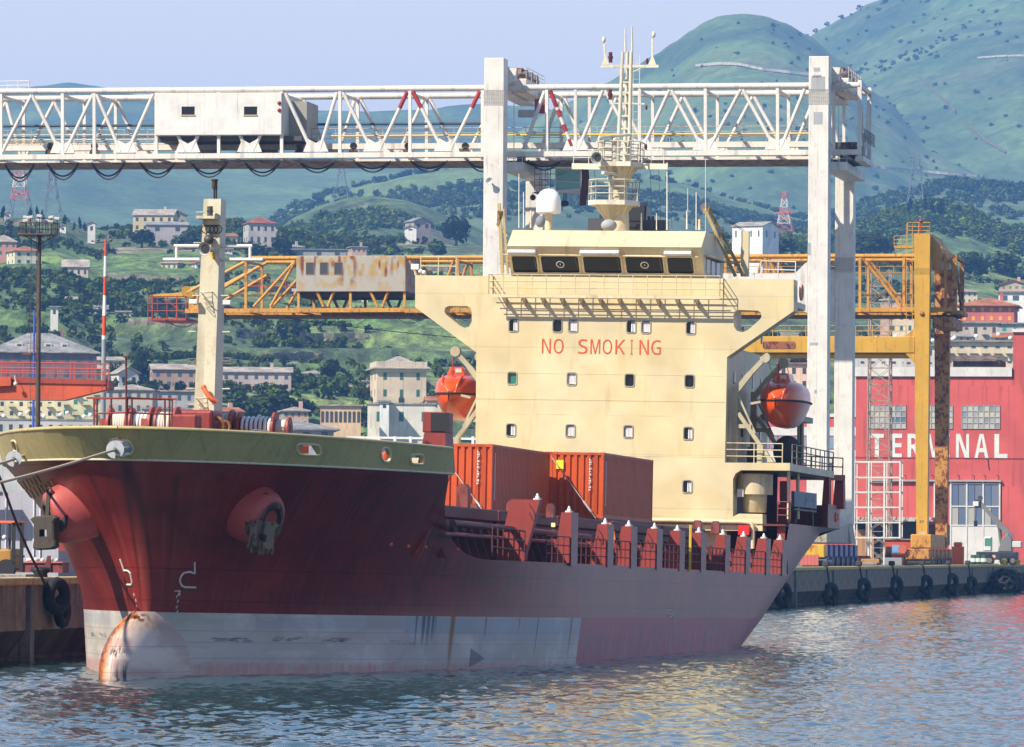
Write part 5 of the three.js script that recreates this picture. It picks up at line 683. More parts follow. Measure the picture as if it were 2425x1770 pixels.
// ---------- gantry cranes on the quay ----------
function boomPart(g, zn, zf, kind, pts, w, mat, far = true, box2 = 0) {   // members of the near truss plane and their twins in the far plane
  const a = ZP(pts[0], pts[1], zn), b = ZP(pts[2], pts[3], zn), mk = box2 ? (p, q) => bar(p, q, w, box2) : (p, q) => cyl(p, q, w, w, 10);
  mesh(kind, mk(a, b), mat, g); if (far) { const dz = zf - zn; a.z += dz; b.z += dz; mesh(kind, mk(a, b), mat, g); }
}
const rel = (g) => { g.updateMatrixWorld(true); };
{
  const zc = P(1937, 1343, 545).z, zb = zc - 4.2, zg = zb - 9, zfar = zc - 19, WC = M(0.82, 0.79, 0.74, 0.5, T.light), WR = M(0.82, 0.77, 0.70, 0.5, T.light), RED = M(0.45, 0.03, 0.03, 0.5, T.mid), GR = M(0.42, 0.44, 0.46, 0.6, T.clean);
  const g = thing('gantry_crane', 'tall white gantry crane with long truss boom above the ship', 'crane'), c = (px, py, z = zc) => ZP(px, py, z), K = (px, py, z = zb) => ZP(px, py, z);
  // legs
  const leg = (x0, x1, yTop, z, dz, kneeY, flat2) => {
    const top = c((x0 + x1) / 2, yTop, z).y, xa = c(x0, 700, z).x, xb = c(x1, 700, z).x, l = mesh('leg', [bev(xa, xb, YQ + 4.2, top, z - dz, z, 0.06)], WC, g);
    const band = c(x0, flat2, z).y; mesh('leg_lattice_band', Array.from({ length: 12 }, (_, k) => box(xa - 0.02, xb + 0.02, band + k * 0.13, band + k * 0.13 + 0.025, z, z + 0.03)).concat(Array.from({ length: 12 }, (_, k) => box(lerp(xa, xb, k / 11) - 0.015, lerp(xa, xb, k / 11) + 0.015, band, band + 1.45, z, z + 0.032))), M(0.35, 0.33, 0.28, 0.7), l);
    return l;
  };
  const L1 = leg(1143, 1190, 137, zc, 2.2, 0, 249), L2 = leg(1913, 1961, 133, zc, 2.2, 0, 247), L3 = leg(1165 + 78, 1165 + 78 + 42, 430, zfar, 2.0, 0, 625), L4 = leg(1977, 2021, 415, zfar, 2.0, 0, 645);
  for (const [x, y, w, h] of [[1938, 200, 34, 38], [1938, 280, 22, 30], [1935, 165, 16, 10], [1935, 180, 22, 6], [1928, 815, 20, 7], [1932, 928, 6, 9], [1917, 590, 8, 30]]) { const p = c(x, y, zc); mesh('paint_patch', box(p.x - w * 0.02, p.x + w * 0.02, p.y - h * 0.02, p.y + h * 0.02, zc, zc + 0.006), GR, L2); }
  { const p = c(1162, 430, zc); mesh('loudspeaker', lathe([[0.05, -0.5], [0.12, -0.2], [0.32, 0.1], [0.34, 0.1], [0.1, -0.1], [0.02, -0.1]], 16).rotateX(Math.PI / 2).translate(p.x, p.y, zc + 0.55), M(0.55, 0.55, 0.52, 0.4), L1); }
  const beam = (x0, x1, y0, y1, z, dz) => { const a = c(x0, y1, z), b = c(x1, y0, z), yb = c(x0, y1, z).y, yt = c(x0, y0, z).y, k = 1.2; mesh('portal_beam', ext([[a.x, yb], [a.x, yt], [a.x + k * 0.2, yt - 0.1], [a.x + k, yt - k * 0.9], [b.x - k, yt - k * 0.9], [b.x - k * 0.2, yt - 0.1], [b.x, yt], [b.x, yb], [b.x - k * 0.2, yb + 0.1], [b.x - k, yb + k * 0.9], [a.x + k, yb + k * 0.9], [a.x + k * 0.2, yb + 0.1]], dz).translate(0, 0, z - dz - 0.03), WC, g); };
  beam(1190, 1913, 622, 742, zc, 2.1); beam(1285, 1977, 640, 762, zfar, 1.9);
  // cross heads joining near and far legs at the top, with winch gear
  for (const [x0, x1, yT] of [[1146, 1190, 150], [1916, 1961, 148]]) {
    const a = c(x0 + 4, yT, zc), b = c(x1 - 2, yT + 62, zc); const h = mesh('cross_head', box(a.x, b.x, b.y, a.y, zfar - 1.9, zc - 2.2), WC, g);
    for (let k = 0; k < 5; k++) mesh('head_bracket', ext([[0, 0], [0.9, 0], [0.7, -1.2], [0, -1.6]], 1.2).rotateY(0).translate(b.x + 0.002, a.y - 0.2 + (k % 2) * 0.3, zc - 4.5 - k * 3.2), k % 2 ? M(0.5, 0.25, 0.2, 0.6, T.heavy) : WR, h);
    mesh('winch_housing', [bev(b.x + 0.02, b.x + 1.5, a.y - 2.4, a.y - 1.0, zc - 16, zc - 6, 0.1)], WR, h); for (let k = 0; k < 3; k++) mesh('cable_drum', cyl(V(b.x + 0.4, a.y - 0.6, zc - 7 - k * 3), V(b.x + 1.4, a.y - 0.6, zc - 7 - k * 3), 0.55, 0.55, 14), M(0.14, 0.12, 0.13, 0.5, T.heavy), h);
    mesh('head_railing', rail([V(b.x + 1.4, a.y - 1.0, zc - 6), V(b.x + 1.4, a.y - 1.0, zc - 17)], 1.1, 3, 0.03, 1.6), WR, h);
    const y2 = c(x0, 400, zc).y; mesh('rail_bracket', [box(b.x - 0.4, b.x + 1.7, y2, y2 + 0.8, zfar, zc - 2.2)], WC, g); mesh('sheave_block', cyl(V(b.x + 0.8, y2 + 1.2, zc - 5), V(b.x + 1.5, y2 + 1.2, zc - 5), 0.6, 0.6, 14), M(0.05, 0.06, 0.10, 0.4), g); mesh('sheave_block', cyl(V(b.x + 0.8, y2 + 1.0, zc - 12), V(b.x + 1.5, y2 + 1.0, zc - 12), 0.6, 0.6, 14), M(0.05, 0.06, 0.10, 0.4), g);
    mesh('access_ladder', [...ladder(V(b.x + 0.9, y2, zc - 2), V(b.x + 0.9, y2 + 8, zc - 2), 0.5, V(0, 0, 1), 0.4), ...rail([V(b.x + 0.3, y2 + 0.8, zc - 2.3), V(b.x + 1.7, y2 + 0.8, zc - 2.3)], 1.1, 3, 0.03, 0.7)], WR, g);
  }
  mesh('striped_panel', box(K(1260, 230).x, K(1285, 230).x, K(1260, 266).y, K(1260, 231).y, zc - 6, zc - 5.8), RED, g); mesh('grey_panel', box(K(1222, 260).x, K(1260, 260).x, K(1222, 276).y, K(1222, 258).y, zc - 5.6, zc - 5.4), GR, g);
  // boom trusses
  const B = (kind, p, w, m = WC, b2 = 0) => boomPart(g, zb, zg, kind, p, w, m, true, b2);
  for (const [a, b] of [[-180, 330], [330, 830], [830, 1300], [1300, 1700], [1700, 2036]]) B('top_chord', [a, 217 - a * 0.0075, b, 217 - b * 0.0075], 0.30, WR);
  for (const [a, b] of [[-180, 330], [330, 830], [830, 1300], [1300, 1700], [1700, 2040]]) { B('bottom_chord', [a, 373 - a * 0.006, b, 373 - b * 0.006], 0.9, WR, 0.5); }
  const yT = (x) => 217 - x * 0.0075, yB = (x) => 362 - x * 0.005;
  for (const x of [-140, 2, 148, 223, 370, 518, 667, 805, 971, 1143, 1295, 1363, 1515, 1671, 1842, 1975]) B('truss_post', [x, yT(x) + 4, x, yB(x) + 22], 0.36, WC, 0.3);
  const D = [[75, 5, 1], [75, 142, 1], [220, 155, 1], [228, 285, 1], [363, 303, 1], [376, 438, 1], [512, 452, 1], [525, 584, 1], [660, 600, 1], [675, 738, 1], [798, 757, 1], [812, 880, 1], [964, 900, 1], [978, 1048, 1], [1136, 1068, 1], [1290, 1240, 1], [1303, 1357, 1], [1428, 1370, 1], [1433, 1508, 1], [1586, 1522, 1], [1590, 1664, 1], [1755, 1680, 1], [1759, 1836, 1], [1906, 1850, 1], [1930, 1968, 1], [-40, -130, 1], [-40, -4, 1]];
  D.forEach(([a, b], i) => B('truss_diagonal', [a, yT(a) + 8, b, yB(b) - 2], 0.19, WC)); for (const [a, b] of [[964, 900], [978, 1048], [1136, 1068], [1303, 1357]]) { const p = K(a, yT(a) + 8), q = K(b, yB(b) - 2); mesh('red_sleeve', cyl(p, p.clone().lerp(q, 0.28), 0.215, 0.215, 10), RED, g); } for (const t of [0.45, 0.7, 0.95]) { const p = K(1303, yT(1303) + 8), q = K(1357, yB(1357) - 2); mesh('red_sleeve', cyl(p.clone().lerp(q, t - 0.12), p.clone().lerp(q, t), 0.215, 0.215, 10), RED, g); }
  for (const x of [148, 297, 445, 591, 748, 890, 1058, 1363, 1515, 1671, 1842]) for (const z of [zb, zg]) { const p = ZP(x, yB(x), zb); mesh('gusset_plate', ext([[-1.25, 0], [1.25, 0], [0.75, 1.25], [0, 0.85], [-0.75, 1.25]], 0.12).translate(p.x, p.y - 0.05, z + 0.02), WC, g); }
  for (const x of [0, 148, 223, 370, 518, 667, 805, 971, 1143, 1295, 1515, 1671, 1842, 2000]) { for (const y of [yT(x) + 10, yB(x) + 16]) { const p = ZP(x, y, zb); mesh('cross_tie', bar(p, V(p.x, p.y, zg), 0.28, 0.22), WR, g); } }
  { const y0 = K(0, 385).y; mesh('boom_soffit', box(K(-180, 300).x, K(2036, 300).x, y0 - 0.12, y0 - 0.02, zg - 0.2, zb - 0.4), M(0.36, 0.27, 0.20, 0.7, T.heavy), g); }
  // inner walkway girder, railings, pipes
  { const yw = K(600, 345).y, xa = K(-180, 300).x, xb = K(1915, 300).x, zw = zb - 5.4; mesh('walkway_girder', [box(xa, xb, yw, yw + 0.55, zw - 1.2, zw)], WR, g); mesh('walkway_railing', rail([V(xa, yw + 0.55, zw), V(xb, yw + 0.55, zw)], 1.5, 3, 0.035, 2.4), M(0.55, 0.52, 0.46, 0.6, T.mid), g);
    mesh('yellow_pipe', cyl(V(K(755, 300).x, yw + 1.3, zw + 0.1), V(xb, yw + 1.3, zw + 0.1), 0.09, 0.09, 8), M(0.75, 0.48, 0.04, 0.5), g); mesh('power_cable', cyl(V(xa, K(300, 282).y, zg + 0.6), V(K(1143, 280).x, K(300, 282).y, zg + 0.6), 0.13, 0.13, 6), M(0.04, 0.05, 0.07, 0.6), g);
    for (let k = 0; k < 5; k++) mesh('pipe_run', cyl(V(xa, yw + 0.7 + k * 0.22, zw - 0.9 + k * 0.1), V(K(366, 300).x, yw + 0.7 + k * 0.22, zw - 0.9 + k * 0.1), 0.07, 0.07, 6), k % 2 ? M(0.5, 0.38, 0.2, 0.6, T.mid) : WR, g);
    for (const x of [95, 200, 690, 818, 948, 1085]) { const p = K(x, 356); mesh('trolley_wheel', [cyl(V(p.x, p.y, zb - 4.2), V(p.x, p.y, zb - 3.9), 0.5, 0.5, 14), cyl(V(p.x, p.y + 0.7, zb - 4.2), V(p.x, p.y + 0.7, zb - 3.9), 0.35, 0.35, 12)], M(0.12, 0.08, 0.04, 0.5, T.heavy), g); } }
  // machinery house
  { const a = K(367, 321, zb + 0.5), b = K(667, 219, zb + 0.5), h = mesh('machinery_house', bev(a.x, b.x, a.y, b.y, zg + 0.4, zb + 0.5, 0.05), M(0.80, 0.79, 0.75, 0.5, T.clean, { bump: 'dent', bs: 0.12 }), g); for (const x of [445, 593]) { const p = K(x, 262, zb + 0.5); mesh('window', box(p.x - 0.66, p.x + 0.66, p.y - 0.4, p.y + 0.4, zb + 0.48, zb + 0.51), GLASS, h); mesh('window_sill', box(p.x - 0.72, p.x + 0.72, p.y - 0.52, p.y - 0.42, zb + 0.48, zb + 0.58), M(0.5, 0.32, 0.14, 0.7), h); }
    for (const y of [244, 261]) { const p = K(661, y, zb + 0.5); mesh('red_lamp', sph(V(p.x, p.y, zb + 0.52), 0.2, 10, 8), RED, h); } mesh('house_extension', [box(b.x + 0.01, b.x + 1.8, a.y, b.y - 0.6, zg + 0.4, zb - 3)], M(0.40, 0.38, 0.34, 0.6, T.light), h); mesh('house_floor', box(a.x, b.x + 1.8, a.y - 0.5, a.y - 0.02, zg + 0.3, zb - 0.7), M(0.06, 0.055, 0.05, 0.7), h); }
  // festoon cables
  for (const [a, b, dip] of [[10, 82, 44], [110, 187, 40], [216, 296, 40], [330, 415, 36], [451, 539, 36], [578, 664, 34], [707, 795, 26], [838, 926, 26], [972, 1060, 26], [1107, 1175, 26], [1250, 1330, 24]]) for (let k = 0; k < 2; k++) { const ys = 386 - a * 0.0055, o = []; for (let i = 0; i <= 8; i++) { const t = i / 8, p = K(lerp(a, b, t), ys + 4 * t * (1 - t) * (dip - k * 8), zb - 0.6 - k * 0.5); p.z = zb - 0.6 - k * 0.5; o.push(p); } mesh('festoon_cable', tube(o, 0.09, 6, 24), M(0.02, 0.022, 0.028, 0.5), g); }
  // end frame of the boom at the water side
  { const x = K(2036, 300).x; mesh('end_frame', [bar(V(x, K(0, 217).y, zb), V(x, K(0, 217).y, zg), 0.35), bar(V(x, K(0, 385).y, zb), V(x, K(0, 385).y, zg), 0.8, 0.5), bar(V(x, K(0, 385).y, zb), V(x, K(0, 205).y, zb), 0.4), bar(V(x, K(0, 385).y, zg), V(x, K(0, 205).y, zg), 0.4), bar(V(x, K(0, 205).y, zb), V(x, K(0, 375).y, (zb + zg) / 2), 0.2), bar(V(x, K(0, 205).y, zg), V(x, K(0, 375).y, (zb + zg) / 2), 0.2), bar(V(x, K(0, 320).y, zb), V(x, K(0, 320).y, zg), 0.25)], WC, g); mesh('end_machinery', [bev(x - 2.6, x - 0.3, K(0, 385).y + 0.5, K(0, 345).y, zg + 1, zb - 1, 0.1)], M(0.15, 0.14, 0.14, 0.6, T.heavy), g); mesh('end_railing', rail([V(x + 0.5, K(0, 345).y, zb), V(x + 0.5, K(0, 345).y, zg)], 1.2, 3, 0.04, 1.2), M(0.2, 0.19, 0.2, 0.6), g); }
  mesh('boom_railing', rail([K(-60, 214), K(68, 212)], 0.85, 2, 0.05, 1.2), WR, g);
  // operator cab under the boom
  { const a = K(1316, 455, zb - 4), b = K(1374, 402, zb - 4), cab = mesh('operator_cab', [bar(V(a.x, a.y, a.z), V(b.x, a.y + 0.2, a.z), 0.2, 0.3), bar(V(a.x, b.y, a.z), V(b.x, b.y, a.z), 0.2), bar(V(a.x, a.y, a.z), V(a.x, b.y, a.z), 0.12), bar(V(b.x, a.y, a.z), V(b.x, b.y, a.z), 0.12), box(a.x, b.x, a.y - 0.1, a.y + 0.05, a.z - 2.4, a.z), box(a.x, b.x, b.y, b.y + 0.15, a.z - 2.4, a.z), bar(V(a.x, (a.y + b.y) / 2, a.z), V(b.x, (a.y + b.y) / 2 - 0.2, a.z), 0.1)], M(0.42, 0.45, 0.47, 0.5), g); mesh('cab_glass', box(a.x + 0.06, b.x - 0.06, a.y + 0.1, b.y - 0.05, a.z - 2.3, a.z - 0.1), M(0.07, 0.30, 0.30, 0.08), cab); mesh('cab_stair', [...ladder(K(1290, 455, zb - 4), K(1290, 380, zb - 4), 0.6, V(1, 0, 0), 0.35), ...rail([K(1266, 452, zb - 4), K(1316, 452, zb - 4)], 2.2, 4, 0.04, 0.5)], STEEL, cab); mesh('cab_platform', box(K(1264, 455, zb - 4).x, a.x, a.y - 0.1, a.y + 0.05, a.z - 2.4, a.z), STEEL, cab); for (const x of [1262, 1340, 1335]) { const p = K(x, x === 1262 ? 468 : 482, zb - 4.5); mesh('cab_lamp', [sph(p, 0.3, 10, 8), cyl(p, V(p.x, a.y, p.z), 0.05, 0.05, 6)], BLACK, cab); } { const p = K(1377, 400, zb - 4); mesh('flag', grid(4, 10, (u, v) => ({ x: p.x + u * 0.7 - v * 0.1 + 0.1 * Math.sin(v * 5), y: p.y - v * 3.6, z: p.z + 0.25 * Math.sin(u * 3 + v * 4) })), M(0.10, 0.03, 0.03, 0.9, null, { side: THREE.DoubleSide }), cab); } }
  // sills and bogies
  for (const [xl, xr] of [[1143, 1190], [1913, 1961]]) {
    const xa = c(xl, 1200, zc).x - 0.1, xb = c(xr, 1200, zc).x + 0.1; mesh('sill_beam', bev(xa, xb, YQ + 2.3, YQ + 4.2, zfar - 3, zc + 1, 0.1), M(0.45, 0.43, 0.36, 0.55, T.mid), g); mesh('equalizer', [ext([[xa - 0.3, YQ + 2.3], [xb + 0.3, YQ + 2.3], [xb, YQ + 4.2], [xa, YQ + 4.2]], 4).translate(0, 0, zfar - 2.5)], M(0.45, 0.43, 0.36, 0.55, T.mid), g);
    for (let k = 0; k < 7; k++) { const z = lerp(zc + 3, zfar - 5, k / 6); mesh('bogie', [bev(xa - 0.1, xb + 0.1, YQ + 0.9, YQ + 2.2, z - 1.3, z + 1.3, 0.1)], k === 0 ? M(0.70, 0.45, 0.03, 0.5, T.mid) : M(0.03, 0.06, 0.30, 0.45, T.mid), g); for (const dz of [-0.7, 0.7]) mesh('wheel', cyl(V(xa + 0.1, YQ + 0.55, z + dz), V(xb + 0.25, YQ + 0.55, z + dz), 0.52, 0.52, 16), M(0.04, 0.05, 0.10, 0.5), g); }
    mesh('end_stop', Array.from({ length: 5 }, (_, k) => box(xa + k * 0.35, xa + k * 0.35 + 0.33, YQ + 0.2, YQ + 1.2, zc + 4.6, zc + 5)), M(0.5, 0.12, 0.1, 0.6), g);
  }
}
// ---------- yellow crane ----------
{
  const zc = P(2184, 1340, 650).z, zb = zc - 4, zg = zb - 9, zfar = zc - 15.5, YC = M(0.68, 0.38, 0.035, 0.5, T.light), YR = M(0.66, 0.33, 0.045, 0.55, T.mid), YH2 = M(0.55, 0.27, 0.05, 0.6, T.heavy), c = (px, py, z = zc) => ZP(px, py, z), K = (px, py, z = zb) => ZP(px, py, z);
  const g = thing('gantry_crane', 'yellow rusty gantry crane with truss boom passing behind the superstructure', 'crane');
  const leg = (x0, x1, x2, x3, yT, yB2, z, m) => { const a = c(x0, yT, z), b = c(x1, yT, z), d = c(x2, yB2, z), e = c(x3, yB2, z), l = mesh('leg', [ext([[d.x, d.y], [e.x, e.y], [lerp(e.x, b.x, 0.45), lerp(e.y, b.y, 0.45)], [b.x, b.y], [a.x, a.y], [lerp(d.x, a.x, 0.52), lerp(d.y, a.y, 0.45)]], 1.9).translate(0, 0, z - 1.9)], m, g); return l; };
  const l1 = leg(2165, 2203, 2171, 2196, 553, 1298, zc, YC); leg(2213, 2250, 2216, 2242, 640, 1298, zfar, YH2);
  { const p = c(2165, 650), q = c(2203, 632); mesh('leg_lattice_band', Array.from({ length: 8 }, (_, k) => box(p.x, q.x, p.y + k * 0.1, p.y + k * 0.1 + 0.02, zc, zc + 0.02)), M(0.3, 0.2, 0.05, 0.7), l1); mesh('leg_plate', box(c(2176, 1268).x, c(2192, 1268).x, c(2176, 1266).y, c(2176, 1260).y, zc, zc + 0.02), M(0.6, 0.5, 0.4, 0.6, T.mid), l1); const num = []; ['3', '7'].forEach((ch, i) => num.push(letterGeo(ch, fontB, c(2178 + i * 6, 1237).x, c(2182 + i * 6, 1237).x, c(2178, 1239).y, c(2178, 1233).y, 0.02).translate(0, 0, zc))); mesh('leg_number', num, M(0.05, 0.04, 0.03, 0.7), l1); const s = c(2184, 743); mesh('leg_boss', sph(V(s.x, s.y, zc), 0.28, 10, 8), YH2, l1); }
  for (const x of [1400, 1437]) mesh('leg', bev(c(x, 700, x === 1400 ? zc : zfar).x, c(x + 38, 700, x === 1400 ? zc : zfar).x, YQ + 2, c(x, 575).y, (x === 1400 ? zc : zfar) - 1.9, x === 1400 ? zc : zfar, 0.05), YR, g);
  { const a = c(1438, 836), b = c(2166, 797), ya = c(2100, 836).y, yb = c(2100, 797).y; const bm = mesh('portal_beam', [bev(a.x, b.x, ya, yb, zc - 2.2, zc - 0.2, 0.06), cyl(V(a.x, ya - 0.32, zc - 0.9), V(b.x, ya - 0.32, zc - 0.9), 0.3, 0.3, 12), ext([[b.x, ya - 1.2], [b.x, yb + 1.0], [b.x - 1.1, yb], [b.x - 1.1, ya]], 1.8).translate(0, 0, zc - 2.1)], YC, g); mesh('beam_railing', rail([V(a.x, yb, zc - 0.3), V(b.x - 1, yb, zc - 0.3)], 1.25, 2, 0.05, 1.9), YC, bm); const s0 = c(1806, 826), s1 = c(1884, 809); mesh('name_plate', [ext(rrect((s0.x + s1.x) / 2, (s0.y + s1.y) / 2, s1.x - s0.x, s1.y - s0.y, 0.25), 0.05).translate(0, 0, zc - 0.2)], M(0.32, 0.10, 0.04, 0.7, T.heavy), bm); }
  const B = (kind, p, w, m = YR, b2 = 0) => boomPart(g, zb, zg, kind, p, w, m, true, b2);
  const yT = (x) => 612 - (x - 590) * 0.0035, yB = (x) => 729 - (x - 440) * 0.001;
  for (const [a, b] of [[592, 960], [960, 1400], [1400, 1800], [1800, 2240]]) B('top_chord', [a, yT(a), b, yT(b)], 0.27); for (const [a, b] of [[440, 960], [960, 1400], [1400, 1800], [1800, 2262]]) B('bottom_chord', [a, yB(a) + 8, b, yB(b) + 6], 0.95, YR, 0.5);
  B('raking_chord', [594, 613, 442, 694], 0.22); B('raking_chord', [600, 640, 478, 712], 0.2);
  for (const x of [582, 707, 830, 958, 1085, 1212, 1339, 1466, 1593, 1718, 1814, 1925, 2037, 2141, 2240]) B('truss_post', [x, yT(x) + 2, x, yB(x) + 14], 0.36, YR, 0.3);
  for (const [a, b] of [[700, 600], [700, 640], [718, 766], [820, 776], [842, 894], [946, 906], [970, 1022], [1075, 1034], [1725, 1765], [1806, 1770], [1822, 1865], [1918, 1880], [2044, 2134]]) B('truss_diagonal', [a, yT(a) + 6, b, yB(b) - 2], 0.18);
  for (const x of [582, 707, 830, 958, 1085, 1718, 1814, 1925, 2037, 2141, 2240]) for (const y of [yT(x) + 8, yB(x) + 10]) { const p = ZP(x, y, zb); mesh('cross_tie', bar(p, V(p.x, p.y, zg), 0.24, 0.2), YH2, g); }
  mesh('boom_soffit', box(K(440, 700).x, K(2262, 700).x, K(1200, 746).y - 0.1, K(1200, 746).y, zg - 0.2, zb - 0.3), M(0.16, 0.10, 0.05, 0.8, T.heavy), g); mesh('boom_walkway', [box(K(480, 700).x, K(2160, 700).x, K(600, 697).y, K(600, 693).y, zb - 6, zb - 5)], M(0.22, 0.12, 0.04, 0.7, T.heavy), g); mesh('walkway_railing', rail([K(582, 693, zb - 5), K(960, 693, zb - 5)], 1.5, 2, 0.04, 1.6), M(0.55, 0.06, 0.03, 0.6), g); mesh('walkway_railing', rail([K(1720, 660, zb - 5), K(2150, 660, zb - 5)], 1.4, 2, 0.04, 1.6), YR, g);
  { const hm = new THREE.MeshPhysicalMaterial({ roughness: 0.7 }); hm.map = tex(512, 512, (u, v) => { const su = vn(u * 34, 1.5, 211, 34) * vn(u * 34, v * 4, 212, 34), b = fbm(u * 6, v * 6, 5, 213, 6), top = sm(v + (b - 0.5) * 0.5, 0.15, 0.75), y = sm(b * 0.6 + 0.4 * vn(u * 30, v * 6, 215, 30), 0.5, 0.66) * 0.7 * (0.35 + 0.65 * v); let q = mix3([0.62, 0.60, 0.56], [0.66, 0.47, 0.12], y); return mix3(q, [0.42, 0.19, 0.06], cl(sm(su, 0.22, 0.6) * top * 1.2)); }, [1 / 12.5, 1 / 4.3]); const a = K(701, 691, zb + 0.4), b = K(961, 606, zb + 0.4), h = mesh('machinery_house', bev(a.x, b.x, a.y, b.y, zg + 0.4, zb + 0.4, 0.05), hm, g); hm.map.offset.set(-a.x / 12.5, -a.y / 4.3); for (const x of [734, 767, 801]) { const p = K(x, 636, zb + 0.4); mesh('window', [box(p.x - 0.46, p.x + 0.46, p.y - 0.68, p.y + 0.68, zb + 0.38, zb + 0.41)], M(0.05, 0.055, 0.06, 0.15), h); mesh('window_frame', ext(rrect(p.x, p.y, 1.02, 1.46, 0.02, 1), 0.05, [rrect(p.x, p.y, 0.86, 1.3, 0.02, 1)]).translate(0, 0, zb + 0.4), M(0.2, 0.12, 0.08, 0.7), h); } mesh('house_floor', box(a.x, b.x, a.y - 0.6, a.y - 0.02, zg + 0.3, zb - 0.6), M(0.05, 0.04, 0.03, 0.8), h); }
  // tip with red service platform
  { const p = (x, y, z = zb) => K(x, y, z), rm = M(0.50, 0.06, 0.03, 0.55, T.mid), tp = mesh('tip_platform', [box(p(350, 757).x, p(440, 757).x, p(350, 759).y, p(350, 754).y, zg, zb)], rm, g); mesh('platform_railing', [...rail([p(350, 754), p(440, 754)], 2.6, 3, 0.06, 1.2), ...rail([p(350, 754, zg), p(440, 754, zg)], 2.6, 3, 0.06, 1.2), bar(p(360, 754), p(360, 698), 0.12), bar(p(418, 754), p(418, 700), 0.12), bar(p(385, 702), p(418, 730), 0.1)], rm, tp); mesh('tip_arm', [ext([[p(360, 704).x, p(360, 704).y], [p(440, 704).x, p(440, 706).y], [p(440, 690).x, p(440, 692).y], [p(362, 698).x, p(362, 698).y]], 0.5).translate(0, 0, zb - 0.5)], YC, g); mesh('tip_pulley', [cyl(p(441, 690, zb + 0.2), p(441, 690, zb - 0.4), 0.62, 0.62, 16), cyl(p(452, 698, zb + 0.3), p(452, 698, zb - 0.4), 0.4, 0.4, 14)], YC, g); mesh('tip_block', bev(p(446, 739).x, p(470, 739).x, p(446, 740).y, p(446, 695).y, zg, zb, 0.1), YR, g); const o = []; for (let i = 0; i <= 8; i++) { const t = i / 8; o.push(p(lerp(392, 468, t), lerp(757, 760, t) + 4 * t * (1 - t) * 16)); } mesh('tip_cable', tube(o, 0.08, 6, 20), BLACK, g); }
  for (const [a, b, d] of [[655, 740, 20], [790, 875, 24], [933, 1010, 18], [534, 605, 18], [1085, 1120, 12]]) { const o = []; for (let i = 0; i <= 8; i++) { const t = i / 8; o.push(K(lerp(a, b, t), 747 + 4 * t * (1 - t) * d)); } mesh('festoon_cable', tube(o, 0.045, 6, 20), BLACK, g); }
  { const o = []; for (let i = 0; i <= 10; i++) { const t = i / 10; o.push(K(lerp(655, 1085, t), 745 + 55 * Math.pow(t, 0.7), zb - 3)); } mesh('trailing_cable', tube(o, 0.05, 6, 30), BLACK, g); }
  // water-side end and leg head
  { const dark = YH2, x = K(2262, 700).x, xa = K(2222, 700).x; mesh('end_frame', [bar(V(x, K(0, 612).y, zb), V(x, K(0, 745).y, zb), 0.5), bar(V(x, K(0, 612).y, zg), V(x, K(0, 745).y, zg), 0.5), bar(V(x, K(0, 612).y, zb), V(x, K(0, 612).y, zg), 0.4), bar(V(x, K(0, 740).y, zb), V(x, K(0, 740).y, zg), 1.4, 0.4), bar(V(x, K(0, 612).y, zb), V(x, K(0, 735).y, zg), 0.25)], YH2, g); mesh('end_machinery', [bev(xa, x - 0.4, K(0, 735).y, K(0, 640).y, zg + 1.5, zb - 2.5, 0.2)], dark, g); mesh('leg_head', [ext([[c(2203, 560).x, c(0, 560).y], [c(2203, 640).x, c(0, 640).y], [c(2203, 640).x + 0.8, c(0, 640).y], [c(2203, 640).x + 1.2, c(0, 590).y]], zc - zfar - 2).translate(0, 0, zfar)], YR, g); mesh('leg_head', box(c(2168, 560).x, c(2203, 560).x, c(0, 600).y, c(0, 556).y, zfar, zc - 1.9), YR, g); mesh('head_railing', rail([c(2150, 556), c(2203, 556), c(2203, 556, zfar)], 1.4, 3, 0.05, 1.2), YC, g); mesh('service_platform', [box(c(2118, 600).x, c(2164, 600).x, c(0, 592).y, c(0, 586).y, zc - 2, zc)], YC, g); mesh('platform_railing', rail([c(2118, 586), c(2150, 586)], 1.3, 3, 0.04, 0.9), YC, g); mesh('access_ladder', [...ladder(c(2154, 760), c(2154, 530), 0.7, V(1, 0, 0), 0.6, 0.03)], YC, g); mesh('beacon', [cyl(c(2181, 552), c(2181, 528), 0.08, 0.08, 6), sph(c(2181, 523), 0.22, 8, 6)], M(0.35, 0.02, 0.02, 0.4), g); mesh('cross_sheave', [cyl(c(2232, 752, zc - 4), c(2240, 752, zc - 4), 0.5, 0.5, 14)], BLACK, g); mesh('lower_bracket', box(c(2203, 760).x, c(2252, 760).x, c(0, 772).y, c(0, 748).y, zfar, zc - 3), dark, g); }
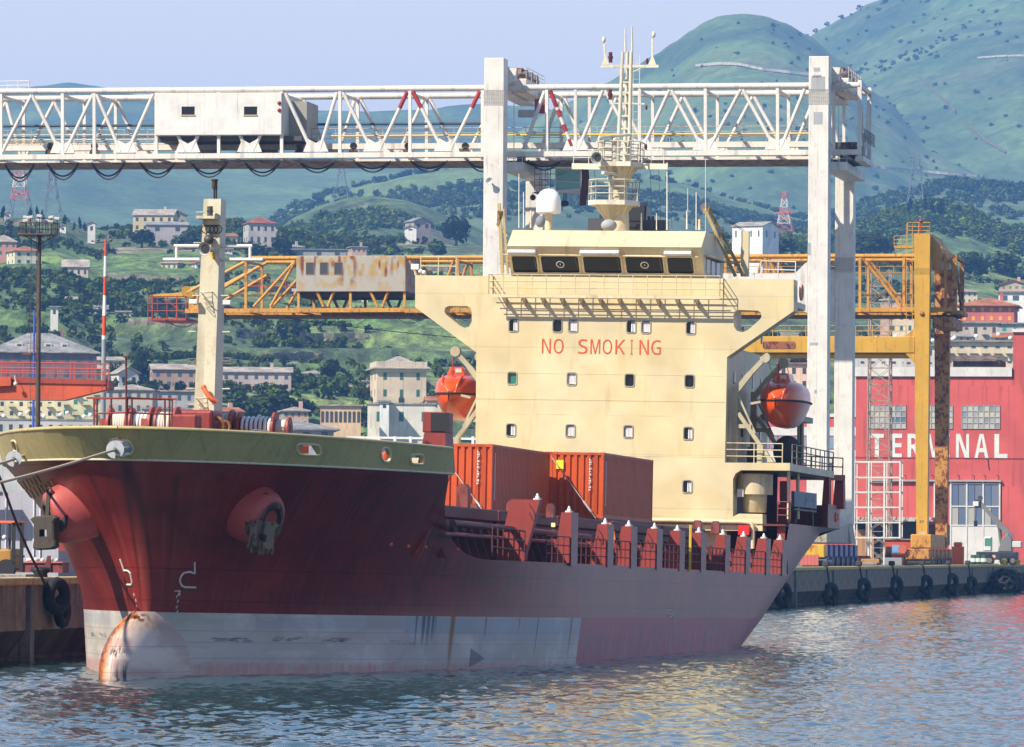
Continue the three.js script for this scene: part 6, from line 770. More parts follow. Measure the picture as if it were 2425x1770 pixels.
  { const xa = c(2166, 1300).x - 0.3, xb = c(2203, 1300).x + 0.3; mesh('sill_beam', bev(xa, xb, YQ + 2.0, YQ + 3.6, zfar - 3, zc + 1.5, 0.1), YR, g); for (let k = 0; k < 6; k++) { const z = lerp(zc + 4, zfar - 5, k / 5); mesh('bogie', bev(xa - 0.2, xb + 0.2, YQ + 0.7, YQ + 1.95, z - 1.5, z + 1.5, 0.12), YH2, g); for (const dz of [-0.8, 0.8]) mesh('wheel', cyl(V(xa, YQ + 0.5, z + dz), V(xb + 0.25, YQ + 0.5, z + dz), 0.5, 0.5, 14), M(0.06, 0.045, 0.03, 0.6), g); } mesh('cable_reel', cyl(V(xa - 0.5, YQ + 1.9, zc + 5.6), V(xa - 0.5, YQ + 1.9, zc + 5.9), 0.5, 0.5, 20), M(0.45, 0.1, 0.06, 0.6), g); mesh('control_cabin', bev(c(2196, 1250, zfar).x, c(2243, 1250, zfar).x, c(0, 1277, zfar).y, c(0, 1229, zfar).y, zfar - 4, zfar - 2, 0.1), M(0.16, 0.07, 0.07, 0.6, T.mid), g); }
}
// ---------- terminal building ----------
{
  const zt = P(2225, 1310, 790).z, c = (px, py, z = zt) => ZP(px, py, z), X = (px) => c(px, 1200).x, Y = (py) => c(2225, py).y, RW = M(0.56, 0.095, 0.085, 0.85, T.plaster), WH = M(0.72, 0.71, 0.68, 0.7, T.clean), fr = M(0.42, 0.41, 0.40, 0.6, T.clean);
  const b = thing('terminal_building', 'red terminal building with white lettering and grid windows at the right', 'building'), dep = 26;
  mesh('wall', [box(X(2026), X(2398), YQ, Y(893), zt - dep, zt), box(X(2398), X(2650), YQ, Y(787), zt - dep, zt + 0.004)], RW, b);
  mesh('coping', [box(X(2022), X(2396), Y(892), Y(870), zt - dep, zt + 0.35)], WH, b); mesh('coping', box(X(2396), X(2650), Y(787), Y(780), zt - dep, zt + 0.35), WH, b);
  const tone = [[0.40, 0.40, 0.36], [0.32, 0.33, 0.32], [0.45, 0.43, 0.34], [0.22, 0.25, 0.27], [0.10, 0.16, 0.24]].map((q) => M(...q, 0.25)); seed = 55;
  for (const [x0, x1] of [[2056, 2145], [2166, 2256], [2277, 2368]]) {
    const wy0 = Y(1016), wy1 = Y(960), w = mesh('window_frame', ext([[X(x0), wy0], [X(x1), wy0], [X(x1), wy1], [X(x0), wy1]], 0.1, Array.from({ length: 28 }, (_, k) => { const i = k % 7, j = Math.floor(k / 7), a = lerp(X(x0), X(x1), i / 7) + 0.05, e = lerp(X(x0), X(x1), (i + 1) / 7) - 0.05, f = lerp(wy0, wy1, j / 4) + 0.05, h = lerp(wy0, wy1, (j + 1) / 4) - 0.05; return [[a, f], [a, h], [e, h], [e, f]]; })).translate(0, 0, zt + 0.02), fr, b);
    for (let i = 0; i < 7; i++) for (let j = 0; j < 4; j++) mesh('pane', box(lerp(X(x0), X(x1), i / 7) + 0.04, lerp(X(x0), X(x1), (i + 1) / 7) - 0.04, lerp(wy0, wy1, j / 4) + 0.04, lerp(wy0, wy1, (j + 1) / 4) - 0.04, zt + 0.01, zt + 0.04), tone[x0 === 2056 && i > 3 && j === 1 ? 4 : Math.floor(rnd() * 4)], w);
  }
  const L = []; for (const [ch, x0, x1] of [['T', 2060, 2093], ['E', 2110, 2136], ['R', 2149, 2181], ['M', 2193, 2231], ['I', 2241, 2249], ['N', 2264, 2295], ['A', 2308, 2341], ['L', 2355, 2386]]) L.push(letterGeo(ch, fontB, X(x0), X(x1), Y(1085), Y(1028), 0.05).translate(0, 0, zt + 0.004)); mesh('lettering', L, M(0.80, 0.79, 0.76, 0.7, T.clean), b).userData.label = 'white lettering reading terminal';
  mesh('door_track', box(X(2052), X(2372), Y(1141), Y(1137), zt, zt + 0.5), fr, b); for (const x of [2146, 2212, 2273, 2308, 2335, 2366]) mesh('track_lamp', tube([V(X(x), Y(1137), zt + 0.3), V(X(x), Y(1128), zt + 0.4), V(X(x) - 0.25, Y(1126), zt + 0.6)], 0.05, 5, 8), BLACK, b);
  // sliding doors
  const door = mesh('sliding_door', [...[2250, 2288, 2327, 2366].map((x) => box(X(x), X(x + 4), YQ, Y(1141), zt + 0.1, zt + 0.24)), ...[1144, 1198, 1243].map((y) => box(X(2250), X(2370), Y(y + 3), Y(y), zt + 0.1, zt + 0.23))], WH, b); let k = 0;
  for (let i = 0; i < 3; i++) { const a = 2254 + i * 38.7; for (const [y0, y1] of [[1147, 1198], [1201, 1243]]) for (const h of [0, 1]) mesh('door_pane', box(X(a + h * 17.3), X(a + 16 + h * 17.5), Y(y1), Y(y0), zt + 0.08, zt + 0.12), [M(0.10, 0.14, 0.22, 0.12), M(0.35, 0.35, 0.32, 0.3), M(0.14, 0.17, 0.22, 0.15)][(k++ * 2 + i) % 3], door); mesh('door_panel', box(X(a), X(a + 34), YQ + 0.1, Y(1246), zt + 0.06, zt + 0.16), WH, door); }
  mesh('shutter_frame', [box(X(2212), X(2215), Y(1228), Y(1141), zt + 0.05, zt + 0.3), box(X(2056), X(2059), Y(1228), Y(1141), zt + 0.05, zt + 0.3)], WH, b); mesh('canopy', [box(X(2018), X(2214), Y(1236), Y(1226), zt, zt + 2.5)], M(0.5, 0.49, 0.46, 0.7, T.heavy), b); mesh('open_bay', box(X(2020), X(2180), YQ, Y(1237), zt + 0.005, zt + 0.02), M(0.03, 0.025, 0.025, 0.9), b); mesh('low_wall', box(X(2020), X(2072), YQ, Y(1256), zt + 0.5, zt + 0.9), M(0.42, 0.22, 0.10, 0.9, T.plaster), b);
  mesh('cable', bar(c(2024, 1083, zt + 0.1), c(2640, 1088, zt + 0.1), 0.05), BLACK, b); mesh('down_pipe', cyl(c(2343, 1114, zt + 0.06), c(2340, 1088, zt + 0.06), 0.05, 0.05, 5), BLACK, b);
  // tarred shed on the flat roof
  const shed = mesh('roof_shed', [box(X(2250), X(2362), Y(872), Y(850), zt - 14, zt - 4)], M(0.05, 0.045, 0.045, 0.9, T.heavy), b); const sr = []; for (let i = 0; i < 22; i++) sr.push(bar(V(lerp(X(2235), X(2350), i / 21), Y(853), zt - 3.5), V(lerp(X(2262), X(2342), i / 21) + 0.6, Y(837), zt - 9), 0.42, 0.08)); mesh('corrugated_sheet', sr, M(0.22, 0.17, 0.15, 0.8, T.heavy), shed);
  const b2 = thing('warehouse', 'red and white warehouse partly hidden behind the white crane legs', 'building'), z2 = P(1930, 1310, 860).z, x2 = (p) => ZP(p, 1100, z2).x, y2 = (p) => ZP(1930, p, z2).y;
  mesh('wall', box(x2(1740), x2(2040), YQ, y2(985), z2 - 20, z2), RW, b2); mesh('band', box(x2(1738), x2(2042), y2(1032), y2(1012), z2, z2 + 0.1), WH, b2); mesh('band', box(x2(1738), x2(2042), y2(1096), y2(1066), z2, z2 + 0.1), WH, b2); mesh('coping', box(x2(1736), x2(2042), y2(988), y2(980), z2 - 20, z2 + 0.2), WH, b2);
  for (let i = 0; i < 15; i++) mesh('window', box(x2(1745 + i * 20), x2(1761 + i * 20), y2(1063), y2(1034), z2, z2 + 0.06), M(0.20, 0.27, 0.33, 0.2), b2); for (let i = 0; i < 15; i++) mesh('window', box(x2(1745 + i * 20), x2(1761 + i * 20), y2(1130), y2(1100), z2, z2 + 0.06), M(0.14, 0.17, 0.20, 0.2), b2);
}
// ---------- lattice tower, scaffold ----------
function lattice(g, pts0, pts1, n, r, rb, mat, name = 'bracing') {   // four legs from base to top with crossed bracing
  pts0.forEach((p, i) => mesh('leg', cyl(p, pts1[i], r, r * 0.9, 6), mat, g));
  for (let f = 0; f < 4; f++) { const o = []; for (let k = 0; k < n; k++) { const a = pts0[f].clone().lerp(pts1[f], k / n), b = pts0[(f + 1) % 4].clone().lerp(pts1[(f + 1) % 4], k / n), c = pts0[f].clone().lerp(pts1[f], (k + 1) / n), d = pts0[(f + 1) % 4].clone().lerp(pts1[(f + 1) % 4], (k + 1) / n); o.push(bar(a, d, rb), bar(b, c, rb), bar(a, b, rb)); } mesh(name, o, mat, g); }
}
const sq = (c, w) => [V(c.x - w, c.y, c.z - w), V(c.x + w, c.y, c.z - w), V(c.x + w, c.y, c.z + w), V(c.x - w, c.y, c.z + w)];
{
  const z = P(2082, 1330, 735).z, b = ZP(2082, 1330, z), t = thing('lattice_tower', 'slender rusty lattice tower standing before the terminal lettering', 'tower'); b.y = YQ; const top = ZP(2080, 640, z); lattice(t, sq(b, 1.5), sq(V(b.x, top.y, b.z), 1.3), 18, 0.11, 0.07, M(0.42, 0.34, 0.28, 0.6, T.mid));
  const z2 = P(2075, 1330, 690).z, s = thing('scaffold_tower', 'white scaffold frame around the foot of the lattice tower', 'scaffold'), q = (px, py, z = z2) => { const p = ZP(px, py, z2); p.z = z; return p; };
  for (const dz of [0, -3]) for (const x of [2023, 2057, 2094, 2131]) mesh('upright', bar(V(q(x, 1300).x, YQ, z2 + dz), V(q(x, 1300).x, q(x, 1094).y, z2 + dz), dz ? 0.12 : 0.2), WHITE, s);
  for (const dz of [0, -3]) for (const y of [1094, 1131, 1166, 1202, 1238, 1274]) mesh('ledger', bar(q(2021, y, z2 + dz), q(2133, y, z2 + dz), 0.16), WHITE, s); for (const y of [1094, 1131, 1166, 1202, 1238, 1274]) for (const x of [2023, 2131]) mesh('transom', bar(q(x, y), q(x, y, z2 - 3), 0.12), WHITE, s);
}
// ---------- quay furniture at the right ----------
const tyreMat = M(0.018, 0.018, 0.02, 0.85, T.mid), tyre = (R0, r) => new THREE.TorusGeometry(R0, r, 8, 20), zQ = (px) => { let a = -100, b = -900; for (let i = 0; i < 40; i++) { const m = (a + b) / 2; if (toPx(V(XQ, YQ, m))[0] < px) a = m; else b = m; } return a; };
for (const [px, y, what] of [[1842, 1.1, 'beside the stern'], [1956, 0.9, 'left of the blue crane wheels gap'], [2034, 1.2, 'below the wooden box'], [2112, 1.3, 'below the red hut'], [2184, 1.3, 'below the yellow crane leg'], [2246, 1.4, 'below the orange bin'], [2292, 1.0, 'next to the big fender']]) {
  const t = thing('tyre_fender', 'black tyre fender on chain at the quay wall ' + what, 'fender', V(XQ + 0.25, 0, zQ(px)), 0, 'tyre fenders along the quay'); mesh('tyre', at(tyre(0.8, 0.32), 0.2, y, 0, Math.PI / 2 - 0.5), tyreMat, t); mesh('tyre', at(tyre(0.55, 0.24), 0.3, y - 0.85, -0.6, Math.PI / 2 + 0.3), tyreMat, t); mesh('chain', [bar(V(0.12, y + 0.6, 0), V(-0.1, 3.3, 0.4), 0.12), bev(-0.5, 0.1, 3.36, 3.85, 0.1, 0.7, 0.1)], M(0.03, 0.028, 0.03, 0.7), t);
}
{
  const z = zQ(2352), t = thing('pneumatic_fender', 'huge black fender wrapped in old tyres floating at the quay wall', 'fender', V(XQ + 1.9, 1.2, z), 0), r = 1.35, L = 15;
  mesh('core', [cyl(V(0, 0, -L / 2), V(0, 0, L / 2), r, r, 20), sph(V(0, 0, -L / 2), r, 16, 10), sph(V(0, 0, L / 2), r, 16, 10)], M(0.03, 0.03, 0.034, 0.9), t); seed = 8;
  for (let k = 0; k < 16; k++) { const a = k * 2.4, q = Math.acos(0.15 + 0.8 * ((k + 0.5) / 16)), dir = V(Math.sin(q) * Math.cos(a), Math.sin(q) * Math.sin(a), Math.cos(q)), g = tyre(rr(0.42, 0.6), 0.2); g.lookAt(dir); g.translate(dir.x * (r + 0.12), dir.y * (r + 0.12), L / 2 + dir.z * (r + 0.12)); mesh('tyre', g, tyreMat, t); }
  for (let k = 0; k < 26; k++) { const a = rr(-0.4, 2.9), zz = rr(-L / 2, L / 2), g = tyre(rr(0.42, 0.6), 0.2); g.rotateY(Math.PI / 2).rotateZ(a).translate(Math.cos(a) * (r + 0.1), Math.sin(a) * (r + 0.1), zz); mesh('tyre', g, tyreMat, t); } for (let k = 0; k < 5; k++) mesh('chain', at(new THREE.TorusGeometry(r + 0.12, 0.06, 6, 30), 0, 0, -L / 2 + 1 + k * 3), BLACK, t);
}
{ // mobile crane
  const z = P(2365, 1335, 700).z, q = (px, py, dz = 0) => { const p = ZP(px, py, z); p.z += dz; return p; }, t = thing('mobile_crane', 'grey mobile crane with lowered boom parked before the terminal doors', 'crane'), gm = M(0.22, 0.22, 0.23, 0.5, T.clean), dk = M(0.035, 0.045, 0.06, 0.5, T.mid), yb = YQ;
  mesh('chassis', [bev(q(2318, 0).x, q(2415, 0).x, yb + 0.7, yb + 1.7, z - 2.6, z, 0.1)], dk, t); for (const x of [2328, 2350, 2385, 2405]) { const w = mesh('wheel', cyl(V(q(x, 0).x, yb + 0.62, z - 0.25), V(q(x, 0).x, yb + 0.62, z + 0.3), 0.62, 0.62, 18), BLACK, t); mesh('rim', cyl(V(q(x, 0).x, yb + 0.62, z + 0.3), V(q(x, 0).x, yb + 0.62, z + 0.33), 0.32, 0.32, 12), STEEL, w); }
  mesh('superstructure', [ext([[q(2368, 0).x, yb + 1.71], [q(2402, 0).x, yb + 1.71], [q(2402, 0).x, yb + 3.3], [q(2392, 0).x, yb + 4.0], [q(2378, 0).x, yb + 3.3]], 2, [], 0.08).translate(0, 0, z - 2.4)], gm, t); mesh('counterweight', bev(q(2402, 0).x, q(2424, 0).x, yb + 2.2, yb + 3.0, z - 2.4, z - 0.4, 0.1), M(0.55, 0.55, 0.55, 0.5), t);
  const p0 = V(q(2394, 1272).x, q(2394, 1272).y, z - 1.3), p1 = V(q(2318, 1190).x, q(2318, 1190).y, z - 1.3); mesh('boom', [bar(p0, p0.clone().lerp(p1, 0.55), 0.75, 0.7), bar(p0.clone().lerp(p1, 0.5), p1, 0.55, 0.5)], gm, t); mesh('boom_head', [bev(-0.4, 0.4, -0.5, 0.5, -0.4, 0.4, 0.08).translate(p1.x - 0.2, p1.y - 0.1, p1.z), cyl(V(p1.x + 0.1, p1.y + 0.55, p1.z - 0.3), V(p1.x + 0.1, p1.y + 0.55, p1.z + 0.3), 0.3, 0.3, 12)], M(0.06, 0.06, 0.065, 0.5), t); mesh('head_lamp', bev(-0.35, 0.35, -0.3, 0.3, -0.1, 0.1, 0.05).translate(p1.x - 0.4, p1.y - 0.2, p1.z + 0.5), WHITE, t);
  mesh('lift_cylinder', cyl(V(q(2372, 1300).x, yb + 1.9, z - 1.3), p0.clone().lerp(p1, 0.42), 0.2, 0.16, 10), M(0.1, 0.15, 0.12, 0.4), t); mesh('hook_block', [bev(-0.22, 0.22, -0.35, 0.35, -0.15, 0.15, 0.05).translate(q(2309, 1240).x, q(2309, 1240).y, z - 1.3), cyl(V(q(2309, 1240).x, q(2309, 1232).y, z - 1.3), V(p1.x - 0.3, p1.y - 0.5, z - 1.3), 0.03, 0.03, 5)], BLACK, t);
  const cb = mesh('cab', [bev(q(2336, 0).x, q(2354, 0).x, yb + 1.75, yb + 3.55, z - 1.6, z - 0.1, 0.12)], M(0.6, 0.62, 0.6, 0.4), t); mesh('cab_window', box(q(2338, 0).x, q(2352, 0).x, yb + 2.4, yb + 3.35, z - 0.1, z - 0.07), M(0.08, 0.25, 0.2, 0.1), cb); for (const x of [2324, 2360]) mesh('reflector', cyl(V(q(x, 0).x, yb + 1.1, z), V(q(x, 0).x, yb + 1.1, z + 0.04), 0.22, 0.22, 12), M(0.7, 0.35, 0.25, 0.5), t);
}
{ // hut, boxes, drums, posts
  const z = P(2140, 1330, 672).z, q = (px, py) => ZP(px, py, z), bxm = (name, label, cat, x0, x1, y0, y1, dz, m, group) => { const a = q(x0, y1), b = q(x1, y0); return tag(mesh(name, bev(a.x, b.x, YQ + 0.004, YQ + (y1 - y0) * 672 / F, z + dz - 2, z + dz, 0.06), m), label, cat, group); };
  const h = thing('site_hut', 'orange red site hut with a blue window left of the yellow crane leg', 'hut'); mesh('wall', box(q(2102, 0).x, q(2164, 0).x, YQ, YQ + 3, z - 3, z), M(0.62, 0.09, 0.03, 0.6, T.light), h); mesh('roof', box(q(2100, 0).x, q(2170, 0).x, YQ + 3.002, YQ + 3.15, z - 3.2, z + 0.2), M(0.3, 0.25, 0.22, 0.8, T.heavy), h); mesh('window', box(q(2120, 0).x, q(2137, 0).x, YQ + 1.4, YQ + 2.4, z, z + 0.05), M(0.15, 0.35, 0.6, 0.2), h); mesh('doorway', box(q(2105, 0).x, q(2118, 0).x, YQ + 0.1, YQ + 2.2, z, z + 0.04), BLACK, h);
  bxm('wooden_crate', 'ochre wooden crate on the quay before the scaffold', 'crate', 2046, 2089, 1316, 1331, 3, M(0.48, 0.28, 0.09, 0.8, T.mid)); bxm('steel_skip', 'red steel skip beside the ochre crate', 'skip', 2033, 2060, 1290, 1312, 1, M(0.42, 0.06, 0.04, 0.6, T.mid)); bxm('generator', 'pale grey generator set before the orange red hut', 'generator', 2103, 2145, 1307, 1325, 4, M(0.30, 0.32, 0.35, 0.5, T.clean));
  const ob = thing('waste_bin', 'bright orange tall bin behind the yellow crane wheels', 'bin', V(q(2261, 0).x, YQ, z - 8)); mesh('body', bev(-0.7, 0.7, 0, 2.3, -0.6, 0.6, 0.1), M(0.78, 0.13, 0.02, 0.5), ob); mesh('lid', bev(-0.5, 0.5, 2.3, 2.8, -0.5, 0.5, 0.15), M(0.78, 0.13, 0.02, 0.5), ob);
  const d0 = thing('oil_drum', 'green oil drum with white band, leftmost of the drums by the terminal doors', 'drum', V(q(2279, 0).x, YQ, z - 20), 0, 'oil drums by the terminal doors'); mesh('drum', lathe([[0.02, 1.3], [0.42, 1.3], [0.44, 1.26], [0.44, 0], [0.02, 0]], 16), M(0.02, 0.10, 0.07, 0.5), d0); mesh('band', cyl(V(0, 0.45, 0), V(0, 0.9, 0), 0.445, 0.445, 16), WHITE, d0); copyOf(d0, V(q(2290, 0).x, YQ, z - 20), 'green oil drum with white band, middle of the drums by the terminal doors'); copyOf(d0, V(q(2303, 0).x, YQ, z - 20), 'green oil drum with white band, rightmost of the drums by the terminal doors');
  bxm('concrete_block', 'pale concrete slab lying along the quay edge', 'block', 2030, 2090, 1334, 1340, 6, M(0.5, 0.47, 0.43, 0.9, T.conc)); for (const [x, l] of [[2388, 'left'], [2421, 'right']]) tag(mesh('bollard', lathe([[0.02, 0.75], [0.28, 0.72], [0.3, 0.6], [0.2, 0.5], [0.22, 0], [0.02, 0]], 14).translate(q(x, 0).x, YQ, z + 2), M(0.75, 0.48, 0.03, 0.6)), 'yellow quay bollard on the ' + l + ' under the mobile crane', 'bollard', 'yellow bollards');
}
// ---------- left side of the quay ----------
{
  const z = P(80, 1340, 262).z, q = (px, py, dz = 0) => { const p = ZP(px, py, z); p.z += dz; return p; }, pf = thing('prefab_office', 'pale grey prefabricated office behind the starboard bow', 'building'), gm = M(0.42, 0.43, 0.50, 0.7, T.clean);
  mesh('wall', box(q(-180, 0).x, q(150, 0).x, YQ, q(0, 1165).y, z - 6, z), gm, pf); for (const [x0, x1, y0, y1] of [[2, 9, 1183, 1202], [9, 16, 1165, 1172], [66, 73, 1276, 1295]]) mesh('window', box(q(x0, 0).x, q(x1, 0).x, q(0, y1).y, q(0, y0).y, z, z + 0.04), M(0.06, 0.05, 0.07, 0.3), pf); for (const x of [24, 90, 105]) mesh('post', box(q(x, 0).x, q(x + 3, 0).x, YQ, q(0, 1165).y, z, z + 0.08), M(0.55, 0.56, 0.62, 0.6), pf);
  mesh('awning', box(q(-180, 0).x, q(20, 0).x, q(0, 1150).y, q(0, 1142).y, z + 1, z + 2), M(0.75, 0.16, 0.03, 0.6), pf);
  const fk = thing('forklift', 'orange and black forklift at the left edge behind the bow', 'forklift'), zf = z + 12, f = (px, py) => ZP(px, py, zf); mesh('mast', [bar(V(f(44, 0).x, YQ + 0.3, zf), V(f(44, 0).x, f(0, 1238).y, zf), 0.14), bar(V(f(63, 0).x, YQ + 0.3, zf), V(f(63, 0).x, f(0, 1238).y, zf), 0.14), bar(V(f(44, 0).x, f(0, 1242).y, zf), V(f(63, 0).x, f(0, 1242).y, zf), 0.14), bar(V(f(40, 0).x, f(0, 1318).y, zf), V(f(70, 0).x, f(0, 1318).y, zf), 0.1)], BLACK, fk); mesh('cab_roof', bev(f(-20, 0).x, f(52, 0).x, f(0, 1241).y, f(0, 1234).y, zf - 1.6, zf - 0.1, 0.03), M(0.7, 0.12, 0.03, 0.5), fk); mesh('body', [bev(f(-25, 0).x, f(40, 0).x, YQ + 0.35, f(0, 1300).y, zf - 1.7, zf - 0.1, 0.1)], M(0.42, 0.22, 0.04, 0.6, T.mid), fk); for (const x of [8, 32]) mesh('cab_post', bar(V(f(x, 0).x, f(0, 1300).y, zf - 0.2), V(f(x, 0).x, f(0, 1241).y, zf - 0.2), 0.1), BLACK, fk); for (const x of [-10, 28]) mesh('wheel', cyl(V(f(x, 0).x, YQ + 0.42, zf - 0.1), V(f(x, 0).x, YQ + 0.42, zf + 0.2), 0.42, 0.42, 16), BLACK, fk); mesh('headlamp', sph(f(10, 1273), 0.11), WHITE, fk);
  const rs = thing('steel_barrow', 'dark red steel trough on the quay behind the bow', 'trough'), zr = z + 8, r = (px, py) => ZP(px, py, zr); mesh('trough', [box(r(30, 0).x, r(160, 0).x, YQ + 0.25, r(0, 1334).y, zr - 1.2, zr)], M(0.26, 0.05, 0.05, 0.6, T.mid), rs); mesh('rim', bev(r(28, 0).x, r(162, 0).x, r(0, 1334).y, r(0, 1330).y, zr - 1.3, zr + 0.08, 0.02), M(0.5, 0.16, 0.14, 0.6, T.mid), rs); for (const x of [62, 128]) mesh('rib', ext([[-0.3, 0], [0.1, 0], [0.1, 0.75], [-0.05, 0.75]], 0.1).translate(r(x, 0).x, YQ + 0.25, zr), DKRED, rs); seed = 4; for (let i = 0; i < 14; i++) mesh('rubble', sph(V(lerp(r(40, 0).x, r(150, 0).x, rnd()), r(0, 1329).y + 0.05, zr - rr(0.1, 0.9)), rr(0.07, 0.14), 6, 5), M(0.62, 0.58, 0.52, 0.9), rs);
  tag(mesh('concrete_slab', bev(r(-60, 0).x, r(155, 0).x, YQ + 0.004, YQ + 0.2, XQ && zr + 3, zr + 6, 0.04), M(0.55, 0.52, 0.47, 0.9, T.conc)), 'pale concrete slab on the quay below the red trough', 'slab');
  const bz = zQ(112); const bo = thing('mooring_bollard', 'black bollard and hanging tyres where the dark mooring line ends', 'bollard', V(XQ - 0.3, YQ, bz)); mesh('post', lathe([[0.02, 0.6], [0.4, 0.55], [0.42, 0.42], [0.28, 0.3], [0.34, 0], [0.02, 0]], 16), BLACK, bo); mesh('tyre', at(tyre(0.55, 0.24), 0.75, -0.6, 0.2, 1.2), tyreMat, bo); mesh('tyre', at(tyre(0.5, 0.22), 0.8, -1.2, -0.5, 1.5), tyreMat, bo);
  // red jib of a harbour crane
  const zj = P(120, 920, 340).z, j = (px, py, dz = 0) => { const p = ZP(px, py, zj); p.z += dz; return p; }, jib = thing('harbour_crane', 'orange red crane jib with railed walkway reaching in from the left', 'crane'), jm = M(0.62, 0.10, 0.035, 0.5, T.light), jd = M(0.36, 0.05, 0.03, 0.55, T.light), pt = (a) => a.map(([x, y]) => { const p = j(x, y); return [p.x, p.y]; });
  mesh('jib_web', ext(pt([[-260, 945], [150, 948], [253, 922], [253, 905], [40, 898], [-260, 895]]), 1.1).translate(0, 0, zj - 1.2), jm, jib); mesh('jib_flange', ext(pt([[-260, 897], [30, 897], [30, 893], [258, 902], [258, 922], [250, 924], [250, 911], [40, 907], [-260, 907]]), 1.3).translate(0, 0, zj - 1.3), jd, jib); mesh('jib_panel', ext(pt([[-260, 930], [27, 914], [27, 893], [-260, 893]]), 0.2).translate(0, 0, zj + 0.01), jm, jib);
  mesh('walkway_railing', [...rail([j(-200, 893, -0.1), j(248, 899, -0.1)], 0.95, 3, 0.03, 1.1), ...rail([j(-200, 893, -1.1), j(248, 899, -1.1)], 0.95, 2, 0.03, 1.1)], M(0.55, 0.07, 0.04, 0.6), jib); mesh('jib_lamp', [sph(j(40, 910, 0.4), 0.13, 10, 8), cyl(j(36, 890, 0.2), j(40, 908, 0.4), 0.02, 0.02, 5)], M(0.6, 0.6, 0.58, 0.4), jib); mesh('head_ladder', ladder(j(250, 925, 0.2), j(252, 880, 0.2), 0.35, V(1, 0, 0), 0.3), jd, jib); mesh('crane_column', bev(j(-330, 0).x, j(-255, 0).x, YQ, j(0, 860).y, zj - 2, zj, 0.1), jm, jib);
  // floodlight mast
  const zl = P(90, 900, 300).z, l = (px, py, dz = 0) => { const p = ZP(px, py, zl); p.z += dz; return p; }, fm = thing('floodlight_mast', 'brown steel floodlight mast with crowded lamp platform on the left', 'lamp mast'), bm = M(0.10, 0.07, 0.055, 0.6, T.mid); const foot = l(88, 1100); foot.y = YQ; mesh('pole', cyl(foot, l(93, 556), 0.17, 0.10, 12), bm, fm); mesh('platform', [bev(l(54, 0).x, l(132, 0).x, l(0, 559).y, l(0, 555).y, zl - 0.8, zl + 0.8, 0.02), bar(l(56, 558), l(92, 578), 0.05), bar(l(130, 558), l(95, 578), 0.05)], bm, fm); mesh('platform_rail', rail([l(54, 556, 0.7), l(132, 556, 0.7), l(132, 556, -0.7), l(54, 556, -0.7), l(54, 556, 0.7)], 0.62, 2, 0.02, 0.28), bm, fm);
  [[57, 514], [72, 515], [98, 513], [117, 514], [135, 518], [65, 524], [88, 522], [108, 524], [125, 527], [79, 530]].forEach(([x, y], i) => { const p = l(x, y, (i % 3) * 0.4 - 0.4), w = mesh('floodlight', bev(-0.15, 0.15, -0.08, 0.08, -0.12, 0.12, 0.03).rotateZ(i % 2 ? 0.15 : -0.15).translate(p.x, p.y, p.z), M(0.45, 0.44, 0.42, 0.4), fm); mesh('lamp_arm', cyl(V(p.x, p.y - 0.06, p.z), V(p.x, l(0, 556).y, p.z), 0.025, 0.025, 5), BLACK, w); });
  mesh('ladder', ladder(l(78, 1000), l(80, 560), 0.3, V(1, 0, 0), 0.32, 0.012), bm, fm); for (const y of [840]) mesh('rest_platform', [bev(l(66, 0).x, l(86, 0).x, l(0, y + 1).y, l(0, y - 2).y, zl - 0.4, zl + 0.4, 0.01), ...rail([l(67, y - 2, 0.35), l(85, y - 2, 0.35)], 0.55, 2, 0.015, 0.4)], M(0.3, 0.08, 0.04, 0.6, T.mid), fm);
  // striped chimney-like pole
  const zs = P(246, 800, 420).z, s = (px, py) => ZP(px, py, zs), sp = thing('striped_pole', 'tall red and white banded light pole, grey below', 'light pole'), band = [568, 607, 655, 700, 748, 795, 804], xx = (y) => lerp(249.5, 242, (y - 568) / 430); for (let i = 0; i + 1 < band.length; i++) mesh('band', cyl(s(xx(band[i + 1]), band[i + 1]), s(xx(band[i]), band[i]), 0.075 + (band[i + 1] - 568) * 0.00034, 0.075 + (band[i] - 568) * 0.00034, 14), i % 2 ? M(0.75, 0.75, 0.73, 0.5) : M(0.58, 0.07, 0.02, 0.5), sp); const sf = s(241, 1100); sf.y = YQ; mesh('lower_shaft', cyl(sf, s(xx(804), 804), 0.3, 0.156, 14), M(0.32, 0.36, 0.38, 0.5, T.clean), sp); mesh('lamp_ring', [bar(s(215, 572), s(268, 571), 0.06), sph(s(232, 568), 0.14, 8, 6, 0.6), sph(s(262, 568), 0.14, 8, 6, 0.6), sph(s(218, 571), 0.12, 8, 6, 0.6), cyl(s(257, 567), s(257, 555), 0.1, 0.06, 8)], STEEL, sp);
  const zbp = P(80, 800, 500).z, bf = ZP(77, 1100, zbp); bf.y = YQ; tag(mesh('blue_pole', cyl(bf, ZP(81, 735, zbp), 0.16, 0.1, 10), M(0.04, 0.10, 0.42, 0.5)), 'thin blue pole behind the brown floodlight mast', 'pole');
  // pale blue railed walkway behind the forecastle
  const zw = P(910, 1050, 430).z, w = (px, py) => ZP(px, py, zw), wk = thing('footbridge', 'white railed footbridge seen over the forecastle edge', 'footbridge'); mesh('deck', box(w(815, 0).x, w(1130, 0).x, w(0, 1058).y, w(0, 1050).y, zw - 2, zw), M(0.55, 0.58, 0.6, 0.5), wk); mesh('parapet', [bar(w(822, 1036), w(1130, 1040), 0.16), ...Array.from({ length: 9 }, (_, k) => bar(w(824 + k * 37, 1054), w(824 + k * 37, 1034), 0.2))], WHITE, wk); for (const x of [850, 1000, 1110]) mesh('pier', box(w(x, 0).x, w(x + 14, 0).x, YQ, w(0, 1058).y, zw - 1.8, zw - 0.4), M(0.4, 0.4, 0.4, 0.8, T.conc), wk);
}
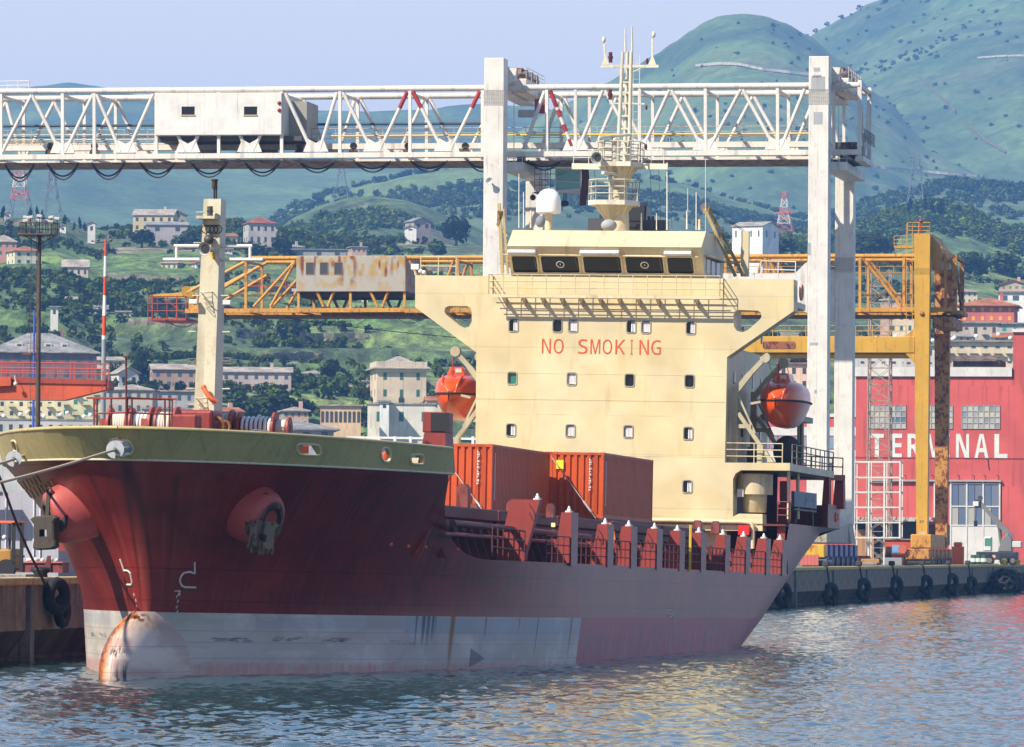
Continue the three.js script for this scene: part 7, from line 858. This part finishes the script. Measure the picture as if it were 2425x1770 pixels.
// ---------- houses on the hillside ----------
const shut = { g: M(0.03, 0.13, 0.09, 0.7), d: M(0.05, 0.055, 0.06, 0.4), b: M(0.06, 0.09, 0.12, 0.4), o: M(0.75, 0.32, 0.03, 0.7), t: M(0.05, 0.25, 0.2, 0.6) }, roofC = { red: [0.55, 0.16, 0.09], tile: [0.66, 0.24, 0.09], grey: [0.46, 0.45, 0.42], pale: [0.66, 0.57, 0.47], slate: [0.40, 0.40, 0.40] };
// px,py: middle of the wall foot in the photograph; w,h: front in photograph pixels; depth in metres
function house(o) {
  const { px, py, w, h, d, yaw = 0, dep = 10, wall, roof = 'hip', rc = 'red', rh = 0.3, rows = 2, cols = 3, win = 'd', label, ww = 0.34, wh = 0.45, sideCols = 2, group, balcony = 0, over = 0.5, dish = 0, name = 'house', chim = 0 } = o, s = d / F, W = w * s, H = h * s, t = thing(name, label, 'house', P(px, py, d), (9.6 - (px - CX) / F / R + yaw) * R, group);
  const foot = Math.min(-1, (d < hillNear.D0 ? YQ : Math.min(hillNear.hh(px - w / 2, d), hillNear.hh(px, d), hillNear.hh(px + w / 2, d))) - t.position.y - 2.5);
  const wm = M(...wall, 0.9, T.plaster), rm = M(...roofC[rc], 0.9, T.roof), RH = W * rh;
  mesh('wall', box(-W / 2, W / 2, foot, H, -dep, 0), wm, t);
  if (roof === 'flat') { mesh('roof', [box(-W / 2 - over, W / 2 + over, H, H + 0.35, -dep - over, over)], rm, t); }
  else if (roof === 'gableX') { const g = ext([[over, H - 0.05], [-dep / 2, H + RH], [-dep - over, H - 0.05], [-dep - over, H + 0.2 - 0.05], [-dep / 2, H + RH + 0.25], [over, H + 0.2 - 0.05]].map(([z, y]) => [-z, y]), W + over * 2).rotateY(Math.PI / 2).translate(-W / 2 - over, 0, 0); mesh('roof', g, rm, t); mesh('gable', ext([[0, H], [dep, H], [dep / 2, H + RH]], W - 0.02).rotateY(Math.PI / 2).translate(-W / 2 + 0.01, 0, 0), wm, t); }
  else if (roof === 'gableZ') { mesh('roof', ext([[-W / 2 - over, H - 0.1], [0, H + RH], [W / 2 + over, H - 0.1], [W / 2 + over, H + 0.15], [0, H + RH + 0.25], [-W / 2 - over, H + 0.15]], dep + over * 2).translate(0, 0, -dep - over), rm, t); mesh('gable', ext([[-W / 2, H], [W / 2, H], [0, H + RH]], dep - 0.02).translate(0, 0, -dep + 0.01), wm, t); }
  else { const e = over, k = Math.max(0, W / 2 - dep / 2) + W * 0.03, A = [V(-W / 2 - e, H, e), V(W / 2 + e, H, e), V(W / 2 + e, H, -dep - e), V(-W / 2 - e, H, -dep - e), V(-k, H + RH, -dep / 2), V(k, H + RH, -dep / 2)], tri = [0, 1, 5, 0, 5, 4, 1, 2, 5, 2, 3, 4, 2, 4, 5, 3, 0, 4, 0, 2, 1, 0, 3, 2]; const g = new THREE.BufferGeometry().setFromPoints(tri.map((i) => A[i])); g.computeVertexNormals(); g.setAttribute('uv', new THREE.BufferAttribute(new Float32Array(tri.length * 2), 2)); mesh('roof', [g, box(-W / 2 - e, W / 2 + e, H - 0.25, H - 0.001, -dep - e, e)], rm, t); }
  const fh = H / rows, cw = W / cols; for (let r = 0; r < rows; r++) for (let c = 0; c < cols; c++) { if (o.skip && o.skip(r, c)) continue; const x = -W / 2 + cw * (c + 0.5), y = fh * (r + 0.5), a = Math.min(cw * ww, 1.6), b = Math.min(fh * wh, 2.2); const wd = mesh('window', box(x - a / 2, x + a / 2, y - b / 2, y + b / 2, -0.1, 0.06), shut[win], t); if (balcony && (r * 7 + c * 3) % balcony === 0) mesh('balcony', [box(x - a, x + a, y - b / 2 - 0.2, y - b / 2, 0.07, 1.2), box(x - a, x + a, y - b / 2, y + 0.1, 1.12, 1.2)], M(wall[0] * 0.95, wall[1] * 0.95, wall[2] * 0.95, 0.9, T.plaster), t); }
  for (let r = 0; r < rows; r++) for (let c = 0; c < sideCols; c++) for (const sx of [-1, 1]) { const z = -dep * (c + 0.5) / sideCols, y = fh * (r + 0.5); mesh('window', box(sx * W / 2 - 0.06, sx * W / 2 + 0.06, y - fh * 0.22, y + fh * 0.22, z - 0.5, z + 0.5), shut[win], t); }
  for (let i = 0; i < dish; i++) mesh('satellite_dish', [new THREE.SphereGeometry(0.5, 10, 6, 0, 6.3, 0, 1.0).rotateX(Math.PI / 2 - 0.3).translate(-W / 2 + (i + 0.6) * W / dish + ((i * 37) % 5) * 0.4, H + 0.8 + (i % 3) * 0.35, -0.6), cyl(V(-W / 2 + (i + 0.6) * W / dish, H, -0.7), V(-W / 2 + (i + 0.6) * W / dish, H + 0.8, -0.7), 0.04, 0.04, 5)], M(0.7, 0.7, 0.7, 0.5), t);
  for (let i = 0; i < chim; i++) mesh('chimney', box(W * (0.2 - i * 0.45), W * (0.2 - i * 0.45) + 0.8, H, H + RH + 1.2, -dep * 0.6, -dep * 0.6 + 0.8), wm, t);
  return t;
}
const G = 'houses on the hillside';
house({ px: 362, py: 548, w: 96, h: 38, d: 2080, yaw: -8, dep: 14, wall: [0.62, 0.50, 0.29], roof: 'gableX', rc: 'pale', rh: 0.16, rows: 2, cols: 5, label: 'yellow farmhouse with long pale roof on the crest of the hill', chim: 1, group: G });
house({ px: 420, py: 546, w: 46, h: 36, d: 2110, yaw: 18, dep: 9, wall: [0.55, 0.48, 0.36], roof: 'gableZ', rc: 'pale', rh: 0.22, rows: 1, cols: 2, ww: 0.2, label: 'beige gabled house joined to the yellow farmhouse', group: G });
house({ px: 396, py: 553, w: 96, h: 20, d: 2050, dep: 8, wall: [0.41, 0.36, 0.36], roof: 'gableX', rc: 'grey', rh: 0.08, rows: 1, cols: 2, label: 'low grey shed below the yellow farmhouse', group: G });
house({ px: 620, py: 580, w: 66, h: 52, d: 1950, yaw: 10, dep: 10, wall: [0.50, 0.46, 0.43], roof: 'hip', rc: 'red', rh: 0.24, rows: 2, cols: 4, label: 'grey villa with red hip roof on the upper hillside', group: G });
house({ px: 8, py: 608, w: 60, h: 36, d: 1900, dep: 12, wall: [0.53, 0.26, 0.19], roof: 'hip', rc: 'pale', rh: 0.3, rows: 2, cols: 4, win: 'g', label: 'pink house with pale roof at the left edge', group: G });
house({ px: 66, py: 628, w: 66, h: 34, d: 1880, yaw: 14, dep: 11, wall: [0.72, 0.65, 0.46], roof: 'hip', rc: 'tile', rh: 0.2, rows: 2, cols: 3, win: 'g', label: 'cream house with red roof left of the floodlight mast', group: G });
house({ px: 148, py: 548, w: 15, h: 12, d: 2060, dep: 4, wall: [0.74, 0.72, 0.66], roof: 'gableZ', rc: 'pale', rows: 1, cols: 1, sideCols: 0, label: 'tiny white hut beside the cypresses', group: G });
house({ px: 216, py: 552, w: 18, h: 22, d: 2060, dep: 5, wall: [0.70, 0.67, 0.62], roof: 'gableZ', rc: 'pale', rows: 1, cols: 1, sideCols: 0, label: 'small white tower house above the greenhouses', group: G });
house({ px: 18, py: 517, w: 16, h: 10, d: 2120, dep: 4, wall: [0.77, 0.72, 0.66], roof: 'gableZ', rc: 'pale', rows: 1, cols: 1, sideCols: 0, label: 'tiny white hut on the crest at the left edge', group: G });
house({ px: 1000, py: 545, w: 44, h: 20, d: 2160, yaw: 24, dep: 8, wall: [0.41, 0.34, 0.30], roof: 'gableZ', rc: 'slate', rh: 0.22, rows: 1, cols: 2, sideCols: 1, label: 'brown stone house among trees left of the white crane leg', group: G });
house({ px: 972, py: 548, w: 28, h: 8, d: 2150, dep: 5, wall: [0.79, 0.76, 0.70], roof: 'gableZ', rc: 'pale', rh: 0.2, rows: 1, cols: 1, sideCols: 0, label: 'small white annex beside the brown stone house', group: G });
house({ px: 1035, py: 598, w: 28, h: 16, d: 2050, dep: 5, wall: [0.72, 0.62, 0.48], roof: 'flat', rc: 'pale', rows: 1, cols: 2, sideCols: 0, label: 'small pale cottage just left of the white crane leg', group: G });
house({ px: 1770, py: 572, w: 80, h: 36, d: 1980, yaw: -26, dep: 13, wall: [0.82, 0.82, 0.82], roof: 'gableX', rc: 'pale', rh: 0.14, rows: 1, cols: 4, ww: 0.16, label: 'white house with pale roof behind the bridge derrick', group: G });
house({ px: 755, py: 610, w: 130, h: 18, d: 1980, dep: 8, wall: [0.36, 0.34, 0.32], roof: 'flat', rc: 'slate', rows: 1, cols: 3, label: 'long low stone house above the yellow crane boom', group: G });
house({ px: 178, py: 655, w: 60, h: 22, d: 1850, dep: 8, wall: [0.55, 0.46, 0.36], roof: 'gableX', rc: 'pale', rows: 1, cols: 4, label: 'low ruined farm building behind the striped pole', group: G });
house({ px: 128, py: 750, w: 18, h: 22, d: 1600, dep: 4, wall: [0.72, 0.68, 0.62], roof: 'flat', rc: 'grey', rows: 1, cols: 1, sideCols: 0, label: 'small concrete block house on the middle slope', group: G });
house({ px: 100, py: 900, w: 256, h: 66, d: 1380, yaw: 4, dep: 22, wall: [0.26, 0.13, 0.12], roof: 'hip', rc: 'grey', rh: 0.19, rows: 2, cols: 9, ww: 0.36, wh: 0.5, win: 'b', over: 0.9, label: 'long dark brick building with big grey hip roof on the left', name: 'school_building', group: G, chim: 1 });
{ const b = scene.children[scene.children.length - 1]; for (const x of [-5.5, 1.5, 5.5]) { const dm = mesh('dormer', [bev(x - 0.9, x + 0.9, 7.6, 9.0, -5, -2.6, 0.05)], M(0.5, 0.48, 0.44, 0.8), b); mesh('dormer_window', box(x - 0.5, x + 0.5, 7.8, 8.7, -2.62, -2.55), shut.d, dm); } }
house({ px: 60, py: 1012, w: 180, h: 66, d: 1240, dep: 12, wall: [0.79, 0.70, 0.43], roof: 'flat', rc: 'pale', rows: 3, cols: 8, win: 'd', balcony: 2, over: 0.2, label: 'cream apartment block with balconies below the red crane jib', name: 'apartment_block', group: G });
house({ px: 190, py: 1012, w: 100, h: 96, d: 1260, yaw: 8, dep: 12, wall: [0.82, 0.74, 0.46], roof: 'flat', rc: 'pale', rows: 4, cols: 4, win: 't', balcony: 2, over: 0.2, label: 'tall cream apartment block left of the striped pole', name: 'apartment_block', group: G });
house({ px: 60, py: 1032, w: 330, h: 36, d: 1120, dep: 14, wall: [0.60, 0.58, 0.55], roof: 'flat', rc: 'slate', rows: 1, cols: 14, win: 'd', over: 0.1, dish: 11, label: 'low block with many satellite dishes just above the bulwark', name: 'apartment_block', group: G });
house({ px: 305, py: 1012, w: 110, h: 90, d: 1280, yaw: -6, dep: 12, wall: [0.48, 0.41, 0.35], roof: 'hip', rc: 'pale', rh: 0.12, rows: 3, cols: 5, win: 'b', label: 'beige apartment house behind the forecastle jackstaff', name: 'apartment_block', group: G });
house({ px: 412, py: 1012, w: 92, h: 84, d: 1300, dep: 12, wall: [0.43, 0.41, 0.40], roof: 'flat', rc: 'pale', rows: 3, cols: 4, win: 'b', label: 'grey apartment house left of the foremast foot', name: 'apartment_block', group: G });
house({ px: 395, py: 1014, w: 110, h: 44, d: 1210, dep: 12, wall: [0.67, 0.65, 0.55], roof: 'flat', rc: 'grey', rows: 1, cols: 4, win: 't', label: 'pale flat roofed house below the grey apartment house', group: G });
house({ px: 425, py: 920, w: 130, h: 44, d: 1420, yaw: 4, dep: 10, wall: [0.43, 0.29, 0.24], roof: 'gableX', rc: 'pale', rh: 0.1, rows: 2, cols: 5, win: 'b', label: 'long pink house with pale roof left of the foremast', group: G });
house({ px: 606, py: 926, w: 166, h: 44, d: 1420, dep: 10, wall: [0.53, 0.43, 0.40], roof: 'gableX', rc: 'pale', rh: 0.07, rows: 2, cols: 7, win: 'b', label: 'long pinkish house with pale roof right of the foremast', group: G, chim: 1 });
house({ px: 262, py: 870, w: 66, h: 16, d: 1480, dep: 8, wall: [0.60, 0.50, 0.41], roof: 'gableX', rc: 'pale', rh: 0.12, rows: 1, cols: 3, label: 'small house with tan roof right of the striped pole', group: G });
house({ px: 304, py: 915, w: 50, h: 30, d: 1440, yaw: 20, dep: 8, wall: [0.67, 0.62, 0.58], roof: 'gableZ', rc: 'pale', rows: 1, cols: 2, label: 'white gabled cottage left of the big dark tree', group: G });
house({ px: 950, py: 990, w: 118, h: 118, d: 1400, yaw: 6, dep: 16, wall: [0.70, 0.56, 0.41], roof: 'hip', rc: 'pale', rh: 0.26, rows: 3, cols: 3, ww: 0.2, wh: 0.42, win: 'g', over: 1.1, label: 'tall beige palazzo with hip roof left of the orange lifeboat', name: 'palazzo', group: G });
{ const b = scene.children[scene.children.length - 1], W = 118 * 1400 / F, H = 118 * 1400 / F; mesh('arched_door', [box(-0.7, 0.7, 2.4, 4.6, 0.04, 0.1), cyl(V(0, 4.6, 0.04), V(0, 4.6, 0.1), 0.7, 0.7, 16)], shut.d, b); mesh('cornice', [box(-W / 2 - 0.4, W / 2 + 0.4, H - 1.0, H - 0.27, 0.01, 0.6)], M(0.6, 0.52, 0.4, 0.9), b); mesh('parapet', box(-W / 2 - 0.2, W / 2 + 0.2, H + 0.01, H + 1.6, -15.5, 0.3), M(0.62, 0.52, 0.4, 0.9, T.plaster), b); }
house({ px: 950, py: 1016, w: 160, h: 58, d: 1290, dep: 12, wall: [0.72, 0.68, 0.58], roof: 'flat', rc: 'pale', rows: 1, cols: 3, ww: 0.2, wh: 0.5, win: 'g', over: 0.3, label: 'cream house with green shutters below the palazzo', group: G });
house({ px: 806, py: 1016, w: 96, h: 54, d: 1270, dep: 12, wall: [0.70, 0.48, 0.29], roof: 'flat', rc: 'pale', rows: 1, cols: 9, ww: 0.62, wh: 0.5, win: 'd', label: 'ochre house with a row of arched loggia windows', group: G });
{ const b = scene.children[scene.children.length - 1], W = 96 * 1270 / F; for (let i = 0; i < 9; i++) mesh('arch', cyl(V(-W / 2 + W / 9 * (i + 0.5), 3.6, 0.0), V(-W / 2 + W / 9 * (i + 0.5), 3.6, 0.08), 0.34, 0.34, 12), shut.d, b); }
house({ px: 910, py: 972, w: 22, h: 20, d: 1285, dep: 4, wall: [0.79, 0.79, 0.77], roof: 'flat', rc: 'grey', rows: 1, cols: 1, sideCols: 0, label: 'small white roof tank house behind the ochre loggia house', group: G });
house({ px: 660, py: 1045, w: 260, h: 30, d: 900, yaw: 3, dep: 22, wall: [0.36, 0.38, 0.43], roof: 'hip', rc: 'slate', rh: 0.12, rows: 1, cols: 6, win: 'b', over: 1, label: 'low warehouse with grey hip roof behind the mooring winches', name: 'warehouse', group: G });
house({ px: 1880, py: 925, w: 74, h: 62, d: 1150, dep: 12, wall: [0.79, 0.55, 0.41], roof: 'flat', rc: 'tile', rows: 2, cols: 3, label: 'peach building behind the right lifeboat', name: 'apartment_block', group: G });
house({ px: 2135, py: 790, w: 60, h: 52, d: 1500, dep: 10, wall: [0.74, 0.58, 0.41], roof: 'hip', rc: 'tile', rh: 0.15, rows: 2, cols: 3, win: 'g', label: 'peach house with green shutters behind the yellow portal beam', group: G });
house({ px: 2338, py: 765, w: 128, h: 42, d: 1420, yaw: -4, dep: 14, wall: [0.55, 0.14, 0.12], roof: 'hip', rc: 'tile', rh: 0.16, rows: 2, cols: 6, win: 'o', over: 1.2, label: 'red house with orange shutters and bright tiled roof at the right', group: G, chim: 1 });
house({ px: 2420, py: 745, w: 110, h: 52, d: 1460, yaw: -6, dep: 12, wall: [0.74, 0.74, 0.72], roof: 'flat', rc: 'grey', rows: 2, cols: 4, win: 'b', ww: 0.6, over: 0.6, label: 'modern white house above the red house at the right edge', group: G });
house({ px: 2300, py: 800, w: 130, h: 34, d: 1300, dep: 12, wall: [0.50, 0.42, 0.36], roof: 'flat', rc: 'grey', rows: 1, cols: 6, win: 'd', balcony: 2, over: 0.6, label: 'brown terrace apartments below the red house', name: 'apartment_block', group: G });
house({ px: 2420, py: 812, w: 110, h: 44, d: 1320, dep: 12, wall: [0.55, 0.53, 0.53], roof: 'flat', rc: 'grey', rows: 2, cols: 4, win: 't', over: 0.6, label: 'grey flats with green doors at the right edge', name: 'apartment_block', group: G });
house({ px: 2320, py: 880, w: 170, h: 70, d: 1150, dep: 14, wall: [0.67, 0.58, 0.41], roof: 'flat', rc: 'grey', rows: 2, cols: 6, win: 'b', balcony: 1, over: 0.8, dish: 4, label: 'apartment block with long white balconies behind the terminal roof', name: 'apartment_block', group: G });
house({ px: 2215, py: 880, w: 150, h: 60, d: 1180, dep: 14, wall: [0.60, 0.56, 0.53], roof: 'flat', rc: 'grey', rows: 2, cols: 6, win: 'd', balcony: 2, over: 0.6, dish: 4, label: 'pale apartment block between the yellow crane legs', name: 'apartment_block', group: G });
house({ px: 2080, py: 880, w: 150, h: 66, d: 1210, dep: 14, wall: [0.62, 0.60, 0.56], roof: 'flat', rc: 'grey', rows: 2, cols: 6, win: 'd', balcony: 3, over: 0.6, dish: 4, label: 'pale apartment block right of the white crane legs', name: 'apartment_block', group: G });
[[705, 700, 22], [858, 712, 26], [238, 742, 30], [292, 748, 34], [640, 560, 26], [540, 600, 20], [168, 720, 24], [590, 640, 24]].forEach(([x, y, w], i) => house({ px: x, py: y, w, h: 9, d: hillNear.onPx(x, y), dep: 4, wall: [0.60, 0.56, 0.50], roof: i % 2 ? 'flat' : 'gableX', rc: i % 3 ? 'grey' : 'pale', rows: 1, cols: 2, sideCols: 0, label: ['grey garden shed under the yellow machinery house', 'grey garden shed below the yellow boom', 'pale shed right of the striped pole', 'long pale shed on the middle slope', 'shed beside the red roofed villa', 'shed right of the foremast head', 'mast hut on the slope left of the striped pole', 'small shed behind the foremast crosstree'][i], name: 'shed', group: 'sheds on the slope' }));
// more of the town: smaller houses between the big ones
{
  const tones = [[0.62, 0.55, 0.40], [0.58, 0.42, 0.32], [0.66, 0.63, 0.57], [0.50, 0.44, 0.38], [0.68, 0.60, 0.36], [0.55, 0.36, 0.28]], tn = ['straw', 'salmon', 'white', 'stone', 'yellow', 'pink'], rf = ['pale', 'tile', 'grey', 'pale', 'red'], rn = ['pale', 'orange', 'grey', 'pale', 'red'];
  [[478, 1008, 70, 50, 1230, 'right of the foremast foot'], [545, 1010, 60, 34, 1190, 'behind the mooring winches'], [352, 1000, 44, 60, 1330, 'behind the forecastle rail'], [240, 1000, 50, 70, 1330, 'behind the striped pole'], [470, 960, 60, 30, 1380, 'above the mooring winches'], [700, 1012, 60, 40, 1220, 'left of the ochre loggia house'], [1040, 1010, 60, 60, 1330, 'behind the left lifeboat'], [880, 930, 40, 26, 1450, 'left of the palazzo'], [740, 905, 46, 22, 1500, 'above the wide dark trees'], [520, 880, 40, 20, 1520, 'above the long pink house'], [690, 880, 40, 18, 1520, 'right of the long pinkish house'], [140, 918, 60, 26, 1400, 'under the brick building'], [20, 700, 40, 22, 1750, 'on the left slope'], [400, 640, 40, 18, 1900, 'left of the foremast'], [480, 640, 34, 16, 1900, 'behind the foremast'], [700, 600, 40, 16, 2000, 'above the yellow machinery house'], [540, 580, 44, 20, 2000, 'left of the red roofed villa'], [850, 600, 36, 14, 2000, 'above the yellow boom'], [2290, 720, 50, 30, 1600, 'right of the yellow crane end'], [2400, 700, 60, 26, 1620, 'above the modern white house'], [2270, 835, 60, 40, 1240, 'beside the far yellow leg'], [2390, 850, 70, 50, 1200, 'at the terminal parapet'], [2010, 880, 60, 40, 1240, 'between the white crane legs'], [2110, 740, 50, 30, 1560, 'inside the yellow truss']].forEach(([x, y, w, h, d, where], k) => house({ px: x, py: y, w, h, d, yaw: ((k * 37) % 40) - 20, dep: 9, wall: tones[k % 6], roof: ['hip', 'gableX', 'flat', 'hip', 'gableZ'][k % 5], rc: rf[k % 5], rh: 0.16, rows: h > 45 ? 3 : h > 24 ? 2 : 1, cols: Math.max(2, Math.round(w / 14)), win: 'dgbt'[k % 4], balcony: h > 40 ? 3 : 0, chim: k % 2, label: tn[k % 6] + ' house with ' + rn[k % 5] + ' roof ' + where, group: 'small houses of the town' }));
  // dry stone terrace walls across the slope
  [[250, 660, 420, 668, 'left'], [560, 690, 700, 694, 'middle'], [300, 770, 480, 778, 'lower left'], [560, 800, 860, 806, 'lower middle'], [620, 850, 760, 852, 'lowest'], [20, 660, 130, 666, 'far left'], [880, 640, 1090, 646, 'right']].forEach(([x0, y0, x1, y1, n]) => { const o = []; let prev = null; for (let i = 0; i <= 12; i++) { const px = lerp(x0, x1, i / 12), py = lerp(y0, y1, i / 12), d = hillNear.onPx(px, py), p = P(px, YH(px), d); p.y = hillNear.hh(px, d); if (prev) o.push(bar(prev.clone().setY(prev.y + 0.4), p.clone().setY(p.y + 0.4), 0.5, 2.4)); prev = p; } tag(mesh('terrace_wall', o, M(0.42, 0.36, 0.27, 0.95, T.conc)), 'dry stone terrace wall on the ' + n + ' slope', 'wall', 'terrace walls'); });
}
// ---------- pylons ----------
function pylon(px, py0, py1, d, w0, label, cols, arms) { const b = P(px, py0, d), top = P(px, py1, d), t = thing('pylon', label, 'pylon', V(), 0, 'power line pylons'), n = cols.length; for (let i = 0; i < n; i++) { const a = b.clone().lerp(top, i / n), c = b.clone().lerp(top, (i + 1) / n), wa = lerp(w0, w0 * 0.16, Math.pow(i / n, 0.6)), wc = lerp(w0, w0 * 0.16, Math.pow((i + 1) / n, 0.6)), p0 = sq(a, wa), p1 = sq(c, wc), o = []; for (let f = 0; f < 4; f++) { const g = (f + 1) % 4; o.push(cyl(p0[f], p1[f], 0.16, 0.14, 5), bar(p0[f], p1[g], 0.13), bar(p0[g], p1[f], 0.13), bar(p0[f], p0[g], 0.13)); } mesh('lattice_section', o, cols[i], t); } for (const [y, w] of arms) { const c = P(px, y, d); mesh('cross_arm', [ext([[-w, 0], [w, 0], [0.5, 0.9], [-0.5, 0.9]], 0.3).translate(c.x, c.y, c.z)], cols[n - 1], t); } }
const pr = M(0.55, 0.14, 0.13, 0.7), pw = M(0.7, 0.68, 0.66, 0.7), pg = M(0.16, 0.19, 0.22, 0.7);
pylon(47, 560, 385, 2200, 7, 'red and white pylon at the left under the crane boom', [pg, pg, pg, pr, pw, pr], [[462, 4.2], [425, 4.5]]); pylon(1858, 548, 452, 2500, 4, 'red and white pylon between the crane and the white house', [pr, pw, pr, pw, pr], [[520, 4], [505, 5]]); pylon(122, 530, 400, 2300, 5, 'grey pylon right of the red and white pylon', [pg, pg, pg, pg], [[452, 5], [428, 5], [408, 4]]); pylon(2170, 500, 355, 3000, 6, 'grey pylon behind the cypresses on the right', [pg, pg, pg, pg], [[400, 6], [380, 6]]); pylon(808, 470, 380, 3300, 5, 'grey pylon on the ridge left of the white crane leg', [pg, pg, pg], [[410, 5], [395, 5]]);
// ---------- trees ----------
const DG = [0.10, 0.155, 0.06], MG = [0.17, 0.26, 0.07], BG = [0.25, 0.37, 0.08], CG = [0.045, 0.07, 0.045];
[[153, 548, 18, 46], [175, 552, 12, 30], [187, 552, 16, 44], [200, 553, 14, 30], [8, 524, 22, 42], [70, 526, 18, 40], [86, 526, 18, 44], [100, 528, 16, 36]].forEach(([x, y, w, h], i) => tree(x, y, w, h, 2080, ['dark pointed cypress, tallest of those right of the floodlight mast', 'small cypress second right of the floodlight mast', 'dark cypress third right of the floodlight mast', 'short cypress nearest the small white tower house', 'broad dark cypress at the left edge of the crest', 'dark cypress left of the floodlight lamps', 'dark cypress behind the floodlight lamps', 'dark cypress just right of the floodlight lamps'][i], 'tree', CG, true, 'cypresses on the left crest'));
[[2157, 512, 24, 52], [2190, 508, 20, 52], [2208, 514, 22, 46], [2232, 520, 34, 56]].forEach(([x, y, w, h], i) => tree(x, y, w, h, 2650, ['dark cypress, leftmost of the four on the right knoll', 'dark tall cypress, second of the four on the right knoll', 'dark cypress, third of the four on the right knoll', 'broad dark cypress, rightmost of the four on the right knoll'][i], 'tree', CG, true, 'cypresses on the right knoll'));
[[330, 905, 62, 84, DG, 'big dark round tree left of the foremast'], [272, 912, 36, 54, DG, 'dark tree behind the striped pole'], [212, 880, 44, 36, MG, 'green tree at the corner of the brick building'], [385, 890, 26, 60, DG, 'narrow dark tree right of the big round tree'], [640, 985, 120, 62, DG, 'wide dark tree group below the long pinkish house'], [720, 1000, 70, 60, DG, 'dark tree left of the ochre loggia house'], [570, 985, 90, 60, MG, 'green tree just right of the foremast foot'], [780, 905, 60, 50, MG, 'green tree left of the palazzo'], [862, 1012, 50, 44, DG, 'dark bush before the cream house'], [985, 1016, 56, 40, DG, 'dark bush under the left lifeboat'], [1080, 560, 70, 70, DG, 'large dark tree left of the white crane leg'], [1030, 610, 60, 40, MG, 'green tree behind the starboard bridge wing'], [560, 545, 36, 34, BG, 'bright green tree left of the red roofed villa'], [670, 605, 60, 44, MG, 'green tree below the red roofed villa'], [335, 585, 70, 46, DG, 'dark tree below the yellow farmhouse'], [440, 590, 80, 50, DG, 'dark tree behind the foremast head'], [600, 610, 70, 40, DG, 'dark tree above the boom tip of the yellow crane'], [1700, 590, 70, 44, MG, 'green tree left of the white house'], [1850, 600, 80, 46, MG, 'green tree between white house and crane leg'], [2060, 600, 90, 60, BG, 'bright green tree right of the white crane legs'], [2110, 560, 60, 50, BG, 'bright green tree on the slope below the cypresses'], [2300, 560, 70, 44, BG, 'bright green tree right of the cypresses'], [2380, 640, 90, 60, MG, 'green tree above the modern white house'], [2310, 660, 80, 60, MG, 'green tree right of the yellow crane head'], [1895, 900, 50, 90, DG, 'dark tree behind the right lifeboat'], [2385, 560, 60, 44, MG, 'green tree at the right edge below the mountain']].forEach(([x, y, w, h, c, l]) => tree(x, y, w, h, y > 850 ? 1330 : y > 640 ? 1650 : 2060, l, 'tree', c));
renderer.render(scene, camera);
